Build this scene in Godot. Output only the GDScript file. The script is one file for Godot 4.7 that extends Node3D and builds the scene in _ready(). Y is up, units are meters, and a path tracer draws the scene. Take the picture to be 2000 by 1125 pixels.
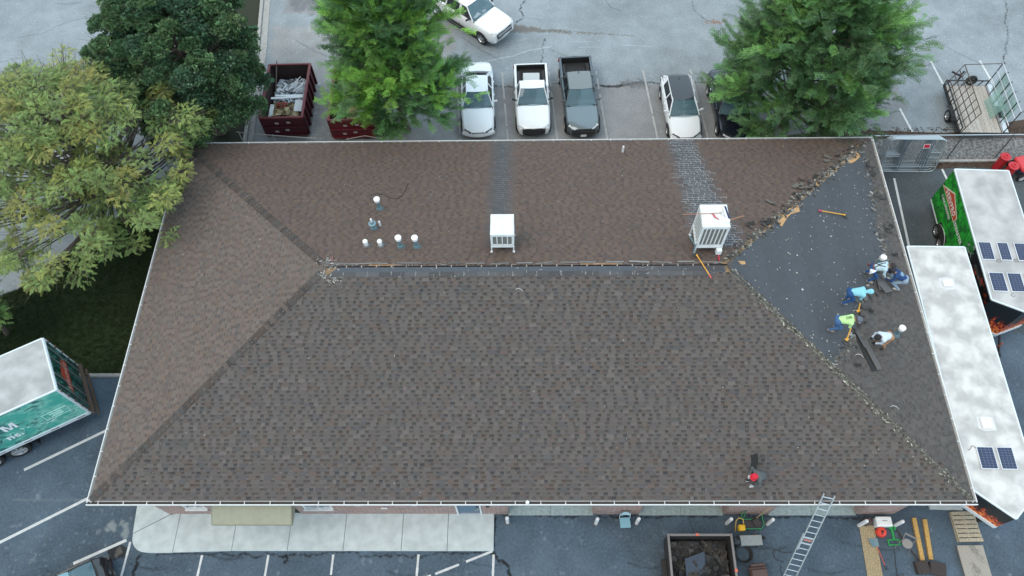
extends Node3D
# A hip roofed commercial building being reroofed, seen from a drone. Metres, y up; the building is centred on the origin, its front faces +z.

const W2 := 17.012      # half length of the eaves
const D2 := 8.905       # half depth of the eaves
const HE := 3.552       # eaves height
const HR := 6.423       # ridge height
const SL := (HR - HE) / D2

var used := {}
var mats := {}
var texs := {}


class MB:
	var v := PackedVector3Array()
	var n := PackedVector3Array()
	var c := PackedColorArray()
	var u := PackedVector2Array()
	var col := Color(1, 1, 1)

	func tri(a: Vector3, b: Vector3, d: Vector3, ua := Vector2(0, 1), ub := Vector2(1, 1), ud := Vector2(1, 0)) -> void:
		var nn := (b - a).cross(d - a).normalized()
		v.append(a); v.append(d); v.append(b)
		n.append(nn); n.append(nn); n.append(nn)
		c.append(col); c.append(col); c.append(col)
		u.append(ua); u.append(ud); u.append(ub)

	func quad(a: Vector3, b: Vector3, d: Vector3, e: Vector3) -> void:
		tri(a, b, d, Vector2(0, 1), Vector2(1, 1), Vector2(1, 0))
		tri(a, d, e, Vector2(0, 1), Vector2(1, 0), Vector2(0, 0))

	func face(p: Array, away: Vector3) -> void:
		var nn: Vector3 = (p[1] - p[0]).cross(p[2] - p[0])
		var m := Vector3.ZERO
		for q in p: m += q
		m /= p.size()
		var flip := nn.dot(m - away) < 0.0
		for i in range(1, p.size() - 1):
			if flip: tri(p[0], p[i + 1], p[i])
			else: tri(p[0], p[i], p[i + 1])

	# box with chamfered edges
	func box(o: Vector3, s: Vector3, b := Basis.IDENTITY, bev := 0.0) -> void:
		var h := s * 0.5
		var bv := minf(bev, minf(h.x, minf(h.y, h.z)) * 0.9)
		var P := func(x: float, y: float, z: float) -> Vector3: return o + b * Vector3(x, y, z)
		if bv <= 0.0:
			var q := []
			for k in 8: q.append(P.call(h.x * (1 if k & 1 else -1), h.y * (1 if k & 2 else -1), h.z * (1 if k & 4 else -1)))
			for f in [[0, 2, 3, 1], [4, 5, 7, 6], [0, 1, 5, 4], [2, 6, 7, 3], [0, 4, 6, 2], [1, 3, 7, 5]]:
				quad(q[f[0]], q[f[1]], q[f[2]], q[f[3]])
			return
		var i := h - Vector3(bv, bv, bv)
		var pt := []   # per corner the three points on the x, y and z faces
		for k in 8:
			var sx := 1.0 if k & 1 else -1.0
			var sy := 1.0 if k & 2 else -1.0
			var sz := 1.0 if k & 4 else -1.0
			pt.append([P.call(sx * h.x, sy * i.y, sz * i.z), P.call(sx * i.x, sy * h.y, sz * i.z), P.call(sx * i.x, sy * i.y, sz * h.z)])
		face([pt[0][0], pt[2][0], pt[6][0], pt[4][0]], o); face([pt[1][0], pt[3][0], pt[7][0], pt[5][0]], o)
		face([pt[0][1], pt[1][1], pt[5][1], pt[4][1]], o); face([pt[2][1], pt[3][1], pt[7][1], pt[6][1]], o)
		face([pt[0][2], pt[1][2], pt[3][2], pt[2][2]], o); face([pt[4][2], pt[5][2], pt[7][2], pt[6][2]], o)
		for e in [[0, 1, 1, 2], [2, 3, 1, 2], [4, 5, 1, 2], [6, 7, 1, 2], [0, 2, 0, 2], [1, 3, 0, 2], [4, 6, 0, 2], [5, 7, 0, 2], [0, 4, 0, 1], [1, 5, 0, 1], [2, 6, 0, 1], [3, 7, 0, 1]]:
			face([pt[e[0]][e[2]], pt[e[1]][e[2]], pt[e[1]][e[3]], pt[e[0]][e[3]]], o)
		for k in 8: face([pt[k][0], pt[k][1], pt[k][2]], o)

	# bar with a rectangular section between two points
	func bar(a: Vector3, b: Vector3, w: float, t: float, up := Vector3.UP, bev := 0.0) -> void:
		var z := (b - a).normalized()
		var x := up.cross(z)
		if x.length() < 0.01: x = Vector3.RIGHT.cross(z)
		if x.length() < 0.01: x = Vector3.FORWARD.cross(z)
		x = x.normalized()
		box((a + b) * 0.5, Vector3(w, t, a.distance_to(b)), Basis(x, z.cross(x), z), bev)

	# rows of points to a smooth sheet; ring: each row closes on itself
	func sheet(rows: Array, ring := false, flip := false) -> void:
		var R := rows.size()
		var C: int = rows[0].size()
		var nr := []
		for r in R:
			var a := PackedVector3Array()
			for k in C:
				var k0 := (k - 1 + C) % C if ring else maxi(k - 1, 0)
				var k1 := (k + 1) % C if ring else mini(k + 1, C - 1)
				var du: Vector3 = rows[r][k1] - rows[r][k0]
				var dv: Vector3 = rows[mini(r + 1, R - 1)][k] - rows[maxi(r - 1, 0)][k]
				if du.length_squared() < 1e-10:
					var rr := r - 1 if r > 0 else r + 1
					du = rows[rr][k1] - rows[rr][k0]
				var m := du.cross(dv).normalized()
				a.append(-m if flip else m)
			nr.append(a)
		for r in R - 1:
			for k in (C if ring else C - 1):
				var k1 := (k + 1) % C
				var ids := [[r, k], [r, k1], [r + 1, k1], [r, k], [r + 1, k1], [r + 1, k]]
				if not flip: ids = [[r, k], [r + 1, k1], [r, k1], [r, k], [r + 1, k], [r + 1, k1]]
				for q in ids:
					v.append(rows[q[0]][q[1]]); n.append(nr[q[0]][q[1]]); c.append(col)
					u.append(Vector2(float(q[1]) / (C - 1), float(q[0]) / (R - 1)))

	# round tube through points, r a number or one radius for each point
	func tube(p: Array, r: Variant, sides := 8, caps := true) -> void:
		var rows := []
		var x := Vector3.ZERO
		for i in p.size():
			var d: Vector3 = (p[mini(i + 1, p.size() - 1)] - p[maxi(i - 1, 0)]).normalized()
			if i == 0:
				x = d.cross(Vector3.UP if absf(d.y) < 0.9 else Vector3.RIGHT).normalized()
			x = (x - d * x.dot(d)).normalized()
			var y := d.cross(x)
			var rr: float = r[i] if r is Array or r is PackedFloat32Array else r
			var a := PackedVector3Array()
			for k in sides:
				var t := TAU * k / sides
				a.append(p[i] + (x * cos(t) + y * sin(t)) * rr)
			rows.append(a)
		sheet(rows, true)
		if caps:
			for e in [0, p.size() - 1]:
				var m: Vector3 = p[e]
				var inward: Vector3 = p[1] if e == 0 else p[e - 1]
				for k in sides: face([m, rows[e][k], rows[e][(k + 1) % sides]], inward)

	# profile of (radius, height) turned about the y axis of xf
	func lathe(prof: Array, seg := 20, xf := Transform3D.IDENTITY) -> void:
		for i in prof.size() - 1:
			var rows := []
			for j in [i, i + 1]:
				var a := PackedVector3Array()
				for k in seg:
					var t := TAU * k / seg
					a.append(xf * Vector3(cos(t) * prof[j].x, prof[j].y, sin(t) * prof[j].x))
				rows.append(a)
			sheet(rows, true)

	# flat polygon in plan (x, z) between two heights
	func prism(poly: PackedVector2Array, y0: float, y1: float, bottom := false, bev := 0.0) -> void:
		var p := poly
		if Geometry2D.is_polygon_clockwise(p): p.reverse()
		var top := p
		if bev > 0.0:
			var off := Geometry2D.offset_polygon(p, -bev, Geometry2D.JOIN_MITER)
			if off.size() == 1 and off[0].size() == p.size():
				top = off[0]
				var best := 0
				for i in top.size():
					if top[i].distance_to(p[0]) < top[best].distance_to(p[0]): best = i
				var t2 := PackedVector2Array()
				for i in top.size(): t2.append(top[(best + i) % top.size()])
				top = t2
		var idx := Geometry2D.triangulate_polygon(top)
		for i in range(0, idx.size(), 3):
			face([V(top[idx[i]], y1), V(top[idx[i + 1]], y1), V(top[idx[i + 2]], y1)], V(top[idx[i]], y1 - 1.0))
			if bottom: face([V(p[idx[i]], y0), V(p[idx[i + 1]], y0), V(p[idx[i + 2]], y0)], V(p[idx[i]], y0 + 1.0))
		var yb := y1 - bev if top != p else y1
		for i in p.size():
			var j := (i + 1) % p.size()
			var m := (p[i] + p[j]) * 0.5
			var d := (p[j] - p[i]).normalized()
			var inn := m + Vector2(-d.y, d.x) * 0.01
			face([V(p[i], y0), V(p[j], y0), V(p[j], yb), V(p[i], yb)], V(inn, (y0 + y1) * 0.5))
			if top != p: face([V(p[i], yb), V(p[j], yb), V(top[j], y1), V(top[i], y1)], V(inn, y0))

	static func V(q: Vector2, y: float) -> Vector3: return Vector3(q.x, y, q.y)

	func ball(o: Vector3, r: Vector3, seg := 12, rings := 8, b := Basis.IDENTITY) -> void:
		var rows := []
		for i in rings + 1:
			var t := PI * i / rings
			var a := PackedVector3Array()
			for k in seg:
				var f := TAU * k / seg
				a.append(o + b * Vector3(cos(f) * sin(t) * r.x, -cos(t) * r.y, sin(f) * sin(t) * r.z))
			rows.append(a)
		sheet(rows, true)

	func mesh() -> ArrayMesh:
		var a := []
		a.resize(Mesh.ARRAY_MAX)
		a[Mesh.ARRAY_VERTEX] = v; a[Mesh.ARRAY_NORMAL] = n; a[Mesh.ARRAY_COLOR] = c; a[Mesh.ARRAY_TEX_UV] = u
		var m := ArrayMesh.new()
		m.add_surface_from_arrays(Mesh.PRIMITIVE_TRIANGLES, a)
		return m


func numbered(called: String) -> String:
	var k: int = used.get(called, -1) + 1
	used[called] = k
	return called if k == 0 else "%s_%03d" % [called, k]

func tag(o: Node, label: String, category: String, group := "", kind := "") -> void:
	if label: o.set_meta("label", label)
	if category: o.set_meta("category", category)
	if group: o.set_meta("group", group)
	if kind: o.set_meta("kind", kind)

func thing(called: String, label: String, category: String, at := Vector3.ZERO, turn := 0.0, group := "") -> Node3D:
	var o := Node3D.new()
	o.name = numbered(called)
	add_child(o, true)
	o.position = at
	o.rotation.y = turn
	tag(o, label, category, group)
	return o

func put(mb: MB, called: String, m: Material, parent: Node) -> MeshInstance3D:
	return put_mesh(mb.mesh(), called, m, parent)

func put_mesh(me: Mesh, called: String, m: Material, parent: Node) -> MeshInstance3D:
	var o := MeshInstance3D.new()
	o.mesh = me
	o.material_override = m
	o.name = called if parent != self else numbered(called)
	parent.add_child(o, true)
	return o

func struct(mb: MB, called: String, m: Material) -> MeshInstance3D:
	var o := put(mb, called, m, self)
	o.set_meta("kind", "structure")
	return o

func one(mb: MB, called: String, m: Material, label: String, category: String, group := "") -> MeshInstance3D:
	var o := put(mb, called, m, self)
	tag(o, label, category, group)
	return o

# noise picture with linear factors from lo to hi; many materials share one
func ntex(called: String, freq: float, oct: int, lo: float, hi: float, sd := 1, size := 256, contrast := 1.0, stretch := 1.0) -> ImageTexture:
	if texs.has(called): return texs[called]
	var f := FastNoiseLite.new()
	f.noise_type = FastNoiseLite.TYPE_SIMPLEX_SMOOTH
	f.seed = sd
	f.frequency = freq
	f.fractal_octaves = oct
	var im := f.get_seamless_image(size, size)
	if stretch != 1.0:
		im.resize(size, int(size * stretch), Image.INTERPOLATE_LANCZOS)
		im.resize(size, size, Image.INTERPOLATE_LANCZOS)
	im.convert(Image.FORMAT_L8)
	var d := im.get_data()
	var lut := PackedByteArray()
	for i in 256:
		var t := clampf((i / 255.0 - 0.5) * contrast + 0.5, 0.0, 1.0)
		var g := lerpf(lo, hi, t)
		lut.append(int(255.0 * Color(g, g, g).linear_to_srgb().r))
	for i in d.size(): d[i] = lut[d[i]]
	var t := ImageTexture.create_from_image(Image.create_from_data(size, size, false, Image.FORMAT_L8, d))
	texs[called] = t
	return t

# a material of linear base colour; vertex colours multiply it
func mat(called: String, c: Color, rough := 0.8, metal := 0.0, tex: Texture2D = null, scale := 1.0, world := false) -> StandardMaterial3D:
	if mats.has(called): return mats[called]
	var m := StandardMaterial3D.new()
	m.resource_name = called
	m.albedo_color = c.linear_to_srgb()
	m.roughness = rough
	m.metallic = metal
	m.vertex_color_use_as_albedo = true
	if tex:
		m.albedo_texture = tex
		m.uv1_triplanar = true
		m.uv1_world_triplanar = world
		m.uv1_scale = Vector3.ONE * scale
	mats[called] = m
	return m

func paint(called: String, c: Color, rough := 0.28, metal := 0.0) -> StandardMaterial3D:
	var m := mat(called, c, rough, metal)
	m.clearcoat_enabled = true
	m.clearcoat = 0.7
	m.clearcoat_roughness = 0.08
	return m

func glass(called: String, c: Color, alpha: float) -> StandardMaterial3D:
	if mats.has(called): return mats[called]
	var m := mat(called, c, 0.04)
	m.transparency = BaseMaterial3D.TRANSPARENCY_ALPHA
	var k := c.linear_to_srgb()
	k.a = alpha
	m.albedo_color = k
	m.vertex_color_use_as_albedo = false
	return m

func rgen(sd: int) -> RandomNumberGenerator:
	var r := RandomNumberGenerator.new()
	r.seed = sd
	return r

func lift(x: float, z: float) -> float:      # height of the roof plane
	return HE + SL * minf(D2 - absf(z), W2 - absf(x))

func on_roof(x: float, z: float, up := 0.0) -> Vector3:
	return Vector3(x, lift(x, z) + up, z)

func roof_normal(x: float, z: float) -> Vector3:
	if D2 - absf(z) < W2 - absf(x): return Vector3(0, 1, SL * signf(z)).normalized()
	return Vector3(SL * signf(x), 1, 0).normalized()

# basis whose y stands on the slope and whose z, seen in plan, points along turn
func roof_basis(x: float, z: float, turn: float) -> Basis:
	var y := roof_normal(x, z)
	var f := Vector3(sin(turn), 0, cos(turn))
	var xx := y.cross(f).normalized()
	return Basis(xx, y, xx.cross(y))

func col(a: float, b: float, d: float) -> Color: return Color(a, b, d)
func grey(a: float) -> Color: return Color(a, a, a)


func _ready() -> void:
	# camera: a drone 33 m up in front of the building, looking down at 61 degrees
	var cam := Camera3D.new()
	cam.name = "camera"
	add_child(cam)
	cam.position = Vector3(-0.05, 33.10, 15.76)
	cam.rotation_order = EULER_ORDER_YXZ
	cam.rotation = Vector3(-1.0661, 0.0352, -0.0360)
	cam.fov = 41.233
	cam.near = 0.5
	cam.far = 900.0
	cam.current = true
	# sky and light: bright overcast
	var env := Environment.new()
	env.background_mode = Environment.BG_SKY
	var sm := ProceduralSkyMaterial.new()
	sm.sky_top_color = Color(0.77, 0.86, 0.93)
	sm.sky_horizon_color = Color(0.76, 0.83, 0.88)
	sm.ground_horizon_color = Color(0.55, 0.57, 0.58)
	sm.ground_bottom_color = Color(0.30, 0.31, 0.31)
	sm.sky_energy_multiplier = 1.15
	var sky := Sky.new()
	sky.sky_material = sm
	env.sky = sky
	env.tonemap_mode = Environment.TONE_MAPPER_LINEAR
	env.tonemap_exposure = 1.57
	env.sdfgi_enabled = true
	env.ssao_enabled = true
	env.ssil_enabled = true
	var we := WorldEnvironment.new()
	we.name = "world"
	we.environment = env
	add_child(we)
	var sun := DirectionalLight3D.new()
	sun.name = "sun"
	sun.light_color = Color(1.0, 0.975, 0.94)
	sun.light_energy = 0.35
	sun.light_angular_distance = 40.0
	sun.shadow_enabled = true
	add_child(sun)
	sun.rotation = Vector3(-1.05, -1.15, 0)

	build_ground()
	build_building()
	build_roof()
	build_roof_things()
	build_vehicles()
	build_trailers()
	build_yard()
	build_trees()
	build_people()
	build_litter()


# ---------------------------------------------------------------- ground
const GX := -36.0
const GZ := -27.0
const GW := 72.0
const GH := 42.0
const GS := 24.0        # texture pixels per metre

func noise_bytes(sd: int, freq: float, oct: int, w: int, h: int) -> PackedByteArray:
	var f := FastNoiseLite.new()
	f.noise_type = FastNoiseLite.TYPE_SIMPLEX_SMOOTH
	f.seed = sd
	f.frequency = freq
	f.fractal_octaves = oct
	var im := f.get_image(w, h)
	im.convert(Image.FORMAT_L8)
	return im.get_data()

# what the paving is made of, piece by piece, with wear, cracks, stains and spilt sealer
func paving_texture() -> ImageTexture:
	var w := int(GW * GS)
	var h := int(GH * GS)
	var region := Image.create(w, h, false, Image.FORMAT_L8)
	var R := func(x0: float, z0: float, x1: float, z1: float, k: int) -> void:
		region.fill_rect(Rect2i(int((x0 - GX) * GS), int((z0 - GZ) * GS), int((x1 - x0) * GS), int((z1 - z0) * GS)), Color8(k, k, k))
	R.call(-4.4, -15.85, 21.0, -9.0, 1)     # older stalls behind the building
	R.call(-15.6, -21.0, -4.4, -9.0, 2)     # worn concrete coloured pad below the dumpsters
	R.call(-15.2, -24.5, -11.5, -21.9, 1)
	R.call(-36.0, 2.0, 36.0, 15.0, 3)       # sealed front lot
	R.call(15.0, -9.9, 36.0, 15.0, 4)       # right hand lot
	R.call(-20.0, 2.0, 20.4, 15.0, 3)
	R.call(17.0, 0.0, 36.0, 15.0, 3)
	var reg := region.get_data()
	var n1 := noise_bytes(3, 0.006, 4, w, h)
	var n2 := noise_bytes(9, 0.035, 4, w, h)
	var n3 := noise_bytes(17, 0.32, 2, w, h)
	var n4 := noise_bytes(29, 0.055, 3, w, h)
	var base := [[0.250, 0.282, 0.300], [0.238, 0.242, 0.243], [0.272, 0.278, 0.278], [0.074, 0.106, 0.138], [0.070, 0.084, 0.093]]
	var light := [0.10, 0.10, 0.12, 0.16, 0.12]
	var lut := PackedByteArray()
	for i in 2048: lut.append(int(255.0 * Color(i / 2047.0, 0, 0).linear_to_srgb().r))
	var out := PackedByteArray()
	out.resize(w * h * 3)
	var o := 0
	var last := w * h - 1
	for i in w * h:
		var r: int = reg[clampi(i + ((n1[i] - 128) >> 2) + (n3[i] - 128) / 24 + (((n2[i] - 128) + (n3[i] - 128) / 3) / 14) * w, 0, last)]
		var bb: Array = base[r]
		var a := (n1[i] - 128) * 0.0016 + (n2[i] - 128) * 0.0010 + (n3[i] - 128) * 0.0016
		var k := 1.0 + a * (1.0 if r < 3 else 1.35)
		var s := 0.0
		if n4[i] > 196: s = minf((n4[i] - 196) * 0.012, 0.5) * light[r] * (0.4 + n3[i] * 0.006)
		out[o] = lut[clampi(int((bb[0] * k + s) * 2047.0), 4, 2047)]
		out[o + 1] = lut[clampi(int((bb[1] * k + s) * 2047.0), 4, 2047)]
		out[o + 2] = lut[clampi(int((bb[2] * k + s) * 2047.0), 4, 2047)]
		o += 3
	var im := Image.create_from_data(w, h, false, Image.FORMAT_RGB8, out)
	var rg := rgen(5)
	# cracks: points in metres, width in pixels, how dark
	for k in [
		[[0, -23, -0.3, -22.1, -0.1, -21.4, -0.5, -20.9], 1.6, 0.5],
		[[1.25, -19.7, 1.1, -18.8, 1.06, -17.5, 1.33, -16.1], 1.4, 0.5],
		[[5.0, -23, 5.5, -22.2, 5.9, -21.9], 1.2, 0.55],
		[[10.4, -22.9, 10.5, -21.9, 10.9, -21.2, 11.8, -20.8, 12.0, -20.1, 12.2, -19.0, 12.6, -18.4], 1.3, 0.6],
		[[-3.9, -15.95, -1.5, -15.85, 1.6, -15.94, 4.3, -15.83, 5.2, -15.78, 6.2, -15.96, 7.2, -16.05, 8.1, -15.97, 11, -15.9], 1.8, 0.5],
		[[4.2, -15.8, 5.1, -15.7, 6.2, -15.9, 7.0, -15.95], 3.5, 0.66],
		[[-12, -14.2, -10.9, -14.15, -9, -14.1], 1.2, 0.6], [[-12, -17.6, -9, -17.5], 1.2, 0.7],
		[[-31, -20.2, -29.6, -20.6, -28.2, -21.6, -26.2, -21.9], 1.2, 0.62], [[-31.5, -18.2, -30, -18.6], 1.0, 0.6],
		[[29.6, -22.6, 28.9, -20.3, 28.2, -18.2, 27.8, -17.0], 1.5, 0.62],
		[[20.4, -18.6, 22.2, -18.3, 23.6, -17.6], 1.0, 0.7],
		[[-1.39, 10.0, -1.07, 10.34, -0.75, 10.64, -0.64, 11.2, -0.4, 12.5], 2.6, 0.45],
		[[-16.4, 11.4, -16.34, 10.86, -16.3, 10.4, -16.1, 10.05], 2.4, 0.4],
		[[6.8, 8.6, 6.9, 9.0, 6.85, 9.5], 1.2, 0.5], [[-10.2, 10.2, -10.0, 10.15, -10.1, 10.5], 2.0, 0.35],
		[[-1.4, 8.5, -1.42, 9.3, -1.38, 10.0], 2.4, 0.4], [[-1.4, 10.05, -4.0, 10.12, -7.0, 10.08, -11.0, 10.12, -15.5, 10.16], 1.6, 0.5],
		[[-1.0, 8.5, 3.0, 8.52, 8.0, 8.5, 14.0, 8.54], 1.8, 0.5],
	]:
		crack(im, k[0], k[1], k[2], rg)
	# dried run-off: brown grey with an edge
	for i in 420:
		var t := rg.randf()
		var x := lerpf(-0.9, 6.6, t * t)
		var zc := -20.55 + 0.75 * (x + 0.8) / 7.3
		blot(im, x, zc + rg.randfn(0, 0.13 * (1.15 - t)), rg.randf_range(0.06, 0.20) * (1.25 - t), col(0.155, 0.145, 0.13), 0.5)
	for i in 60: blot(im, rg.randf_range(-3.6, -0.9), -19.2 + rg.randfn(0, 0.2), rg.randf_range(0.03, 0.1), col(0.2, 0.2, 0.2), 0.35)
	for i in 40: blot(im, rg.randf_range(11.0, 12.2), -20.9 + rg.randfn(0, 0.1), rg.randf_range(0.03, 0.12), col(0.24, 0.14, 0.09), 0.5)
	for i in 90: blot(im, rg.randf_range(5.6, 7.2), -15.9 + rg.randfn(0, 0.16), rg.randf_range(0.04, 0.14), col(0.13, 0.13, 0.13), 0.5)
	for i in 120: blot(im, rg.randf_range(-14.6, -11.8), -22.9 + rg.randfn(0, 0.35), rg.randf_range(0.1, 0.28), col(0.16, 0.165, 0.17), 0.5)
	# oil and patch near the corner of the pavement
	for i in 70: blot(im, -17.2 + rg.randfn(0, 0.16), 9.98 + rg.randfn(0, 0.12), rg.randf_range(0.06, 0.16), col(0.02, 0.022, 0.026), 0.8)
	for i in 24: blot(im, -17.12 + rg.randfn(0, 0.07), 10.02 + rg.randfn(0, 0.06), rg.randf_range(0.05, 0.11), col(0.10, 0.09, 0.075), 0.7)
	# spilt sealer and paint, pale blots with soft outlines
	for b in [[-17.75, 8.95, 0.15], [-17.6, 9.05, 0.16], [-17.85, 9.1, 0.1], [-17.0, 9.2, 0.12], [-17.1, 8.95, 0.13], [-17.05, 9.35, 0.13], [-17.25, 8.85, 0.09]]:
		for i in 8: blot(im, b[0] + rg.randfn(0, 0.06), b[1] + rg.randfn(0, 0.06), b[2] * rg.randf_range(0.5, 1.0), col(0.22, 0.25, 0.26), 0.6)
	for i in 150: blot(im, rg.randf_range(-22, -16.6), rg.randf_range(7.0, 11.0), rg.randf_range(0.02, 0.07), col(0.19, 0.22, 0.24), 0.5)
	for i in 700: blot(im, rg.randf_range(-17, 17), rg.randf_range(8.7, 11.5), rg.randf_range(0.015, 0.06), col(0.15, 0.18, 0.2), 0.35)
	# white scraps, tyre scuffs and scrape marks on the rear lot
	for i in 330: blot(im, rg.randf_range(-33, 31), rg.randf_range(-24.5, -15.5), rg.randf_range(0.015, 0.055), col(0.52, 0.54, 0.55), 0.55)
	for i in 170: blot(im, rg.randf_range(-12.4, -8), rg.randf_range(-20.5, -11.5), rg.randf_range(0.02, 0.07), col(0.6, 0.6, 0.6), 0.6)
	for i in 46:
		var x := rg.randf_range(-12, 24)
		var z := rg.randf_range(-24, -17)
		var a := rg.randfn(0.1, 0.35)
		var l := rg.randf_range(0.4, 1.8)
		crack(im, [x, z, x + cos(a) * l * 0.5, z + sin(a) * l * 0.5 + rg.randfn(0, 0.03), x + cos(a) * l, z + sin(a) * l], 0.8, 1.3, rg)
	for i in 26:
		var x := rg.randf_range(-30, 26)
		var z := rg.randf_range(-24, -16)
		var a := rg.randfn(0.2, 0.5)
		var l := rg.randf_range(1.0, 3.5)
		crack(im, [x, z, x + cos(a) * l * 0.5, z + sin(a) * l * 0.5 + 0.1, x + cos(a) * l, z + sin(a) * l], 2.5, 0.92, rg)
	crack(im, [-4.1, -17.25, -2.9, -17.6, -1.96, -17.9, -0.75, -18.2, 0.47, -18.73, 1.7, -18.95], 1.2, 1.7, rg)
	crack(im, [5.8, -19.05, 7.6, -18.9], 0.9, 1.4, rg)
	for i in 240: blot(im, lerpf(-22.3, -18.9, rg.randf()), 7.85 + rg.randfn(0, 0.025), rg.randf_range(0.03, 0.06), col(0.15, 0.18, 0.2), 0.25)
	for i in 24:        # old tyre arcs on the sealed lot
		var x := rg.randf_range(-20, 16)
		var z := rg.randf_range(9.0, 12.0)
		crack(im, [x, z, x + 0.5, z + 0.16, x + 1.0, z + 0.2, x + 1.5, z + 0.1], 2.0, 0.86, rg)
	return ImageTexture.create_from_image(im)

func crack(im: Image, p: Array, width: float, f: float, rg: RandomNumberGenerator) -> void:
	for i in range(0, p.size() - 2, 2):
		var a := Vector2((p[i] - GX) * GS, (p[i + 1] - GZ) * GS)
		var b := Vector2((p[i + 2] - GX) * GS, (p[i + 3] - GZ) * GS)
		var L := a.distance_to(b)
		var wob := 0.0
		for s in int(L):
			wob = clampf(wob + rg.randfn(0, 0.5 if f < 0.8 else 0.1), -2.5, 2.5)
			var q := a.lerp(b, s / L) + (b - a).orthogonal().normalized() * wob
			var ww := width * rg.randf_range(0.5, 1.15)
			for dx in range(-int(ww * 0.5 + 0.5), int(ww * 0.5 + 0.5) + 1):
				for dy in range(-int(ww * 0.5 + 0.5), int(ww * 0.5 + 0.5) + 1):
					if Vector2(dx, dy).length() > ww * 0.5 + 0.3: continue
					var x := int(q.x) + dx
					var y := int(q.y) + dy
					if x < 0 or y < 0 or x >= im.get_width() or y >= im.get_height(): continue
					var cc := im.get_pixel(x, y)
					im.set_pixel(x, y, Color(minf(cc.r * sqrt(f), 1), minf(cc.g * sqrt(f), 1), minf(cc.b * sqrt(f), 1)))

func blot(im: Image, mx: float, mz: float, r: float, cl: Color, k: float) -> void:
	var s := cl.linear_to_srgb()
	var px := (mx - GX) * GS
	var pz := (mz - GZ) * GS
	var rr := maxf(r * GS, 0.6)
	for x in range(maxi(int(px - rr), 0), mini(int(px + rr) + 1, im.get_width())):
		for y in range(maxi(int(pz - rr), 0), mini(int(pz + rr) + 1, im.get_height())):
			var d := Vector2(x + 0.5 - px, y + 0.5 - pz).length() / rr
			if d < 1.0: im.set_pixel(x, y, im.get_pixel(x, y).lerp(s, k * minf(1.0, (1.0 - d) * 2.5)))

func sheet_at(poly: PackedVector2Array, y: float) -> MB:
	var mb := MB.new()
	var idx := Geometry2D.triangulate_polygon(poly)
	for i in range(0, idx.size(), 3):
		mb.face([MB.V(poly[idx[i]], y), MB.V(poly[idx[i + 1]], y), MB.V(poly[idx[i + 2]], y)], MB.V(poly[idx[i]], y - 1))
	return mb

# painted stripe with chipped edges
func stripe(mb: MB, a: Vector2, b: Vector2, w: float, rg: RandomNumberGenerator, y := 0.004, chip := 0.12) -> void:
	var d := (b - a).normalized()
	var s := d.orthogonal() * w * 0.5
	var L := a.distance_to(b)
	var t := 0.0
	while t < L:
		var t2 := minf(t + rg.randf_range(0.12, 0.4), L)
		if rg.randf() > chip * 0.35:
			var e0 := s * rg.randf_range(1.0 - chip, 1.0)
			var e1 := s * rg.randf_range(1.0 - chip, 1.0)
			mb.col = grey(rg.randf_range(0.86, 1.0))
			mb.face([MB.V(a + d * t - e0, y), MB.V(a + d * t + e0, y), MB.V(a + d * t2 + e1, y), MB.V(a + d * t2 - e1, y)], MB.V(a, y - 1))
		t = t2

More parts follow.
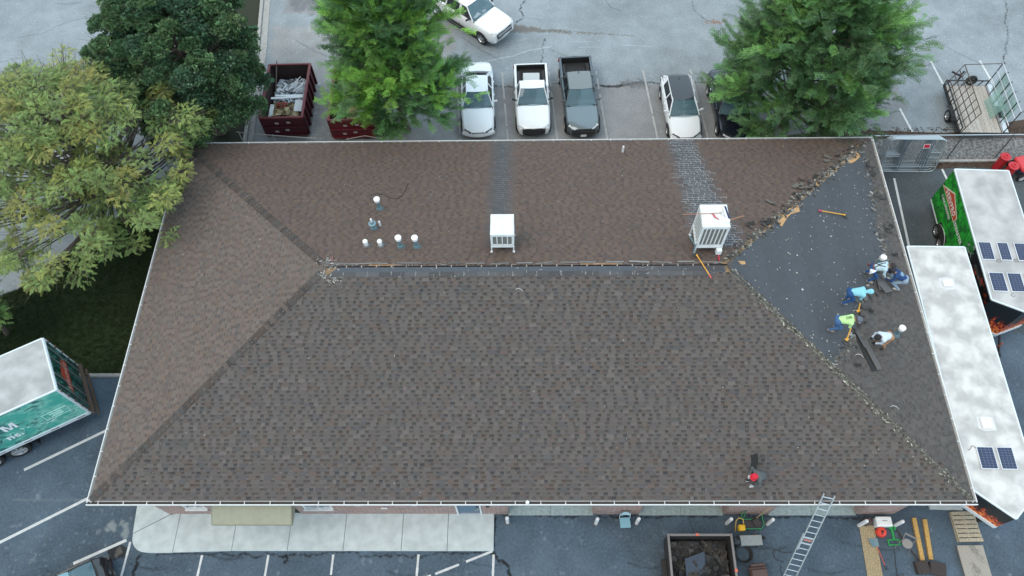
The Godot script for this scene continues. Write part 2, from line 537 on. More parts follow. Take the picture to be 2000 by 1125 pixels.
func build_ground() -> void:
	var far := MB.new()
	far.quad(Vector3(-300, -0.03, 300), Vector3(300, -0.03, 300), Vector3(300, -0.03, -300), Vector3(-300, -0.03, -300))
	struct(far, "ground", mat("far_asphalt", col(0.24, 0.255, 0.265), 0.95, 0, ntex("asphalt_far", 0.02, 5, 0.75, 1.0, 4), 0.12, true))
	var pav := MB.new()
	var a := Vector3(GX, 0, GZ + GH)
	pav.quad(a, a + Vector3(GW, 0, 0), Vector3(GX + GW, 0, GZ), Vector3(GX, 0, GZ))
	var pm := mat("paving", Color.WHITE, 0.9)
	pm.albedo_texture = paving_texture()
	struct(pav, "parking_lot", pm)
	# painted lines
	var rg := rgen(77)
	var white := mat("road_paint", col(0.72, 0.73, 0.72), 0.7, 0, ntex("wear", 0.05, 4, 0.72, 1.0, 8), 1.3, true)
	var old := mat("old_road_paint", col(0.50, 0.49, 0.47), 0.8, 0, ntex("wear2", 0.06, 4, 0.62, 1.0, 12), 1.7, true)
	var groups := [
		[old, "rear_stall_line", [[-3.93, -16.0, -3.55, -11.5], [-1.33, -16.93, -0.93, -11.6], [1.41, -16.93, 1.79, -11.6], [4.16, -16.95, 4.55, -11.6], [6.9, -16.97, 7.32, -11.6], [9.65, -17.0, 10.08, -11.6], [12.4, -17.0, 12.8, -11.6], [15.2, -17.0, 15.55, -11.6], [18.0, -17.2, 18.4, -12.2]], 0.11, 0.2],
		[white, "far_stall_line", [[23.67, -17.45, 23.9, -15.7], [21.02, -13.9, 21.3, -12.2], [26.5, -17.5, 26.75, -15.5]], 0.12, 0.1],
		[white, "side_stall_line", [[19.58, -9.3, 19.27, -4.2], [22.24, -9.64, 22.36, -8.6]], 0.12, 0.1],
		[white, "left_stall_line", [[-22.21, 6.54, -18.6, 4.5], [-22.4, 9.7, -18.7, 7.6], [-18.9, 10.48, -16.9, 9.53]], 0.13, 0.04],
		[white, "front_stall_line", [[-16.72, 9.6, -16.8, 12.4], [-13.57, 10.13, -13.66, 12.6], [-10.79, 10.13, -10.84, 12.6], [-8.08, 10.11, -8.1, 12.6], [-4.53, 10.1, -4.6, 12.6], [-1.41, 10.1, -1.46, 12.6], [-1.46, 9.97, -5.7, 11.6]], 0.11, 0.25],
	]
	for g in groups:
		for l in g[2]:
			var mb := MB.new()
			stripe(mb, Vector2(l[0], l[1]), Vector2(l[2], l[3]), g[3], rg, 0.004, g[4])
			struct(mb, g[1], g[0])
	# lawn and bed on the left
	var soil := mat("lawn_soil", col(0.026, 0.048, 0.012), 0.95, 0, ntex("lawn", 0.05, 5, 0.45, 1.0, 21), 0.45, true)
	var lawn := PackedVector2Array([Vector2(-26.5, 2.0), Vector2(-15.3, 2.0), Vector2(-15.3, -9.2), Vector2(-18.6, -9.4), Vector2(-20.4, -7.9), Vector2(-25.3, -2.6), Vector2(-27.5, -1.6)])
	struct(sheet_at(lawn, 0.05), "lawn", soil)
	var bed := PackedVector2Array([Vector2(-16.75, -25.0), Vector2(-16.15, -19.0), Vector2(-15.75, -13.0), Vector2(-15.6, -9.4), Vector2(-18.5, -9.4), Vector2(-18.95, -12.6), Vector2(-19.4, -19.0), Vector2(-19.4, -25.0)])
	struct(sheet_at(bed, 0.05), "planting_bed", mat("bed_soil", col(0.035, 0.042, 0.022), 0.95, 0, ntex("lawn", 0.05, 5, 0.45, 1.0, 21), 0.6, true))
	# concrete kerbs
	var kerb := mat("kerb_concrete", col(0.42, 0.41, 0.385), 0.9, 0, ntex("concrete", 0.03, 5, 0.70, 1.0, 31), 0.6, true)
	for k in [[[-26.5, 2.08, -21.5, 2.08], 0.16], [[-21.49, 2.08, -18.3, 2.08], 0.16], [[-18.29, 2.08, -15.3, 2.08], 0.16], [[-16.63, -25.0, -16.03, -19.0], 0.2], [[-16.03, -18.99, -15.63, -13.0], 0.2], [[-15.63, -12.99, -15.5, -9.6], 0.2], [[-18.62, -9.5, -20.5, -7.85], 0.14], [[-20.51, -7.84, -25.4, -2.55], 0.14]]:
		var q: Array = k[0]
		var mb := MB.new()
		mb.bar(Vector3(q[0], 0.06, q[1]), Vector3(q[2], 0.06, q[3]), k[1], 0.16, Vector3.UP, 0.02)
		struct(mb, "kerb", kerb)
	var strip := MB.new()       # pale concrete edging beside the bed
	strip.prism(PackedVector2Array([Vector2(-16.5, -25.0), Vector2(-16.15, -25.0), Vector2(-15.5, -19.0), Vector2(-15.2, -13.0), Vector2(-15.05, -10.5), Vector2(-15.3, -10.5), Vector2(-15.5, -13.0), Vector2(-15.9, -19.0)]), 0.0, 0.035)
	struct(strip, "concrete_edging", kerb)
	# strip of bark, grit and weeds along the chain link fence
	var bark := mat("bark_mulch", col(0.115, 0.075, 0.052), 0.95, 0, ntex("mulch", 0.11, 4, 0.3, 1.0, 41), 0.5, true)
	var grit := mat("grit", col(0.30, 0.285, 0.27), 0.95, 0, ntex("grit_coarse", 0.045, 5, 0.28, 1.0, 45, 256, 1.9), 0.45, true)
	struct(sheet_at(PackedVector2Array([Vector2(17.2, -12.45), Vector2(19.5, -12.3), Vector2(23.0, -12.1), Vector2(25.0, -12.2), Vector2(26.3, -12.75), Vector2(27.6, -13.0), Vector2(29.5, -12.9), Vector2(30.0, -11.7), Vector2(17.2, -11.7)]), 0.008), "bark_strip", bark)
	struct(sheet_at(PackedVector2Array([Vector2(16.2, -11.7), Vector2(30, -11.7), Vector2(30, -10.2), Vector2(16.2, -10.2)]), 0.012), "grit_strip", grit)
	struct(sheet_at(PackedVector2Array([Vector2(21.2, -10.04), Vector2(24.2, -10.06), Vector2(26.2, -10.1), Vector2(30.0, -10.1), Vector2(30.0, -9.75), Vector2(25.2, -9.6), Vector2(23.6, -9.78), Vector2(22.2, -9.62), Vector2(21.2, -9.7)]), 0.012), "bark_bed", bark)
	var ke := MB.new()
	ke.bar(Vector3(16.2, 0.05, -10.12), Vector3(24.0, 0.05, -10.12), 0.14, 0.14, Vector3.UP, 0.015)
	struct(ke, "kerb", kerb)
	ke = MB.new()
	ke.bar(Vector3(24.02, 0.05, -10.12), Vector3(30.0, 0.05, -10.12), 0.14, 0.14, Vector3.UP, 0.015)
	struct(ke, "kerb", kerb)
	# bark chips and leaf scraps on those strips
	var chip := MB.new()
	var rg2 := rgen(91)
	for i in 900:
		var x := rg2.randf_range(18.5, 29.0)
		var z := rg2.randf_range(-12.5, -11.5) if rg2.randf() < 0.5 else rg2.randf_range(-10.1, -9.7)
		if z > -11 and x < 21.3: continue
		var cc := rg2.randf_range(0.5, 2.2)
		chip.col = Color(cc * 0.9, cc * 0.85, cc * 0.8)
		chip.box(Vector3(x, 0.03, z), Vector3(rg2.randf_range(0.03, 0.12), 0.012, rg2.randf_range(0.02, 0.05)), Basis.from_euler(Vector3(rg2.randfn(0, 0.3), rg2.randf() * TAU, rg2.randfn(0, 0.3))))
	tag(put(chip, "bark_chips", bark, self), "loose bark chips scattered along the chain link fence", "bark chips", "", "stuff")
	# grass blades where the lawn shows between trees, roof and trailer
	var blade := MB.new()
	for k in 5:
		var b := Basis(Vector3.UP, k * 1.256 + 0.3)
		var o := b * Vector3(0.03, 0, 0)
		var tip := o + b * Vector3(0.05, 0.075 + 0.012 * k, 0)
		blade.face([o + b * Vector3(0, 0, -0.008), o + b * Vector3(0, 0, 0.008), tip], o + Vector3(0, -1, 0))
	var mm := MultiMesh.new()
	mm.transform_format = MultiMesh.TRANSFORM_3D
	mm.use_colors = true
	mm.mesh = blade.mesh()
	var spots := []
	var rg3 := rgen(15)
	while spots.size() < 16000:
		var p := Vector2(rg3.randf_range(-26.0, -16.6), rg3.randf_range(-7.5, 1.98))
		if Geometry2D.is_point_in_polygon(p, lawn): spots.append(p)
	mm.instance_count = spots.size()
	for i in spots.size():
		mm.set_instance_transform(i, Transform3D(Basis(Vector3.UP, rg3.randf() * TAU).scaled(Vector3.ONE * rg3.randf_range(0.7, 1.3)), Vector3(spots[i].x, 0.05, spots[i].y)))
		var g := rg3.randf_range(0.6, 1.25)
		mm.set_instance_color(i, Color(g * rg3.randf_range(0.8, 1.3), g, g * 0.8))
	var mi := MultiMeshInstance3D.new()
	mi.multimesh = mm
	mi.material_override = mat("grass_blade", col(0.024, 0.052, 0.012), 0.8)
	mi.name = "lawn_grass"
	add_child(mi)
	tag(mi, "short dark green grass of the shaded side lawn", "grass", "", "stuff")
	build_pavement()

func build_pavement() -> void:
	var conc := mat("pavement_concrete", col(0.565, 0.62, 0.615), 0.9, 0, ntex("concrete2", 0.014, 5, 0.74, 1.0, 35, 512), 0.23, true)
	var under := MB.new()
	under.prism(PackedVector2Array([Vector2(-16.55, 6.0), Vector2(-16.5, 9.3), Vector2(-15.9, 9.9), Vector2(-1.45, 9.88), Vector2(-1.45, 8.3), Vector2(-15.2, 8.3), Vector2(-15.2, 6.0)]), 0.0, 0.07)
	var walk := struct(under, "sidewalk", mat("joint_dirt", col(0.10, 0.10, 0.095), 0.95))
	var g := 0.009
	var xs := [-14.79, -12.33, -10.0, -7.67, -5.25, -3.34, -1.4]
	for i in 6:
		var mb := MB.new()
		mb.prism(PackedVector2Array([Vector2(xs[i] + g, 8.42), Vector2(xs[i + 1] - g, 8.42), Vector2(xs[i + 1] - g, 9.97), Vector2(xs[i] + g, 9.97 + (0.07 if i == 0 else 0.0))]), 0.0, 0.12, false, 0.01)
		put(mb, "slab", conc, walk)
	var p := PackedVector2Array([Vector2(-15.2, 8.50), Vector2(xs[0] - g, 8.42), Vector2(xs[0] - g, 10.05), Vector2(-15.75, 10.06)])
	for k in 7:
		var t := PI * 0.5 * k / 6.0
		p.append(Vector2(-15.95 - 0.68 * sin(t), 9.36 + 0.68 * cos(t)))
	p.append(Vector2(-16.64, 9.29))
	var c1 := MB.new()
	c1.prism(p, 0.0, 0.12, false, 0.01)
	put(c1, "slab", conc, walk)
	var c2 := MB.new()
	c2.prism(PackedVector2Array([Vector2(-15.22, 8.48), Vector2(-16.65, 9.27), Vector2(-16.74, 8.1), Vector2(-16.74, 5.8), Vector2(-15.22, 5.8)]), 0.0, 0.12, false, 0.01)
	put(c2, "slab", conc, walk)
	# concrete footing under the far end of the eaves
	var ap := MB.new()
	ap.prism(PackedVector2Array([Vector2(16.95, 7.6), Vector2(18.3, 7.6), Vector2(18.3, 8.32), Vector2(17.6, 8.29), Vector2(16.95, 8.26)]), 0.0, 0.1, false, 0.015)
	struct(ap, "concrete_apron", conc)


# ---------------------------------------------------------------- building
var house: Node3D
var roof: MeshInstance3D

func build_building() -> void:
	house = thing("commercial_building", "long brick commercial building with brown shingled hip roof half stripped at the right end", "building")
	var mortar := mat("mortar", col(0.56, 0.51, 0.47), 0.95, 0, ntex("concrete", 0.03, 5, 0.70, 1.0, 31), 1.0, true)
	var whitep := mat("white_trim", col(0.78, 0.78, 0.76), 0.5, 0, ntex("trimdirt", 0.03, 4, 0.82, 1.0, 51), 0.7, true)
	var x0 := -15.3
	var x1 := 15.38
	var zf := 8.45
	# the openings of the front wall: x from, x to, sill, head
	var open := [[-14.2, -13.3, 1.0, 2.3], [-12.1, -9.6, 0.0, 2.5], [-9.25, -8.05, 1.0, 2.3], [-2.97, -1.9, 0.0, 2.17], [-0.82, 2.8, 0.0, 3.0], [4.71, 8.27, 0.0, 3.0], [10.16, 13.83, 0.0, 3.0]]
	var wl := MB.new()
	var x := x0
	for o in open:
		wl.box(Vector3((x + o[0]) * 0.5, 1.75, zf - 0.13), Vector3(o[0] - x, 3.5, 0.22))
		if o[2] > 0: wl.box(Vector3((o[0] + o[1]) * 0.5, o[2] * 0.5, zf - 0.13), Vector3(o[1] - o[0], o[2], 0.22))
		wl.box(Vector3((o[0] + o[1]) * 0.5, (3.5 + o[3]) * 0.5, zf - 0.13), Vector3(o[1] - o[0], 3.5 - o[3], 0.22))
		x = o[1]
	wl.box(Vector3((x + x1) * 0.5, 1.75, zf - 0.13), Vector3(x1 - x, 3.5, 0.22))
	for s in [[x0 + 0.11, 0.0, 0.22, 16.4], [x1 - 0.11, 0.0, 0.22, 16.4]]:
		wl.box(Vector3(s[0], 1.75, s[1]), Vector3(s[2], 3.5, s[3]))
	wl.box(Vector3(0, 1.75, -8.34), Vector3(30.2, 3.5, 0.22))
	var wall := put(wl, "wall", mortar, house)
	# brown brick faced blocks, 40 by 20 cm, each its own piece where the eaves leave it in sight
	var bm := mat("brick", col(0.43, 0.315, 0.28), 0.9, 0, ntex("brickn", 0.09, 4, 0.6, 1.0, 61), 2.2, true)
	var pal := [col(0.95, 0.95, 0.95), col(1.15, 1.05, 1.0), col(0.85, 0.86, 0.9), col(1.25, 1.2, 1.12), col(1.0, 0.9, 0.85)]
	var variants := []
	for k in 5:
		var b := MB.new()
		b.col = pal[k]
		b.box(Vector3.ZERO, Vector3(0.380, 0.178, 0.05), Basis.IDENTITY, 0.008)
		variants.append(b.mesh())
	var rest := MB.new()
	var rg := rgen(11)
	var made := 0
	for row in 17:
		var y := 0.12 + row * 0.2
		var bx := x0 + (0.2 if row % 2 else 0.0) - 0.2
		while bx < x1 + 0.2:
			var a := maxf(bx, x0)
			var b := minf(bx + 0.4, x1)
			bx += 0.4
			var spans := [[a, b]]
			for o in open:
				if y > o[2] - 0.14 and y < o[3] + 0.06:
					var s2 := []
					for s in spans:
						if s[1] <= o[0] or s[0] >= o[1]: s2.append(s)
						else:
							if s[0] < o[0]: s2.append([s[0], o[0]])
							if s[1] > o[1]: s2.append([o[1], s[1]])
					spans = s2
			for s in spans:
				var w: float = s[1] - s[0]
				if w < 0.04: continue
				var k := rg.randi() % 5
				var at := Vector3((s[0] + s[1]) * 0.5, y, zf - 0.004 + rg.randf_range(-0.003, 0.003))
				if w > 0.395 and made < 300 and row < 9:
					put_mesh(variants[k], "brick", bm, wall).position = at
					made += 1
				else:
					rest.col = pal[k]
					rest.box(at, Vector3(w - 0.02, 0.178, 0.05), Basis.IDENTITY, 0.008)
	# the returns of the brick piers beside the garage doors and the end walls
	for o in open.slice(4):
		for e in [0, 1]:
			for row in 15:
				rest.col = pal[rg.randi() % 5]
				rest.box(Vector3(o[e] + (0.012 if e == 0 else -0.012), 0.12 + row * 0.2, zf - 0.21), Vector3(0.05, 0.186, 0.36), Basis.IDENTITY, 0.006)
	for sx in [x0 - 0.004, x1 + 0.004]:
		for row in 17:
			var z := -8.4 + (0.2 if row % 2 else 0.0)
			while z < 8.3:
				rest.col = pal[rg.randi() % 5]
				rest.box(Vector3(sx, 0.12 + row * 0.2, minf(z + 0.2, 8.2)), Vector3(0.05, 0.186, 0.385), Basis.IDENTITY, 0.006)
				z += 0.4
	put(rest, "bricks", bm, wall).set_meta("kind", "stuff")
	# soldier course below the two windows
	for o in [open[0], open[2]]:
		var bx2: float = o[0] - 0.05
		while bx2 < o[1]:
			var b := MB.new()
			b.col = pal[rg.randi() % 5]
			b.box(Vector3(bx2 + 0.06, 0.88, zf + 0.01), Vector3(0.105, 0.2, 0.07), Basis.IDENTITY, 0.006)
			put(b, "soldier_brick", bm, wall)
			bx2 += 0.12
	# windows
	for o in [open[0], open[2]]:
		var cx: float = (o[0] + o[1]) * 0.5
		var w: float = o[1] - o[0]
		var f := MB.new()
		f.box(Vector3(cx, 1.03, zf + 0.0), Vector3(w + 0.04, 0.07, 0.2), Basis.IDENTITY, 0.01)
		f.box(Vector3(cx, 2.27, zf - 0.04), Vector3(w, 0.07, 0.1), Basis.IDENTITY, 0.01)
		for s in [-1, 1]: f.box(Vector3(cx + s * (w * 0.5 - 0.03), 1.65, zf - 0.04), Vector3(0.07, 1.17, 0.1), Basis.IDENTITY, 0.01)
		f.box(Vector3(cx + 0.02, 1.65, zf - 0.045), Vector3(0.05, 1.17, 0.07), Basis.IDENTITY, 0.008)
		var fr := put(f, "window", whitep, house)
		var g := MB.new()
		g.box(Vector3(cx, 1.65, zf - 0.07), Vector3(w - 0.1, 1.16, 0.012))
		put(g, "pane", glass("window_glass", col(0.10, 0.14, 0.18), 0.55), fr)
	# steel door in a white frame, blue grey
	var fr := MB.new()
	for s in [-2.93, -1.94]: fr.box(Vector3(s, 1.09, zf - 0.02), Vector3(0.075, 2.18, 0.14), Basis.IDENTITY, 0.008)
	fr.box(Vector3(-2.435, 2.15, zf - 0.02), Vector3(0.9, 0.07, 0.138), Basis.IDENTITY, 0.008)
	var dframe := put(fr, "door_frame", whitep, house)
	dframe.set_meta("label", "white frame around the blue steel door")
	var dr := MB.new()
	dr.box(Vector3(-2.435, 1.1, zf - 0.035), Vector3(0.905, 2.02, 0.05), Basis.IDENTITY, 0.006)
	var door := put(dr, "door", mat("door_paint", col(0.075, 0.155, 0.235), 0.45, 0, ntex("trimdirt", 0.03, 4, 0.82, 1.0, 51), 0.7, true), house)
	door.set_meta("label", "blue grey steel door with lever handle")
	var hd := MB.new()
	hd.box(Vector3(-2.06, 1.0, zf + 0.015), Vector3(0.06, 0.16, 0.03), Basis.IDENTITY, 0.006)
	hd.tube([Vector3(-2.06, 0.98, zf + 0.02), Vector3(-2.06, 0.98, zf + 0.07), Vector3(-2.18, 0.98, zf + 0.075)], 0.011)
	put(hd, "handle", mat("brass", col(0.5, 0.47, 0.36), 0.35, 0.8), door)
	var lk := MB.new()
	lk.box(Vector3(-2.06, 1.32, zf + 0.008), Vector3(0.09, 0.12, 0.03), Basis.IDENTITY, 0.006)
	put(lk, "lock_plate", mat("black_metal", grey(0.025), 0.5, 0.2), door)
	var th := MB.new()
	th.box(Vector3(-2.435, 0.1, zf - 0.01), Vector3(0.9, 0.05, 0.14), Basis.IDENTITY, 0.006)
	put(th, "threshold", mat("alu_sill", grey(0.6), 0.4, 0.7), house)
	var kb := MB.new()
	kb.box(Vector3(-1.62, 1.5, zf + 0.04), Vector3(0.12, 0.14, 0.06), Basis.IDENTITY, 0.01)
	put(kb, "key_box", mat("black_metal", grey(0.025), 0.5, 0.2), house)
	for q in [[-8.6, 0.55], [-5.9, 0.5], [-4.6, 2.3], [-6.9, 2.3]]:
		var vb := MB.new()
		vb.box(Vector3(q[0], 1.72 if q[1] > 1 else 1.2, zf + 0.035), Vector3(0.26, 0.08, 0.05), Basis.IDENTITY, 0.01)
		put(vb, "wall_vent", whitep, house)
	# garage doors: sections of white steel behind a concrete sill
	var gd := mat("garage_door_white", col(0.70, 0.76, 0.76), 0.45, 0, ntex("trimdirt", 0.03, 4, 0.82, 1.0, 51), 0.5, true)
	var slab := mat("sill_concrete", col(0.36, 0.42, 0.41), 0.9, 0, ntex("concrete", 0.03, 5, 0.70, 1.0, 31), 0.7, true)
	for o in open.slice(4):
		var cx: float = (o[0] + o[1]) * 0.5
		var w: float = o[1] - o[0]
		var back := MB.new()
		back.box(Vector3(cx, 1.5, zf - 0.40), Vector3(w, 3.0, 0.03))
		var dn := put(back, "garage_door", gd, house)
		for k in 6:
			var s := MB.new()
			s.box(Vector3(cx, 0.29 + k * 0.5, zf - 0.365), Vector3(w - 0.06, 0.485, 0.05), Basis.IDENTITY, 0.018)
			put(s, "section", gd, dn)
		var sl := MB.new()
		for k in 2: sl.box(Vector3(cx + (k - 0.5) * w * 0.5, -0.005, zf - 0.15), Vector3(w * 0.5 - 0.008, 0.07, 0.42), Basis.IDENTITY, 0.01)
		put(sl, "sill", slab, house)
		var jam := MB.new()
		for s in [-1, 1]: jam.box(Vector3(cx + s * (w * 0.5 - 0.03), 1.5, zf - 0.33), Vector3(0.05, 3.0, 0.07), Basis.IDENTITY, 0.006)
		put(jam, "jamb", whitep, house)
	# floor of the inside, soffit and fascia
	var fl := MB.new()
	fl.box(Vector3(0, 0.0, 0), Vector3(30.2, 0.06, 16.2))
	put(fl, "floor_slab", slab, house)
	var so := MB.new()
	for s in [-1, 1]:
		so.box(Vector3(0, 3.40, s * 8.6), Vector3(33.6, 0.02, 0.3 if s < 0 else 0.28))
		so.box(Vector3(s * 16.05, 3.40, 0), Vector3(1.4, 0.02, 16.9))
	put(so, "soffit", whitep, house)
	var fa := MB.new()
	for s in [-1, 1]:
		fa.box(Vector3(0, 3.44, s * (D2 - 0.175)), Vector3(33.66, 0.2, 0.03))
		fa.box(Vector3(s * (W2 - 0.175), 3.44, 0), Vector3(0.03, 0.2, 17.4))
	put(fa, "fascia", mat("fascia_paint", col(0.30, 0.26, 0.23), 0.7), house)
	# beige metal entrance canopy
	var cn := MB.new()
	var A := [Vector3(-12.36, 3.22, 8.44), Vector3(-9.2, 3.22, 8.44), Vector3(-9.2, 2.62, 9.44), Vector3(-12.36, 2.62, 9.44)]
	var mid := Vector3(-10.78, 2.8, 8.8)
	cn.face([A[0], A[1], A[2], A[3]], mid)
	var lo := Vector3(0, -0.16, 0)
	cn.face([A[3], A[2], A[2] + lo, A[3] + lo], mid)
	cn.face([A[0], A[3], A[3] + lo, Vector3(-12.36, 2.46, 8.44)], mid)
	cn.face([A[1], A[2], A[2] + lo, Vector3(-9.2, 2.46, 8.44)], mid)
	cn.face([A[3] + lo, A[2] + lo, Vector3(-9.2, 2.46, 8.44), Vector3(-12.36, 2.46, 8.44)], mid)
	var can := put(cn, "entrance_canopy", mat("canopy_beige", col(0.305, 0.300, 0.215), 0.6, 0, ntex("canopyn", 0.02, 4, 0.86, 1.0, 66), 0.5, true), house)
	can.set_meta("label", "beige sloping canopy over the entrance")
	var se := MB.new()
	for k in 2: se.bar(Vector3(-12.35 + 3.14 * k, 3.226, 8.46), Vector3(-12.35 + 3.14 * k, 2.63, 9.45), 0.012, 0.012, Vector3.UP)
	se.bar(Vector3(-12.36, 2.62, 9.445), Vector3(-9.2, 2.62, 9.445), 0.02, 0.02)
	put(se, "seam", mat("canopy_beige", Color.WHITE), can)
	var ed := MB.new()
	ed.box(Vector3(-10.85, 1.25, zf - 0.3), Vector3(2.5, 2.5, 0.04))
	put(ed, "entrance_door", glass("window_glass", col(0.1, 0.14, 0.18), 0.55), house)
	build_gutters(whitep)

func build_gutters(whitep: Material) -> void:
	var inside := mat("gutter_dirt", col(0.10, 0.083, 0.075), 0.9, 0, ntex("mulch", 0.11, 4, 0.3, 1.0, 41), 0.9, true)
	var gw := 0.165
	for s in [[Vector3(-W2, 0, D2), Vector3(W2, 0, D2), Vector3(0, 0, -1)], [Vector3(W2, 0, D2 - 0.1), Vector3(W2, 0, -D2 + 0.1), Vector3(-1, 0, 0)], [Vector3(W2, 0, -D2), Vector3(-W2, 0, -D2), Vector3(0, 0, 1)], [Vector3(-W2, 0, -D2 + 0.1), Vector3(-W2, 0, D2 - 0.1), Vector3(1, 0, 0)]]:
		var a: Vector3 = s[0]
		var b: Vector3 = s[1]
		var inn: Vector3 = s[2]
		var d := (b - a).normalized()
		var up := Vector3(0, HE, 0)
		var mb := MB.new()
		mb.bar(a + up + inn * 0.018, b + up + inn * 0.018, 0.036, 0.03, Vector3.UP, 0.008)                        # rolled lip
		mb.bar(a + up + inn * 0.012 - Vector3(0, 0.06, 0), b + up + inn * 0.012 - Vector3(0, 0.06, 0), 0.012, 0.10)   # front
		mb.bar(a + up + inn * gw * 0.5 - Vector3(0, 0.115, 0), b + up + inn * gw * 0.5 - Vector3(0, 0.115, 0), gw - 0.02, 0.012)
		mb.bar(a + up + inn * (gw - 0.008) - Vector3(0, 0.045, 0), b + up + inn * (gw - 0.008) - Vector3(0, 0.045, 0), 0.014, 0.135)  # back and drip edge
		var g := put(mb, "gutter", whitep, house)
		var di := MB.new()
		di.bar(a + up + inn * gw * 0.5 - Vector3(0, 0.100, 0), b + up + inn * gw * 0.5 - Vector3(0, 0.100, 0), gw - 0.03, 0.014)
		put(di, "gutter_bed", inside if inn.z != 0 else mat("gutter_floor", col(0.42, 0.41, 0.385), 0.8), g)
		var L := a.distance_to(b)
		var t := 0.5
		var rg := rgen(int(a.x * 10 + a.z))
		while t < L:
			var h := MB.new()
			var p := a + d * (t + rg.randf_range(-0.04, 0.04)) + up
			h.bar(p + inn * 0.03 + Vector3(0, 0.006, 0), p + inn * (gw - 0.01) + Vector3(0, 0.006, 0), 0.028, 0.008)
			put(h, "hanger", whitep, g)
			t += 0.945
	var lid := MB.new()
	lid.lathe([Vector2(0, 0.05), Vector2(0.06, 0.045), Vector2(0.075, 0.02), Vector2(0.075, -0.06), Vector2(0.05, -0.07)], 14, Transform3D(Basis.IDENTITY, Vector3(0.0, HE + 0.02, 8.80)))
	put(lid, "outlet_cap", whitep, house)


# ---------------------------------------------------------------- roof
# a slope: o = eave corner, a = along the eave, h = up the slope in plan, len = eave length
class Slope:
	var o: Vector3
	var a: Vector3
	var h: Vector3
	var n: Vector3
	var len: float
	var style: int
	func _init(o_: Vector3, a_: Vector3, h_: Vector3, l_: float, st: int) -> void:
		o = o_; a = a_; h = h_; len = l_; style = st
		n = Vector3(-h.x * SL, 1, -h.z * SL).normalized()
	func at(s: float, t: float, up: float) -> Vector3:
		return o + a * s + h * t + Vector3(0, SL * t, 0) + n * up

const ROW := 0.148        # exposure of a course in plan
# the bared part of the right slope, in plan
var bare := PackedVector2Array([Vector2(7.9, 0.35), Vector2(9.2, -1.3), Vector2(10.6, -2.68), Vector2(12.2, -4.35), Vector2(14.1, -6.2), Vector2(15.75, -7.65), Vector2(16.25, -7.75), Vector2(16.2, -6.6), Vector2(16.02, -5.5), Vector2(15.95, -3.8), Vector2(15.82, -2.1), Vector2(15.3, -1.2), Vector2(14.75, -0.5), Vector2(14.3, 0.15), Vector2(13.9, 0.9), Vector2(13.55, 1.35), Vector2(13.35, 2.0), Vector2(13.1, 2.6), Vector2(12.5, 3.3), Vector2(12.05, 3.9)])

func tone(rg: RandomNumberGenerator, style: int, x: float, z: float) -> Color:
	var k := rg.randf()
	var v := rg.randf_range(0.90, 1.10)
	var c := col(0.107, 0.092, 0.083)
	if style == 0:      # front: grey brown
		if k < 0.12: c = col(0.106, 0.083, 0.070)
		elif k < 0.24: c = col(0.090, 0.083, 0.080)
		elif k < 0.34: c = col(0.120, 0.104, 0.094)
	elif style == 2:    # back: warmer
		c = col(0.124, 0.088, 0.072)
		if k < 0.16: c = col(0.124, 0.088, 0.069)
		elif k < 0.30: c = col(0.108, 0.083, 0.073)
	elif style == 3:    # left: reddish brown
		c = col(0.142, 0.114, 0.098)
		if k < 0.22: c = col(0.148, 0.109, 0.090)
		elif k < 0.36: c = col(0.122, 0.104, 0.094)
	else:               # right: darker and greyer
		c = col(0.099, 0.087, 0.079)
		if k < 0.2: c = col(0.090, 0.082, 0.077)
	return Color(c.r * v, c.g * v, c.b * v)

# mineral crust left by the coolers' water: how strong at a point of the back slope
func crust(x: float, z: float) -> float:
	if z > -1.0: return 0.0
	var t := (z + 8.7) / 7.0
	var a := 1.0 - absf(x - (7.85 + 0.05 * (z + 5))) / lerpf(0.85, 1.2, t)
	var b := (1.0 - absf(x + 1.1) / 0.72) * 0.62
	return clampf(maxf(a, b) * 1.9, 0.0, 1.0)

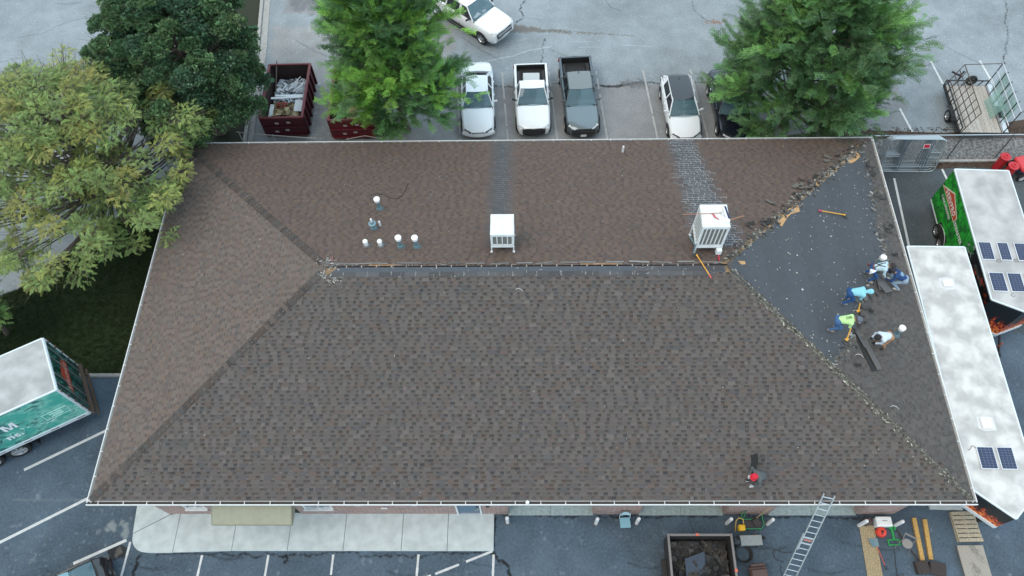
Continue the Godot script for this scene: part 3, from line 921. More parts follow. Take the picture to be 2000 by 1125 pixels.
# one run of a course from s0 to s1 at plan distance t0 from the eave
func course(mb: MB, S: Slope, s0: float, s1: float, t0: float, rg: RandomNumberGenerator, local: bool, lim := -1.0) -> void:
	var s := s0
	var is_tab := rg.randf() < 0.5
	while s < s1 - 0.01:
		var w := rg.randf_range(0.12, 0.32) if is_tab else rg.randf_range(0.09, 0.20)
		var e := minf(s + w, s1)
		var mid := S.at((s + e) * 0.5, t0 + ROW * 0.5, 0)
		var cr := 0.0 if local or S.style != 2 else crust(mid.x, mid.z)
		var c := tone(rg, S.style, mid.x, mid.z)
		var b0 := t0 - 0.004
		var b1 := t0 + ROW + 0.01
		if cr > 0.05:
			e = minf(s + rg.randf_range(0.20, 0.31), s1)
			c = c.lerp(col(0.078, 0.079, 0.083), cr)
			mb.col = c
			mb.quad(S.at(s, b0, 0.011), S.at(e, b0, 0.011), S.at(e, b1, 0.004), S.at(s, b1, 0.004))
			mb.quad(S.at(s, b0, 0.0), S.at(e, b0, 0.0), S.at(e, b0, 0.011), S.at(s, b0, 0.011))
			# the crust sits in the joints: a thin pale rim of uneven width
			if rg.randf() < cr * 1.1:
				var g := rg.randf_range(0.20, 0.40) * (0.6 + 0.4 * cr) * (1.0 if mid.x > 3 else 0.42)
				mb.col = Color(g, g * 1.0, g * 1.02)
				var q := rg.randf_range(0.014, 0.036)
				mb.quad(S.at(s, b0 + 0.002, 0.0135), S.at(e, b0 + 0.002, 0.0135), S.at(e - q * 0.5, b0 + q, 0.0125), S.at(s + q, b0 + q * 1.2, 0.0125))
				q = rg.randf_range(0.014, 0.034)
				mb.quad(S.at(s, b0 + 0.002, 0.0135), S.at(s + q, b0 + 0.004, 0.0135), S.at(s + q * 0.7, b1 - 0.01, 0.006), S.at(s, b1 - 0.01, 0.006))
		elif is_tab:
			mb.col = c
			mb.quad(S.at(s, b0, 0.014), S.at(e, b0, 0.014), S.at(e, b1, 0.004), S.at(s, b1, 0.004))
			mb.quad(S.at(s, b0, 0.0), S.at(e, b0, 0.0), S.at(e, b0, 0.014), S.at(s, b0, 0.014))
			mb.quad(S.at(s, b1, 0.0), S.at(s, b0, 0.0), S.at(s, b0, 0.014), S.at(s, b1, 0.004))
			mb.quad(S.at(e, b0, 0.0), S.at(e, b1, 0.0), S.at(e, b1, 0.004), S.at(e, b0, 0.014))
		else:
			# the lower ply between two tabs, with the dark granule band of laminated shingles along its top
			var m := t0 + ROW * rg.randf_range(0.34, 0.55)
			mb.col = Color(c.r * 0.92, c.g * 0.92, c.b * 0.93)
			mb.quad(S.at(s, b0, 0.006), S.at(e, b0, 0.006), S.at(e, m, 0.005), S.at(s, m, 0.005))
			mb.quad(S.at(s, b0, 0.0), S.at(e, b0, 0.0), S.at(e, b0, 0.006), S.at(s, b0, 0.006))
			var k := rg.randf_range(0.46, 0.70)
			if S.style > 0: k = rg.randf_range(0.64, 0.84)
			mb.col = Color(c.r * k, c.g * k, c.b * k)
			mb.quad(S.at(s, m, 0.005), S.at(e, m, 0.005), S.at(e, b1, 0.003), S.at(s, b1, 0.003))
		s = e
		is_tab = not is_tab

func build_roof() -> void:
	var slopes := [
		Slope.new(Vector3(-W2, HE, D2), Vector3(1, 0, 0), Vector3(0, 0, -1), W2 * 2, 0),
		Slope.new(Vector3(W2, HE, D2), Vector3(0, 0, -1), Vector3(-1, 0, 0), D2 * 2, 1),
		Slope.new(Vector3(W2, HE, -D2), Vector3(-1, 0, 0), Vector3(0, 0, 1), W2 * 2, 2),
		Slope.new(Vector3(-W2, HE, -D2), Vector3(0, 0, 1), Vector3(1, 0, 0), D2 * 2, 3),
	]
	# plywood deck, open along the ridge
	var deck := MB.new()
	for S in slopes:
		var e := 0.16
		var top := D2 - 0.04 if S.style % 2 == 0 else D2
		for k in [[-0.004, false], [-0.03, true]]:
			var p := [S.at(e, e, k[0]), S.at(S.len - e, e, k[0]), S.at(S.len - top, top, k[0]), S.at(top, top, k[0])]
			if S.style % 2: p = [p[0], p[1], p[2]]
			deck.face(p, p[0] + (S.n if k[1] else -S.n) )
	var gran := ntex("granule", 0.30, 3, 0.62, 1.0, 71, 256, 1.4)
	var ply := mat("roof_deck", col(0.30, 0.20, 0.11), 0.9, 0, ntex("ply", 0.03, 5, 0.6, 1.0, 73, 256, 1.2, 0.2), 0.8, true)
	roof = put(deck, "roof", ply, house)
	var sh := mat("shingle", col(1.17, 1.17, 1.17), 0.95, 0, gran, 1.6, true)
	# the 300 shingles nearest the front eave, then the rest course by course
	var F: Slope = slopes[0]
	var variants := []
	var rg := rgen(101)
	var L := Slope.new(Vector3.ZERO, Vector3(1, 0, 0), Vector3(0, 0, -1), 1.0, 0)
	for k in 14:
		var b := MB.new()
		course(b, L, 0.0, 1.0, 0.0, rg, true)
		variants.append(b.mesh())
	for r in 10:
		var t := 0.16 + r * ROW
		var s := 2.2 + (r % 3) * 0.33
		for k in 30:
			put_mesh(variants[rg.randi() % 14], "shingle", sh, roof).position = F.at(s, t, 0)
			s += 1.0
	var rest := MB.new()
	for S in slopes:
		var rows := int((D2 - 0.16) / ROW)
		for r in rows:
			var t := 0.16 + r * ROW
			var s0 := t
			var s1: float = S.len - t
			if S.style == 0:
				if r > rows - 3: continue
				if r < 10:
					course(rest, S, s0, 2.2 + (r % 3) * 0.33, t, rg, false)
					course(rest, S, 32.2 + (r % 3) * 0.33, s1, t, rg, false)
				else: course(rest, S, s0, s1, t, rg, false)
			elif S.style == 1:
				var s := s0
				while s < s1:
					var e := minf(s + rg.randf_range(0.2, 0.55), s1)
					var m: Vector3 = S.at((s + e) * 0.5, t + ROW * 0.5, 0)
					if not Geometry2D.is_point_in_polygon(Vector2(m.x + rg.randfn(0, 0.05), m.z + rg.randfn(0, 0.08)), bare): course(rest, S, s, e, t, rg, false)
					s = e
			elif S.style == 2:
				course(rest, S, s0 + (0.0 if t < 0.6 else rg.randf_range(0.05, 0.45)), s1, t, rg, false)
			else: course(rest, S, s0, s1, t, rg, false)
	put(rest, "shingles", sh, roof).set_meta("kind", "stuff")
	build_bare(slopes, rg)
	build_hips(sh, rg)
	build_ridge(slopes, sh, rg)

func build_bare(slopes: Array, rg: RandomNumberGenerator) -> void:
	var R: Slope = slopes[1]
	var felt := mat("roofing_felt", col(0.073, 0.081, 0.091), 0.85, 0, ntex("felt", 0.018, 5, 0.78, 1.0, 81, 512), 0.35, true)
	# felt in lengths running along the eave, each lapping the one below
	var t := 0.75
	var k := 0
	while t < D2:
		var t1 := minf(t + 0.92, D2 + 0.02)
		var band := PackedVector2Array([Vector2(W2 - t, -9), Vector2(W2 - t1, -9), Vector2(W2 - t1, 9), Vector2(W2 - t, 9)])
		var big := PackedVector2Array([Vector2(8.05, 0.1), Vector2(8.1, -0.02), Vector2(16.4, -8.15), Vector2(16.4, -3.0), Vector2(15.9, -0.4), Vector2(13.7, 2.8), Vector2(12.1, 3.98)])
		for poly in Geometry2D.intersect_polygons(band, big):
			var mb := MB.new()
			var idx := Geometry2D.triangulate_polygon(poly)
			mb.col = grey(0.94 + 0.08 * (k % 2))
			for i in range(0, idx.size(), 3):
				var p := []
				for j in 3:
					var q: Vector2 = poly[idx[i + j]]
					var edge := absf(q.x - (W2 - t)) < 0.01
					p.append(R.at(D2 - q.y, W2 - q.x, 0.006 if edge else 0.0015))
				mb.face(p, p[0] - R.n)
			put(mb, "felt", felt, roof)
		t = t1
		k += 1
	# bare plywood showing beside the torn hip
	for q in [[[10.75, -2.55], [11.25, -3.2], [11.75, -3.75], [12.0, -3.72], [11.98, -3.4], [11.6, -3.3], [11.35, -2.95], [11.1, -2.85], [10.95, -2.4]], [[15.15, -7.0], [15.75, -7.66], [16.05, -7.5], [15.8, -7.25], [15.55, -7.0], [15.3, -6.85]], [[14.0, -6.08], [14.5, -6.6], [15.0, -7.05], [15.05, -6.9], [14.5, -6.4], [14.1, -6.0]], [[10.15, -2.2], [10.5, -2.5], [10.55, -2.3], [10.3, -2.05]], [[8.6, -0.25], [8.9, -0.3], [8.92, -0.15], [8.7, -0.12]], [[13.0, -5.1], [13.4, -5.5], [13.55, -5.4], [13.2, -5.0]]]:
		var mb := MB.new()
		var c := Vector3.ZERO
		var pts := []
		for v in q:
			var p := on_roof(v[0], v[1], 0.012)
			pts.append(p)
			c += p
		c /= pts.size()
		for i in pts.size(): mb.face([c, pts[i], pts[(i + 1) % pts.size()]], c - Vector3.UP)
		put(mb, "bare_plywood", mat("raw_plywood", col(0.62, 0.36, 0.16), 0.85, 0, ntex("ply", 0.03, 5, 0.6, 1.0, 73, 256, 1.2, 0.2), 1.2, true), roof)
	# scraps, cap nails and granules left on the felt
	var bits := MB.new()
	for i in 420:
		var x := rg.randf_range(8.3, 16.1)
		var z := rg.randf_range(-7.5, 3.6)
		if not Geometry2D.is_point_in_polygon(Vector2(x, z), bare): continue
		var g := rg.randf_range(0.2, 0.62)
		bits.col = Color(g, g * rg.randf_range(0.85, 1.0), g * rg.randf_range(0.7, 1.0))
		var w := rg.randf_range(0.018, 0.05) * (2.0 if rg.randf() < 0.06 else 1.0)
		bits.box(on_roof(x, z, 0.014), Vector3(w, 0.008, w * rg.randf_range(0.5, 1.0)), roof_basis(x, z, rg.randf() * TAU))
	put(bits, "nail_caps", mat("scraps", Color.WHITE, 0.8), roof).set_meta("kind", "stuff")
	# ragged butts of the courses that end at the felt
	var rag := MB.new()
	for i in bare.size() - 1:
		if bare[i].x < 12.05 and bare[i].y < 0.5: continue
		var a := bare[i]
		var b := bare[i + 1]
		for j in int(a.distance_to(b) / 0.085):
			var q := a.lerp(b, rg.randf()) + Vector2(rg.randfn(0, 0.11), rg.randfn(0, 0.11))
			var g := rg.randf_range(0.02, 0.22) if rg.randf() < 0.8 else rg.randf_range(0.2, 0.36)
			rag.col = Color(g, g * 0.95, g * 0.86)
			rag.box(on_roof(q.x, q.y, 0.022), Vector3(rg.randf_range(0.05, 0.24), 0.01, rg.randf_range(0.03, 0.11)), roof_basis(q.x, q.y, rg.randfn(0, 0.6)) * Basis.from_euler(Vector3(rg.randfn(0, 0.15), 0, rg.randfn(0, 0.15))))
	put(rag, "torn_edge", mat("scraps", Color.WHITE, 0.8), roof).set_meta("kind", "stuff")

func hip_cap_mesh(style: int, rg: RandomNumberGenerator) -> ArrayMesh:
	var mb := MB.new()
	var c := tone(rg, style, 0, 0)
	var k := rg.randf_range(0.45, 0.85)  # dark caps; also paints in the change of light between the slopes
	mb.col = Color(c.r * k, c.g * k, c.b * k)
	var drop := SL / sqrt(2.0)
	for s in [-1.0, 1.0]:
		var e := Vector3(s * 0.155, -0.155 * drop, 0)
		mb.face([Vector3(0, 0.036, 0), e + Vector3(0, 0.03, 0), e + Vector3(0, 0.016, 0.2), Vector3(0, 0.02, 0.2)], Vector3(0, -1, 0.1))
		mb.face([Vector3(0, 0.012, 0), e + Vector3(0, 0.01, 0), e + Vector3(0, 0.03, 0), Vector3(0, 0.036, 0)], Vector3(0, 0, 1))
		mb.face([e + Vector3(0, 0.008, 0), e + Vector3(0, 0.008, 0.2), e + Vector3(0, 0.016, 0.2), e + Vector3(0, 0.03, 0)], Vector3(0, -0.02, 0.1))
	return mb.mesh()

func build_hips(sh: Material, rg: RandomNumberGenerator) -> void:
	var caps := []
	for k in 10: caps.append(hip_cap_mesh(3 if k < 5 else 0, rg))
	for h in [[Vector3(-W2 + 0.2, 0, D2 - 0.2), Vector3(-(W2 - D2) - 0.25, 0, 0.25)], [Vector3(-W2 + 0.2, 0, -D2 + 0.2), Vector3(-(W2 - D2) - 0.25, 0, -0.25)]]:
		var a := on_roof(h[0].x, h[0].z)
		var b := on_roof(h[1].x, h[1].z)
		var d := (b - a).normalized()
		var x := Vector3.UP.cross(d).normalized()
		var B := Basis(x, d.cross(x), d)
		var n := int(a.distance_to(b) / 0.17)
		for i in n:
			var o := put_mesh(caps[rg.randi() % 10], "hip_cap", sh, roof)
			o.transform = Transform3D(B, a.lerp(b, float(i) / n))
	# front right hip: caps torn off, pale felt strips and mastic left along it
	var scar := MB.new()
	var a := Vector2(8.25, 0.25)
	var b := Vector2(16.75, 8.65)
	for i in 1000:
		var t := rg.randf()
		var off := rg.randfn(0, 0.042)
		var q := a.lerp(b, t) + Vector2(off, -off)
		var g := rg.randf_range(0.10, 0.34) if rg.randf() < 0.45 else rg.randf_range(0.06, 0.13)
		if absf(off) > 0.06 and rg.randf() < 0.4: g = rg.randf_range(0.3, 0.5)
		scar.col = Color(g, g * 0.96, g * 0.76)
		scar.box(on_roof(q.x, q.y, 0.02), Vector3(rg.randf_range(0.02, 0.05), 0.008, rg.randf_range(0.04, 0.14)), roof_basis(q.x, q.y, PI * 0.25 + rg.randfn(0, 0.25)))
	put(scar, "torn_hip", mat("scraps", Color.WHITE, 0.8), roof).set_meta("kind", "stuff")
	var base := MB.new()
	base.col = col(0.14, 0.132, 0.11)
	for s in [-1.0, 1.0]:
		var o: Vector2 = Vector2(0.06, -0.06) * s
		var p := [on_roof(a.x, a.y, 0.016), on_roof(b.x, b.y, 0.016), on_roof(b.x + o.x, b.y + o.y, 0.017), on_roof(a.x + o.x, a.y + o.y, 0.017)]
		base.face(p, p[0] - Vector3.UP)
	put(base, "hip_felt", mat("scraps", Color.WHITE, 0.8), roof)
	# back right hip: torn butts
	var torn := MB.new()
	for i in 420:
		var t := rg.randf()
		var q := Vector2(8.25, -0.2).lerp(Vector2(16.6, -8.5), t) + Vector2(rg.randfn(-0.06, 0.13), rg.randfn(-0.06, 0.13))
		var g := rg.randf_range(0.02, 0.12) if rg.randf() < 0.7 else rg.randf_range(0.14, 0.34)
		torn.col = Color(g, g * 0.93, g * 0.8)
		torn.box(on_roof(q.x, q.y, 0.025), Vector3(rg.randf_range(0.04, 0.2), 0.01, rg.randf_range(0.03, 0.12)), roof_basis(q.x, q.y, rg.randf() * TAU) * Basis.from_euler(Vector3(rg.randfn(0, 0.2), 0, rg.randfn(0, 0.2))))
	put(torn, "torn_hip", mat("scraps", Color.WHITE, 0.8), roof).set_meta("kind", "stuff")

func build_ridge(slopes: Array, sh: Material, rg: RandomNumberGenerator) -> void:
	var x0 := -(W2 - D2) + 0.1
	var x1 := W2 - D2 - 0.1
	# felt band in front of the open ridge, then bared courses in lengths
	var bluefelt := mat("ridge_felt", col(0.075, 0.088, 0.104), 0.8, 0, ntex("felt", 0.018, 5, 0.78, 1.0, 81, 512), 0.5, true)
	var F: Slope = slopes[0]
	var T := func(x: float, d: float, up: float) -> Vector3: return F.at(x + W2, D2 - d, up)
	var fb := MB.new()
	fb.quad(T.call(x0, 0.30, 0.012), T.call(x1, 0.30, 0.012), T.call(x1, 0.035, 0.012), T.call(x0 + 0.4, 0.035, 0.012))
	put(fb, "ridge_felt", bluefelt, roof)
	var x := x0 + 0.15
	while x < x1 - 0.3:
		var w := rg.randf_range(0.92, 1.02)
		var late := x > 3.65
		for lane in ([0, 1] if late else [0]):
			var d0: float = 0.42 - 0.18 * lane
			var mb := MB.new()
			var g := rg.randf_range(0.065, 0.10)
			mb.col = Color(g, g, g * 1.03)
			var a := x + (0.45 if lane else 0.0)
			var b := minf(a + w - 0.012, x1)
			if b - a > 0.2:
				mb.quad(T.call(a, d0, 0.024), T.call(b, d0, 0.024), T.call(b, d0 - 0.19, 0.016), T.call(a, d0 - 0.19, 0.016))
				mb.quad(T.call(a, d0, 0.0), T.call(b, d0, 0.0), T.call(b, d0, 0.024), T.call(a, d0, 0.024))
				put(mb, "ridge_shingle", sh, roof)
		x += w
	# mastic and broken felt at the joints and along both edges
	var pale := MB.new()
	for i in 150:
		var px := rg.randf_range(x0, x1)
		var fr := rg.randf() < 0.4
		var d := rg.randf_range(0.05, 0.46) if fr else -rg.randf_range(0.05, 0.14)
		var g := rg.randf_range(0.10, 0.30)
		pale.col = Color(g, g * 0.96, g * 0.9)
		pale.box(on_roof(px, d, 0.03), Vector3(rg.randf_range(0.03, 0.14) * (1 if fr else 2), 0.008, rg.randf_range(0.012, 0.035)), roof_basis(px, d, PI * 0.5 * (rg.randi() % 2) + rg.randfn(0, 0.12)))
	var xx := x0 + 0.6
	while xx < x1 - 0.3:
		for i in 9:
			var d := 0.24 + i * 0.02 + rg.randfn(0, 0.01)
			var g := rg.randf_range(0.14, 0.34)
			pale.col = Color(g, g, g * 0.97)
			pale.box(on_roof(xx + rg.randfn(0, 0.014), d, 0.03), Vector3(0.028, 0.008, 0.03), roof_basis(xx, d, rg.randf()))
		xx += 0.98
	for s in [[-7.95, -0.05], [-8.2, -0.3], [-8.2, 0.35], [-7.8, 0.5]]:
		for i in 26:
			var px: float = s[0] + rg.randfn(0, 0.16)
			var d: float = s[1] + rg.randfn(0, 0.09)
			var g := rg.randf_range(0.1, 0.46)
			pale.col = Color(g, g * 0.97, g * 0.88)
			pale.box(on_roof(px, d, 0.03), Vector3(rg.randf_range(0.03, 0.14), 0.01, rg.randf_range(0.015, 0.04)), roof_basis(px, d, rg.randf() * TAU))
	put(pale, "mastic", mat("scraps", Color.WHITE, 0.8), roof).set_meta("kind", "stuff")
	# torn upper courses behind the slot, curled up
	var wood := mat("raw_plywood", col(0.62, 0.36, 0.16), 0.85)
	for i in 17:
		var px := lerpf(x0 + 0.3, x1 - 0.6, i / 16.0) + rg.randfn(0, 0.1)
		var w := rg.randf_range(0.5, 1.0)
		var mb := MB.new()
		var g := rg.randf_range(0.10, 0.26)
		mb.col = Color(g, g * 0.95, g * 0.9)
		var y := rg.randf_range(0.03, 0.06)
		mb.box(on_roof(px, -0.10 - rg.randf() * 0.07, y), Vector3(w, 0.022, rg.randf_range(0.04, 0.09)), roof_basis(px, -0.1, rg.randfn(0, 0.05)), 0.005)
		put(mb, "torn_course", mat("scraps", Color.WHITE, 0.8), roof)
	for s in [[-6.4, -5.1], [2.2, 3.9]]:
		var mb := MB.new()
		mb.bar(on_roof(s[0], -0.06, 0.02), on_roof(s[1], -0.055, 0.02), 0.022, 0.02)
		put(mb, "ridge_board", wood, roof)
	# truss tips seen in the slot
	var tx := -7.3
	while tx < 7.6:
		var mb := MB.new()
		mb.box(Vector3(tx, HR - 0.05, 0), Vector3(0.04, 0.09, 0.11), Basis.IDENTITY, 0.004)
		put(mb, "truss_tip", mat("truss_wood", col(0.58, 0.5, 0.42), 0.85), roof)
		tx += 0.61
	# added near-black sheet below the slot, its colour standing in for attic darkness
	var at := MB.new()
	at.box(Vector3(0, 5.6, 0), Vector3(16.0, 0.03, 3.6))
	put(at, "attic_blackout", mat("attic_black", grey(0.03), 0.95), roof)


# ---------------------------------------------------------------- things on the roof
func flue(x: float, z: float, h: float, label: String, disc := false) -> Node3D:
	var t := thing("flue_vent", label, "vent", on_roof(x, z), 0.0, "flue vents on the roof")
	var galv := mat("galvanised_blue", col(0.21, 0.33, 0.37), 0.45, 0.35, ntex("trimdirt", 0.03, 4, 0.82, 1.0, 51), 2.0)
	var whitec := mat("vent_white", col(0.82, 0.82, 0.80), 0.5)
	var b := MB.new()
	b.lathe([Vector2(0.15, -0.05), Vector2(0.145, 0.02), Vector2(0.10, 0.16), Vector2(0.085, 0.18)], 18)
	put(b, "flashing_cone", galv, t)
	var fl := MB.new()
	fl.box(Vector3(0.05, 0.012, 0), Vector3(0.34, 0.008, 0.28), roof_basis(x, z, 0), 0.003)
	put(fl, "flashing", mat("flashing_dusty", col(0.10, 0.095, 0.088), 0.8), t)
	var p := MB.new()
	p.lathe([Vector2(0.075, 0.1), Vector2(0.075, h - 0.12), Vector2(0.068, h - 0.1)], 16)
	put(p, "pipe", galv, t)
	var c := MB.new()
	if disc:
		c.lathe([Vector2(0.0, h * 0.62 + 0.05), Vector2(0.16, h * 0.62 + 0.02), Vector2(0.165, h * 0.62), Vector2(0.08, h * 0.62 - 0.04)], 18)
		put(c, "storm_collar", galv, t)
		var q := MB.new()
		q.lathe([Vector2(0.042, h * 0.6), Vector2(0.042, h + 0.1), Vector2(0.03, h + 0.12), Vector2(0.0, h + 0.12)], 14)
		put(q, "white_pipe", whitec, t)
		return t
	c.lathe([Vector2(0.12, h - 0.15), Vector2(0.125, h - 0.02), Vector2(0.12, h), Vector2(0.0, h + 0.012)], 20)
	c.lathe([Vector2(0.135, h - 0.012), Vector2(0.138, h + 0.004), Vector2(0.128, h + 0.016), Vector2(0.0, h + 0.024)], 20)
	put(c, "cap", whitec, t)
	var s := MB.new()
	for k in 4: s.bar(Vector3(cos(k * 1.57) * 0.078, h - 0.28, sin(k * 1.57) * 0.078), Vector3(cos(k * 1.57) * 0.118, h - 0.1, sin(k * 1.57) * 0.118), 0.014, 0.006)
	put(s, "bracket", galv, t)
	return t

func white_vent(x: float, z: float, h: float, r: float, label: String) -> void:
	var t := thing("pipe_vent", label, "vent", on_roof(x, z), 0.0, "white pipe vents on the roof")
	var whitec := mat("vent_white", col(0.82, 0.82, 0.80), 0.5)
	var p := MB.new()
	p.lathe([Vector2(r, -0.03), Vector2(r, h), Vector2(r * 0.82, h + 0.012), Vector2(r * 0.8, h - 0.03), Vector2(0, h - 0.04)], 16)
	put(p, "pipe", whitec, t)
	if r > 0.06:
		var f := MB.new()
		f.lathe([Vector2(0.16, 0.0), Vector2(0.155, 0.03), Vector2(r + 0.01, 0.09)], 18)
		put(f, "collar", mat("flashing_grey", col(0.16, 0.16, 0.155), 0.6, 0.3), t)
		var c := MB.new()
		c.lathe([Vector2(r * 1.2, h - 0.06), Vector2(r * 1.25, h + 0.02), Vector2(r * 0.9, h + 0.07), Vector2(0, h + 0.085)], 16)
		put(c, "cap", whitec, t)
		var g := MB.new()
		g.box(Vector3(0.15, 0.03, -0.02), Vector3(0.22, 0.012, 0.05), roof_basis(x, z, 0.0))
		put(g, "strap", mat("flashing_grey", col(0.16, 0.16, 0.155), 0.6, 0.3), t)

func cooler(x: float, z: float, y0: float, y1: float, w: float, d: float, panels: int, label: String) -> Node3D:
	var t := thing("evaporative_cooler", label, "rooftop cooler", Vector3(x, y0, z), 0.0, "evaporative coolers on the roof")
	var wh := mat("cooler_white", col(0.80, 0.83, 0.82), 0.45, 0, ntex("coolerdirt", 0.012, 4, 0.80, 1.0, 58), 0.9)
	var pad := mat("cooler_pad", col(0.235, 0.24, 0.215), 0.9, 0, ntex("gritt", 0.2, 3, 0.45, 1.0, 43), 3.0)
	var h := y1 - y0
	var top := MB.new()
	top.box(Vector3(0, h - 0.04, 0), Vector3(w, 0.08, d), Basis.IDENTITY, 0.02)
	top.box(Vector3(0, h + 0.004, 0), Vector3(w * 0.9, 0.02, d * 0.9), Basis.IDENTITY, 0.008)
	put(top, "top_pan", wh, t)
	var core := MB.new()
	core.box(Vector3(0, h * 0.5, 0), Vector3(w - 0.16, h - 0.1, d - 0.16))
	put(core, "housing", wh, t)
	var base := MB.new()
	base.box(Vector3(0, 0.06, 0), Vector3(w, 0.12, d), Basis.IDENTITY, 0.015)
	put(base, "water_pan", wh, t)
	for side in 4:
		var B := Basis(Vector3.UP, side * PI * 0.5)
		var ww := w if side % 2 == 0 else d
		var dd := d if side % 2 == 0 else w
		var fr := MB.new()
		fr.box(B * Vector3(0, h - 0.13, dd * 0.5 - 0.03), Vector3(ww - 0.07, 0.09, 0.05), B, 0.008)
		fr.box(B * Vector3(0, 0.17, dd * 0.5 - 0.03), Vector3(ww - 0.07, 0.09, 0.05), B, 0.008)
		var n := panels
		for k in n + 1:
			var px := lerpf(-ww * 0.5 + 0.05, ww * 0.5 - 0.05, float(k) / n)
			fr.box(B * Vector3(px, h * 0.5, dd * 0.5 - 0.028), Vector3(0.045 if k > 0 and k < n else 0.09, h - 0.3, 0.05), B, 0.008)
		put(fr, "louvre_frame", wh, t)
		for k in n:
			var pa := MB.new()
			var px := lerpf(-ww * 0.5 + 0.05, ww * 0.5 - 0.05, (k + 0.5) / n)
			pa.box(B * Vector3(px, h * 0.5, dd * 0.5 - 0.065), Vector3((ww - 0.1) / n - 0.04, h - 0.3, 0.02), B)
			for j in int((h - 0.36) / 0.06): pa.box(B * Vector3(px, 0.24 + j * 0.06, dd * 0.5 - 0.048), Vector3((ww - 0.1) / n - 0.045, 0.035, 0.012), B * Basis(Vector3.RIGHT, -0.5))
			put(pa, "pad_panel", pad, t)
	var corner := MB.new()
	for q in 4: corner.box(Vector3((w * 0.5 - 0.025) * (1 if q & 1 else -1), h * 0.5, (d * 0.5 - 0.025) * (1 if q & 2 else -1)), Vector3(0.05, h - 0.06, 0.05), Basis.IDENTITY, 0.01)
	put(corner, "corner_post", wh, t)
	var duct := MB.new()
	duct.box(Vector3(0, -0.3, -0.02), Vector3(w * 0.55, 0.66, d * 0.5))
	put(duct, "duct", mat("duct_metal", col(0.12, 0.15, 0.165), 0.5, 0.4), t)
	for q in 4:
		var lx := (w * 0.5 - 0.02) * (1 if q & 1 else -1)
		var lz := (d * 0.5 + 0.0) * (1 if q & 2 else -1)
		var gy := lift(x + lx, z + lz) - y0
		var leg := MB.new()
		leg.box(Vector3(lx, (gy + 0.1) * 0.5, lz), Vector3(0.05, 0.1 - gy, 0.05), Basis.IDENTITY, 0.008)
		leg.box(Vector3(lx, gy + 0.02, lz + 0.02), Vector3(0.09, 0.02, 0.12), roof_basis(x + lx, z + lz, 0))
		put(leg, "leg", wh, t)
	return t

# long handled tool: a = butt, b = head
func tool_pole(called: String, label: String, cat: String, a: Vector3, b: Vector3, r: float, handle: Material, group := "") -> Node3D:
	var t := thing(called, label, cat, a, 0.0, group)
	var p := MB.new()
	p.tube([Vector3.ZERO, (b - a) * 0.5, b - a], r, 8)
	put(p, "handle", handle, t)
	return t

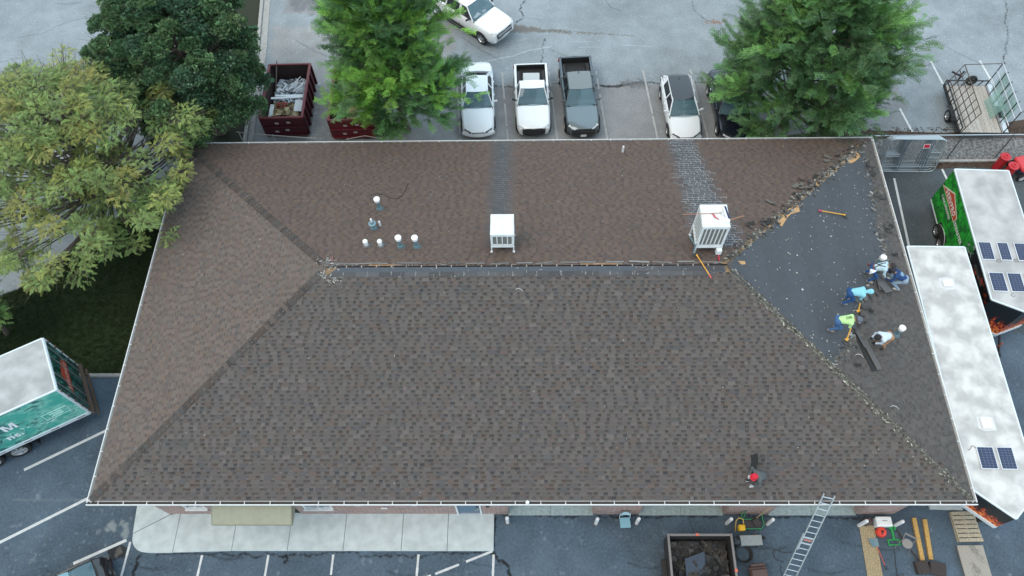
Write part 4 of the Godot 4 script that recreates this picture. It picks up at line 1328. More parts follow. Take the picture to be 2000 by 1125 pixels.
func build_roof_things() -> void:
	flue(-6.47, -3.65, 0.75, "flue vent with white cap farthest up the back slope, standing alone")
	flue(-6.53, -2.33, 0.62, "blue grey flue with wide collar and thin white pipe on top", true)
	flue(-5.24, -1.17, 0.72, "white capped flue vent between the small white vents and its twin", false)
	flue(-4.56, -1.16, 0.72, "white capped flue vent nearest the left rooftop cooler", false)
	flue(15.28, 2.09, 0.72, "white capped flue vent on the right slope behind the bending worker")
	flue(15.3, -1.28, 0.7, "white capped flue vent behind the worker in the tool harness")
	white_vent(-6.67, -1.24, 0.34, 0.085, "stubby white vent, leftmost of the pair above the ridge")
	white_vent(-6.07, -1.24, 0.34, 0.085, "stubby white vent, right one of the pair above the ridge")
	white_vent(-6.27, -2.5, 0.34, 0.045, "thin white pipe beside the collared flue")
	white_vent(4.68, -7.8, 0.42, 0.05, "lone thin white pipe near the back eave")
	cooler(-0.96, -1.36, 6.42, 7.4, 0.95, 1.0, 4, "white rooftop cooler with four grey pads facing the ridge, nothing on top")
	var c2 := cooler(7.42, -1.27, 6.5, 8.05, 1.08, 1.08, 6, "tall white rooftop cooler with a broom and tools on top")
	var br := MB.new()
	for s in [[Vector3(-0.52, 0.1, 0.52), Vector3(-0.60, -0.42, -0.3)], [Vector3(-0.58, 0.35, 0.56), Vector3(-0.60, -0.44, 0.62)]]: br.bar(s[0], s[1], 0.05, 0.03)
	put(br, "brace", mat("galvanised_blue", col(0.21, 0.33, 0.37), 0.45, 0.35), c2)
	var bx := MB.new()
	bx.box(Vector3(0.40, -0.04, 0.66), Vector3(0.22, 0.3, 0.2), Basis.IDENTITY, 0.02)
	put(bx, "switch_box", mat("cooler_white", Color.WHITE), c2)
	var rail := MB.new()
	rail.bar(Vector3(0.2, -0.25, 0.76), Vector3(0.86, -0.28, 0.8), 0.05, 0.03)
	put(rail, "foot_rail", mat("galvanised_blue", Color.WHITE), c2)
	# broom, shovel and gloves on and behind the tall cooler
	var wood := mat("tool_wood", col(0.52, 0.22, 0.11), 0.6, 0, ntex("ply", 0.03, 5, 0.6, 1.0, 73, 256, 1.2, 0.2), 3.0)
	var broom := tool_pole("push_broom", "push broom with reddish handle lying across the tall rooftop cooler", "broom", Vector3(6.15, 8.09, -1.30), Vector3(7.70, 8.10, -1.36), 0.014, wood)
	var hd := MB.new()
	hd.box(Vector3(1.66, 0.02, -0.05), Vector3(0.07, 0.06, 0.62), Basis(Vector3.UP, 0.15), 0.01)
	put(hd, "head", mat("broom_block", col(0.72, 0.76, 0.80), 0.6), broom)
	var bri := MB.new()
	bri.box(Vector3(1.735, 0.0, -0.06), Vector3(0.075, 0.07, 0.62), Basis(Vector3.UP, 0.15), 0.006)
	put(bri, "bristles", mat("bristle", col(0.035, 0.045, 0.11), 0.9, 0, ntex("gritt", 0.2, 3, 0.45, 1.0, 43), 4.0), broom)
	var tie := MB.new()
	for s in [-0.16, 0.16]: tie.bar(Vector3(1.42, 0.01, -0.05), Vector3(1.64, 0.01, -0.05 + s), 0.012, 0.006)
	put(tie, "brace", mat("steel", grey(0.45), 0.4, 0.8), broom)
	var pole := tool_pole("wooden_pole", "thin reddish wooden pole sticking out behind the tall rooftop cooler", "pole", Vector3(7.86, 8.08, -1.0), Vector3(8.55, 8.0, -1.28), 0.016, wood)
	var kn := MB.new()
	kn.lathe([Vector2(0, -0.02), Vector2(0.095, -0.02), Vector2(0.1, 0.03), Vector2(0.085, 0.05), Vector2(0, 0.055)], 18)
	put(kn, "end_cup", mat("vent_white", Color.WHITE), pole)
	var rp := MB.new()
	var pts := []
	for k in 9: pts.append(Vector3(7.28 + 0.03 * k + 0.03 * sin(k), 8.075 + 0.012 * (k % 2), -1.34 + 0.035 * k))
	rp.tube(pts, [0.014, 0.03, 0.038, 0.042, 0.04, 0.036, 0.03, 0.022, 0.012], 7)
	var rag := thing("red_rag", "twisted red rag lying on top of the tall rooftop cooler", "rag")
	put(rp, "cloth", mat("red_cloth", col(0.50, 0.12, 0.13), 0.9), rag)
	# roofing shovels
	var yel := mat("fibreglass_yellow", col(0.72, 0.36, 0.04), 0.4)
	roof_shovel("yellow handled tear-off shovel leaning over the ridge by the tall cooler", Vector3(7.38, 0.13, 0.62), Vector3(6.92, 0.09, -0.42), yel, col(0.55, 0.1, 0.08))
	roof_shovel("orange handled tear-off shovel lying alone on the bared felt", Vector3(12.92, 0, -3.62), Vector3(14.2, 0, -3.64), yel, col(0.55, 0.06, 0.14))
	var hk := tool_pole("red_scraper", "small scraper with red grip lying on the ridge below the cooler", "scraper", on_roof(7.84, -0.5, 0.04), on_roof(7.69, 0.42, 0.04), 0.012, wood)
	var gr := MB.new()
	gr.tube([Vector3(0.0, 0.0, 0), (on_roof(7.80, -0.2, 0.04) - on_roof(7.84, -0.5, 0.04))], 0.03, 8)
	put(gr, "grip", mat("red_grip", col(0.55, 0.04, 0.07), 0.5), hk)
	var rod := tool_pole("red_pry_bar", "slim red bar lying uphill near the left end of the ridge", "bar", on_roof(-7.9, -0.15, 0.05), on_roof(-7.98, -0.62, 0.05), 0.016, mat("dull_red", col(0.40, 0.16, 0.15), 0.6))
	var ht := MB.new()
	ht.box(Vector3.ZERO, Vector3(0.12, 0.03, 0.05), Basis.IDENTITY, 0.008)
	put(ht, "head", mat("steel", grey(0.45), 0.4, 0.8), rod)
	# black cable lying on the back slope above the flues
	var cb := MB.new()
	var path := [[-7.0, -4.6], [-6.7, -4.72], [-6.4, -4.66], [-6.1, -4.4], [-5.8, -4.32], [-5.6, -4.5], [-5.45, -5.0], [-5.4, -5.5]]
	var q := []
	for p in path: q.append(on_roof(p[0], p[1], 0.024))
	cb.tube(q, 0.011, 6)
	one(cb, "black_cable", mat("rubber_black", grey(0.022), 0.6), "thin black cable snaking over the back slope above the flues", "cable")
	# torn shingles lying about, uphill of the stripped hip and by the workers
	var rg := rgen(313)
	var dark := mat("torn_shingle", Color.WHITE, 0.95, 0, texs["granule"], 1.6, true)
	var spots := []
	for k in 16: spots.append([rg.randf_range(11.9, 13.4), 0.0, "a"])
	for k in 9: spots.append([rg.randf_range(9.4, 11.6), 0.0, "b"])
	for k in 7: spots.append([rg.randf_range(14.0, 15.6), 0.0, "c"])
	for s in spots:
		var x: float = s[0]
		var z := -(x - 8.1) - rg.randf_range(0.15, 1.0 if s[2] != "b" else 1.6)
		torn(x, maxf(z, -8.4), rg, dark, "torn brown shingle scrap lying on the back slope beside the stripped hip", "torn shingles beside the stripped hip")
	for k in 14:
		var z := rg.randf_range(-7.0, -1.6)
		torn(rg.randf_range(16.15, 16.6), z, rg, dark, "torn shingle scrap lying between the felt and the right gutter", "torn shingles along the right eave")
	for p in [[14.05, 1.0], [13.85, 1.35], [13.75, 0.75], [14.2, 0.6], [13.6, 1.9], [14.5, 0.4], [14.9, 0.25], [13.9, 1.75], [14.35, 1.1], [13.5, 2.35]]:
		torn(p[0], p[1], rg, dark, "torn shingle scrap on the torn edge at the workers' feet", "torn shingles at the workers' feet")
	torn(13.1, 3.72, rg, dark, "lone shingle scrap lying downhill of the bared felt", "")
	var lg := MB.new()      # long strips pulled loose by the bending worker
	lg.col = col(0.02, 0.02, 0.021)
	lg.box(on_roof(13.62, 3.25, 0.05), Vector3(0.18, 0.03, 1.35), roof_basis(13.62, 3.25, 0.32), 0.01)
	lg.col = col(0.11, 0.105, 0.1)
	lg.box(on_roof(13.86, 3.2, 0.09), Vector3(0.3, 0.014, 1.3), roof_basis(13.86, 3.2, 0.34) * Basis(Vector3.FORWARD, 0.12), 0.004)
	one(lg, "shingle_strip", mat("scraps", Color.WHITE, 0.8), "long loosened strip of shingles, black underside up, before the bending worker", "shingle strip")
	var l2 := MB.new()
	l2.col = col(0.02, 0.02, 0.021)
	l2.box(on_roof(13.42, 2.62, 0.06), Vector3(0.05, 0.03, 0.75), roof_basis(13.42, 2.62, 0.35), 0.01)
	l2.col = col(0.10, 0.10, 0.1)
	l2.box(on_roof(13.52, 2.58, 0.1), Vector3(0.2, 0.014, 0.72), roof_basis(13.52, 2.58, 0.36) * Basis(Vector3.FORWARD, 0.3), 0.004)
	one(l2, "shingle_strip", mat("scraps", Color.WHITE, 0.8), "loosened shingle strip under the yellow tool of the worker in lime", "shingle strip")
	var l3 := MB.new()
	for k in 3:
		l3.col = grey(0.06 + 0.03 * k)
		l3.box(on_roof(15.1 + 0.1 * k, -0.35 + 0.12 * k, 0.08 + 0.05 * k), Vector3(0.42, 0.02, 0.55), roof_basis(15.1, -0.3, -0.3 + 0.35 * k) * Basis(Vector3.RIGHT, 0.25 - 0.2 * k), 0.005)
	one(l3, "shingle_bundle", mat("scraps", Color.WHITE, 0.8), "small heap of torn shingles between the harness worker and the navy worker", "shingle heap")

func torn(x: float, z: float, rg: RandomNumberGenerator, m: Material, label: String, group: String) -> void:
	var mb := MB.new()
	var w := rg.randf_range(0.10, 0.42)
	var d := rg.randf_range(0.09, 0.2)
	var B := roof_basis(x, z, rg.randf() * TAU)
	var o := on_roof(x, z, 0.03)
	var g := rg.randf_range(0.03, 0.12)
	mb.col = Color(g, g * 0.94, g * 0.88) if rg.randf() < 0.8 else col(0.17, 0.16, 0.14)
	var curl := rg.randf_range(0.02, 0.11)
	var rows := []
	for i in 4:
		var a := PackedVector3Array()
		for k in 4:
			var u := i / 3.0 - 0.5
			var vv := k / 3.0 - 0.5
			a.append(o + B * Vector3(u * w + rg.randfn(0, 0.012), curl * (u * u * 4 * 0.6 + (vv + 0.3) * vv) + rg.randfn(0, 0.004) + 0.02, vv * d + rg.randfn(0, 0.012)))
		rows.append(a)
	mb.sheet(rows)
	mb.col = Color(mb.col.r * 0.5, mb.col.g * 0.5, mb.col.b * 0.5)
	for i in 3:
		for e in [0, 3]:
			var p: Vector3 = rows[i][e]
			var q: Vector3 = rows[i + 1][e]
			mb.face([p, q, q - B.y * 0.014, p - B.y * 0.014], o)
	one(mb, "torn_shingle", m, label, "torn shingle", group)

func roof_shovel(label: String, a: Vector3, b: Vector3, yel: Material, grip: Color) -> void:
	var pa := on_roof(a.x, a.z, a.y + 0.07)
	var pb := on_roof(b.x, b.z, b.y + 0.09)
	var t := tool_pole("tearoff_shovel", label, "shovel", pa, pb, 0.024, yel, "roofing shovels")
	var d := (pb - pa).normalized()
	var x := Vector3.UP.cross(d).normalized()
	var g := MB.new()
	g.tube([Vector3.ZERO, d * 0.16], 0.038, 8)
	put(g, "grip", mat("grip_" + str(grip), grip, 0.5), t)
	var s := MB.new()
	s.tube([pb - pa - d * 0.12, pb - pa + d * 0.03], [0.026, 0.04], 8)
	put(s, "socket", yel, t)
	var bl := MB.new()
	var e := pb - pa
	bl.face([e + x * 0.10, e - x * 0.10, e - x * 0.13 + d * 0.16 - Vector3(0, 0.06, 0), e + x * 0.13 + d * 0.16 - Vector3(0, 0.06, 0)], e - Vector3.UP)
	bl.box(e + d * 0.08 - Vector3(0, 0.045, 0), Vector3(0.24, 0.012, 0.18), Basis(x, d.cross(x), d) * Basis(Vector3.RIGHT, 0.35))
	put(bl, "blade", mat("worn_steel", col(0.09, 0.08, 0.07), 0.5, 0.6), t)


# ---------------------------------------------------------------- cars
# Each vehicle points along +z, its origin on the ground below its middle.
# st: stations from nose to tail [z, width factor, shoulder height, deck height]
func car(label: String, cat: String, called: String, at: Vector3, turn: float, s: Dictionary, group := "") -> Node3D:
	var t := thing(called, label, cat, at, turn, group)
	var body: StandardMaterial3D = s.paint
	var black := mat("car_black", grey(0.018), 0.5)
	var trim := mat("car_trim", grey(0.03), 0.35)
	var w: float = s.w * 0.5
	var st: Array = s.st
	var lo: float = s.get("sill", 0.26)
	var ring := func(q: Array) -> Array:
		var k: float = w * q[1]
		var sy: float = q[2]
		var b: float = lo + (q[4] if q.size() > 4 else 0.0)
		return [Vector3(k * 0.88, b, q[0]), Vector3(k * 0.985, b + 0.08, q[0]), Vector3(k, lerpf(b, sy, 0.55), q[0]), Vector3(k * 0.985, lerpf(b, sy, 0.86), q[0]), Vector3(k * 0.94, sy, q[0]), Vector3(k * 0.88, lerpf(sy, q[3], 0.55), q[0])]
	var sides := MB.new()
	for m in [1.0, -1.0]:
		var rows := []
		for q in st:
			var a := PackedVector3Array()
			for p in ring.call(q): a.append(Vector3(p.x * m, p.y, p.z))
			rows.append(a)
		sides.sheet(rows, false, m < 0)
	# nose and tail faces
	for e in [0, st.size() - 1]:
		var r: Array = ring.call(st[e])
		var poly := []
		for p in r: poly.append(p)
		poly.append(Vector3(0, st[e][3], st[e][0] + (0.05 if e == 0 else -0.03)))
		for i in range(r.size() - 1, -1, -1): poly.append(Vector3(-r[i].x, r[i].y, r[i].z))
		var c := Vector3(0, (lo + st[e][3]) * 0.5, st[e][0] + (0.06 if e == 0 else -0.04))
		for i in poly.size(): sides.face([c, poly[i], poly[(i + 1) % poly.size()]], Vector3(0, c.y, 0))
	var bd := put(sides, "body", body, t)
	# decks: hood, and lid where there is one
	var deck := func(i0: int, i1: int, called2: String, crown: float) -> void:
		var rows := []
		for i in range(i0, i1 + 1):
			var q: Array = st[i]
			var a := PackedVector3Array()
			var e: Vector3 = ring.call(q)[5]
			for k in 9:
				var u := k / 4.0 - 1.0
				a.append(Vector3(e.x * u, lerpf(e.y, q[3] + crown, 1.0 - u * u * absf(u) * 0.999), q[0] + (0.05 * (1.0 - u * u) if i == 0 else 0.0)))
			rows.append(a)
		var mb := MB.new()
		mb.sheet(rows, false, true)
		put(mb, called2, s.get("hood_paint", body) if called2 == "hood" else body, t)
	var ic: int = s.cowl
	var ir: int = s.rear
	deck.call(0, ic, "hood", 0.025)
	if st.size() > ir + 2: deck.call(ir, st.size() - 1, "trunk_lid", 0.02)
	# cowl strip and hood cut lines
	var cut := MB.new()
	var cq: Array = st[ic]
	cut.bar(Vector3(-w * 0.8, cq[3] + 0.012, cq[0] - 0.02), Vector3(w * 0.8, cq[3] + 0.012, cq[0] - 0.02), 0.14, 0.02)
	put(cut, "cowl", black, t)
	var g: Dictionary = s.cab         # zc cowl, zf roof front, zb roof back, zr glass base, y belt, h roof, wr roof half width, wb belt half width, yr rear glass base height
	var gl := glass("car_glass", col(0.16, 0.30, 0.36), 0.45)  # pale blue tint, the sky reflection mixed into the glass colour
	var dg := glass("car_glass_dark", col(0.02, 0.025, 0.03), 0.78)
	var wr: float = g.wr
	var wb: float = g.wb
	var grid := func(z0: float, y0: float, w0: float, b0: float, z1: float, y1: float, w1: float, b1: float, n: int, bulge: float) -> Array:
		var rows := []
		for i in n + 1:
			var f := float(i) / n
			var a := PackedVector3Array()
			for k in 9:
				var u := k / 4.0 - 1.0
				a.append(Vector3(lerpf(w0, w1, f) * u, lerpf(y0, y1, f) + bulge * sin(PI * f) + 0.02 * (1 - u * u), lerpf(z0, z1, f) + lerpf(b0, b1, f) * (1 - u * u)))
			rows.append(a)
		return rows
	var ws := MB.new()
	ws.sheet(grid.call(g.zc, g.y + 0.02, wb * 0.97, 0.14, g.zf, g.h - 0.015, wr * 0.97, 0.06, 4, 0.02), false, true)
	put(ws, "windshield", gl, t)
	var rf := MB.new()
	rf.sheet(grid.call(g.zf + 0.02, g.h - 0.005, wr, 0.06, g.zb, g.h - g.get("drop", 0.02), wr, -0.02, 5, 0.03), false, true)
	put(rf, "roof", s.get("roof_paint", body), t)
	var rw := MB.new()
	rw.sheet(grid.call(g.zb + 0.01, g.h - g.get("drop", 0.02) - 0.012, wr * 0.95, -0.03, g.zr, g.yr + 0.02, wb * g.get("rk", 0.9), -0.07, 3, 0.015), false, true)
	put(rw, "rear_window", gl if g.has("clear") else dg, t)
	for m in [-1.0, 1.0]:
		var B := [Vector3(wb * m, g.y, g.zc - 0.02), Vector3(wr * m, g.h - 0.03, g.zf), Vector3(wr * m, g.h - g.get("drop", 0.02) - 0.03, g.zb), Vector3(wb * g.get("rk", 0.9) / 0.9 * 0.97 * m, g.yr, g.zr)]
		# side panes split by the pillars
		var cuts: Array = g.panes
		for k in cuts.size():
			var z0: float = cuts[k][0]
			var z1: float = cuts[k][1]
			var P := func(z: float, top: bool) -> Vector3:
				if not top: return Vector3(wb * 0.985 * m, g.y + 0.01, z)
				var zt := clampf(z, g.zb + 0.06, g.zf - 0.05)
				var yt: float = g.h - 0.085
				if z > g.zf - 0.05: yt = lerpf(g.h - 0.085, g.y + 0.05, (z - g.zf + 0.05) / (g.zc - g.zf))
				if z < g.zb + 0.06: yt = lerpf(g.h - 0.085, g.yr + 0.05, (g.zb + 0.06 - z) / maxf(g.zb - g.zr, 0.05))
				var f: float = (yt - g.y) / (g.h - g.y)
				return Vector3(lerpf(wb, wr, f) * m, yt, z)
			var pn := MB.new()
			var nn := 4
			for i in nn:
				var za := lerpf(z0, z1, float(i) / nn)
				var zb2 := lerpf(z0, z1, float(i + 1) / nn)
				pn.face([P.call(za, false), P.call(zb2, false), P.call(zb2, true), P.call(za, true)], Vector3(0, g.y, za))
			put(pn, "side_window", dg, t)
		var fr := MB.new()
		fr.bar(B[0], B[1], 0.075, 0.05, Vector3(m, 0.4, 0), 0.012)
		fr.bar(B[1] + Vector3(0, 0, 0.02), B[2], 0.075, 0.06, Vector3(m, 0.4, 0), 0.014)
		fr.bar(B[2], B[3], g.get("cp", 0.12), 0.05, Vector3(m, 0.4, 0), 0.012)
		fr.bar(Vector3(wb * m, g.y, g.zc), Vector3(wb * m, g.y, g.zr + 0.02), 0.05, 0.04, Vector3.UP, 0.01)
		for k in cuts.size() - 1:
			var z: float = (cuts[k][1] + cuts[k + 1][0]) * 0.5
			fr.bar(Vector3(wb * m, g.y, z), Vector3(wr * m, g.h - 0.04, clampf(z, g.zb, g.zf)), absf(cuts[k][1] - cuts[k + 1][0]) + 0.02, 0.04, Vector3(m, 0, 0), 0.008)
		if g.has("quarter"):      # solid rear quarter between last pane and rear window
			var z: float = cuts[-1][0] if cuts[-1][0] < cuts[-1][1] else cuts[-1][1]
			fr.face([Vector3(wb * m, g.y, z), Vector3(wr * m, g.h - 0.04, maxf(z, g.zb)), B[2], B[3]], Vector3(0, g.y, z))
		put(fr, "pillar", body, t)
	# tub, seats and dash
	var tub := MB.new()
	tub.box(Vector3(0, 0.42, (g.zc + g.zr) * 0.5), Vector3(w * 1.75, 0.06, g.zc - g.zr + 0.3))
	for m in [-1.0, 1.0]: tub.box(Vector3(m * w * 0.88, 0.62, (g.zc + g.zr) * 0.5), Vector3(0.03, g.y * 2 - 1.26, g.zc - g.zr + 0.2))
	tub.box(Vector3(0, g.y * 0.5 + 0.2, g.zr + 0.02), Vector3(w * 1.7, g.y - 0.4, 0.04))
	put(tub, "interior", mat("car_interior", col(0.05, 0.05, 0.052), 0.9), t)
	var dash := MB.new()
	dash.box(Vector3(0, g.y - 0.10, g.zc - 0.22), Vector3(w * 1.7, 0.2, 0.5), Basis.IDENTITY, 0.06)
	dash.tube([Vector3(w * 0.42, g.y - 0.02, g.zc - 0.55), Vector3(w * 0.42 + 0.17, g.y - 0.08, g.zc - 0.6), Vector3(w * 0.42, g.y - 0.2, g.zc - 0.64), Vector3(w * 0.42 - 0.17, g.y - 0.08, g.zc - 0.6), Vector3(w * 0.42, g.y - 0.02, g.zc - 0.55)], 0.015, 6)
	put(dash, "dashboard", mat("car_dash", col(0.085, 0.085, 0.085), 0.85), t)
	for z in s.seats:
		for m in [-1.0, 1.0]:
			var se := MB.new()
			se.box(Vector3(m * w * 0.42, 0.62, z), Vector3(0.5, 0.16, 0.5), Basis.IDENTITY, 0.05)
			se.box(Vector3(m * w * 0.42, 0.92, z - 0.28), Vector3(0.48, 0.6, 0.13), Basis(Vector3.RIGHT, -0.2), 0.05)
			se.box(Vector3(m * w * 0.42, 1.24, z - 0.36), Vector3(0.26, 0.16, 0.09), Basis.IDENTITY, 0.04)
			put(se, "seat", mat("car_seat", col(0.11, 0.105, 0.10), 0.9), t)
	# lights, grille, bumpers, plate
	var nose: Array = st[0]
	var n2: Array = st[1]
	for m in [-1.0, 1.0]:
		var hl := MB.new()
		var a := Vector3(m * w * nose[1] * 0.62, nose[2] + 0.045, nose[0] + 0.01)
		var b := Vector3(m * w * n2[1] * 0.93, n2[2] + 0.035, n2[0] - 0.10)
		hl.bar(a, b, 0.14, 0.11, Vector3.UP, 0.03)
		put(hl, "headlight", mat("headlight_lens" + str(s.has("dark_lamps")), col(0.55, 0.56, 0.55) if not s.has("dark_lamps") else col(0.09, 0.09, 0.1), 0.1), t)
		var tl := MB.new()
		var tq: Array = st[-1]
		tl.box(Vector3(m * w * tq[1] * 0.95, tq[2] - 0.2, tq[0] + 0.0), Vector3(0.14, 0.26, 0.16), Basis(Vector3.UP, m * 0.3), 0.03)
		put(tl, "tail_light", mat("tail_lens" + str(s.get("tail", 0)), s.get("tail", col(0.35, 0.02, 0.02)), 0.15), t)
	var gr := MB.new()
	var gk: Array = s.grille     # half width, low, high
	gr.box(Vector3(0, (gk[1] + gk[2]) * 0.5, nose[0] + 0.05), Vector3(gk[0] * 2, gk[2] - gk[1], 0.07), Basis(Vector3.RIGHT, -0.18), 0.02)
	var gn := put(gr, "grille", black, t)
	for k in s.get("bars", 2):
		var br := MB.new()
		var y := lerpf(gk[1], gk[2], (k + 0.8) / (s.get("bars", 2) + 0.6))
		br.bar(Vector3(-gk[0] * 0.95, y, nose[0] + 0.085), Vector3(gk[0] * 0.95, y, nose[0] + 0.085), 0.02, 0.028, Vector3.UP, 0.006)
		put(br, "grille_bar", s.get("bar_paint", mat("chrome", grey(0.75), 0.15, 1.0)), gn)
	var bp := MB.new()
	bp.sheet([PackedVector3Array(arc(w * 0.93, nose[0] + 0.10, lo + 0.02, -0.22)), PackedVector3Array(arc(w * 0.97, nose[0] + 0.13, lo + 0.12, -0.24)), PackedVector3Array(arc(w * 0.95, nose[0] + 0.11, lo + 0.24, -0.24)), PackedVector3Array(arc(w * 0.90, nose[0] + 0.03, lo + 0.27, -0.22))], false, true)
	put(bp, "front_bumper", s.get("bumper", body), t)
	var bp2 := MB.new()
	bp2.bar(Vector3(-w * 0.86, lo + 0.2, st[-1][0] - 0.03), Vector3(w * 0.86, lo + 0.2, st[-1][0] - 0.03), 0.12, 0.2, Vector3.UP, 0.04)
	put(bp2, "rear_bumper", s.get("bumper", body), t)
	if s.has("plate"):
		var pl := MB.new()
		pl.box(Vector3(0, lo + 0.14, nose[0] + 0.14), Vector3(0.31, 0.15, 0.015), Basis(Vector3.RIGHT, -0.1), 0.004)
		put(pl, "license_plate", mat("plate", col(0.6, 0.6, 0.58), 0.5), t)
	for m in [-1.0, 1.0]:
		var mi := MB.new()
		mi.box(Vector3(m * (wb + 0.17), g.y + 0.09, g.zc - 0.32), Vector3(0.2, 0.15, 0.09), Basis(Vector3.UP, m * 0.2), 0.035)
		mi.bar(Vector3(m * wb * 0.96, g.y + 0.04, g.zc - 0.28), Vector3(m * (wb + 0.1), g.y + 0.07, g.zc - 0.3), 0.05, 0.04)
		put(mi, "mirror", s.get("mirror", body), t)
		for z in s.get("handles", [0.1]):
			var hd := MB.new()
			hd.box(Vector3(m * w * 1.005, g.y - 0.12, z), Vector3(0.03, 0.035, 0.17), Basis.IDENTITY, 0.01)
			put(hd, "door_handle", s.get("handle_paint", body), t)
		for z in s.get("seams", []):
			var sm := MB.new()
			sm.bar(Vector3(m * w * 1.001, lo + 0.1, z), Vector3(m * w * 0.955, g.y - 0.01, z), 0.012, 0.012, Vector3(0, 0, 1))
			put(sm, "door_seam", black, t)
	# wheels; flat dark half discs on the body paint in the shaded arch openings
	for z in s.axles:
		for m in [-1.0, 1.0]:
			wheel(t, Vector3(m * (w - 0.10), s.r, z), s.r, 0.22, m, s.get("rim", mat("alloy", grey(0.55), 0.3, 0.9)), s.get("spokes", 5))
			var ar := MB.new()
			var rows := []
			for k in 13:
				var f := PI * k / 12.0
				rows.append(PackedVector3Array([Vector3(m * (w + 0.006), s.r + sin(f) * (s.r + 0.10), z + cos(f) * (s.r + 0.10)), Vector3(m * (w + 0.006), s.r + sin(f) * s.r * 0.4, z + cos(f) * s.r * 0.4)]))
			ar.sheet(rows, false, m > 0)
			put(ar, "arch_shade", s.get("arch", black), t)
	return t

func arc(w: float, z: float, y: float, back: float) -> Array:
	var a := []
	for k in 11:
		var u := k / 5.0 - 1.0
		a.append(Vector3(w * u, y, z + back * u * u))
	return a

func wheel(t: Node3D, c: Vector3, r: float, wd: float, m: float, rim: Material, spokes := 5, turn := 0.0) -> void:
	var B := Basis(Vector3.UP, turn) * Basis(Vector3(0, 0, 1), -PI * 0.5 * m)
	var xf := Transform3D(B, c)
	var ty := MB.new()
	ty.lathe([Vector2(r * 0.62, wd * 0.48), Vector2(r * 0.72, wd * 0.56), Vector2(r * 0.93, wd * 0.53), Vector2(r, wd * 0.36), Vector2(r, -wd * 0.36), Vector2(r * 0.93, -wd * 0.5), Vector2(r * 0.6, -wd * 0.45)], 22, xf)
	var wh := Node3D.new()
	wh.name = "wheel"
	t.add_child(wh, true)
	put(ty, "tyre", mat("tyre", grey(0.022), 0.85, 0, ntex("gritt", 0.2, 3, 0.45, 1.0, 43), 3.0), wh)
	var ri := MB.new()
	ri.lathe([Vector2(r * 0.64, wd * 0.5), Vector2(r * 0.6, wd * 0.50), Vector2(r * 0.55, wd * 0.28), Vector2(r * 0.5, wd * 0.24)], 22, xf)
	ri.lathe([Vector2(r * 0.17, wd * 0.36), Vector2(r * 0.15, wd * 0.44), Vector2(0, wd * 0.45)], 14, xf)
	for k in spokes:
		var a := TAU * k / spokes
		ri.bar(xf * Vector3(cos(a) * r * 0.1, wd * 0.38, sin(a) * r * 0.1), xf * Vector3(cos(a) * r * 0.58, wd * 0.44, sin(a) * r * 0.58), r * 0.17, 0.03, B.y, 0.008)
	put(ri, "rim", rim, wh)
	var di := MB.new()
	di.lathe([Vector2(r * 0.55, wd * 0.2), Vector2(0, wd * 0.2)], 18, xf)
	put(di, "brake_disc", mat("car_trim", grey(0.03), 0.35), wh)

# open load bed behind a pickup's cab, from z0 (cab) to z1 (tailgate)
func bed(t: Node3D, w: float, z0: float, z1: float, y: float, floor_y: float, paint_m: Material, liner: Material) -> void:
	var mb := MB.new()
	for m in [-1.0, 1.0]:
		mb.box(Vector3(m * (w - 0.075), y - 0.02, (z0 + z1) * 0.5), Vector3(0.13, 0.06, z0 - z1), Basis.IDENTITY, 0.02)
	mb.box(Vector3(0, y - 0.02, z1 + 0.04), Vector3(w * 2 - 0.1, 0.06, 0.09), Basis.IDENTITY, 0.02)
	put(mb, "bed_rail", paint_m, t)
	var li := MB.new()
	li.box(Vector3(0, floor_y, (z0 + z1) * 0.5), Vector3(w * 2 - 0.2, 0.03, z0 - z1 - 0.04))
	for m in [-1.0, 1.0]:
		li.box(Vector3(m * (w - 0.11), (y + floor_y) * 0.5, (z0 + z1) * 0.5), Vector3(0.03, y - floor_y, z0 - z1 - 0.02))
		li.box(Vector3(m * (w - 0.24), floor_y + 0.12, (z0 + z1) * 0.5 - 0.05), Vector3(0.24, 0.24, 0.85), Basis.IDENTITY, 0.06)
	li.box(Vector3(0, (y + floor_y) * 0.5, z0 - 0.02), Vector3(w * 2 - 0.2, y - floor_y + 0.05, 0.03))
	li.box(Vector3(0, (y + floor_y) * 0.5, z1 + 0.09), Vector3(w * 2 - 0.24, y - floor_y - 0.04, 0.03))
	var ln := put(li, "bed_liner", liner, t)
	for k in 11:
		var rb := MB.new()
		var x := lerpf(-w + 0.45, w - 0.45, k / 10.0)
		rb.box(Vector3(x, floor_y + 0.025, (z0 + z1) * 0.5), Vector3(0.06, 0.025, z0 - z1 - 0.15), Basis.IDENTITY, 0.008)
		rb.box(Vector3(x, (y + floor_y) * 0.5, z1 + 0.115), Vector3(0.05, y - floor_y - 0.12, 0.02))
		put(rb, "liner_rib", liner, ln)

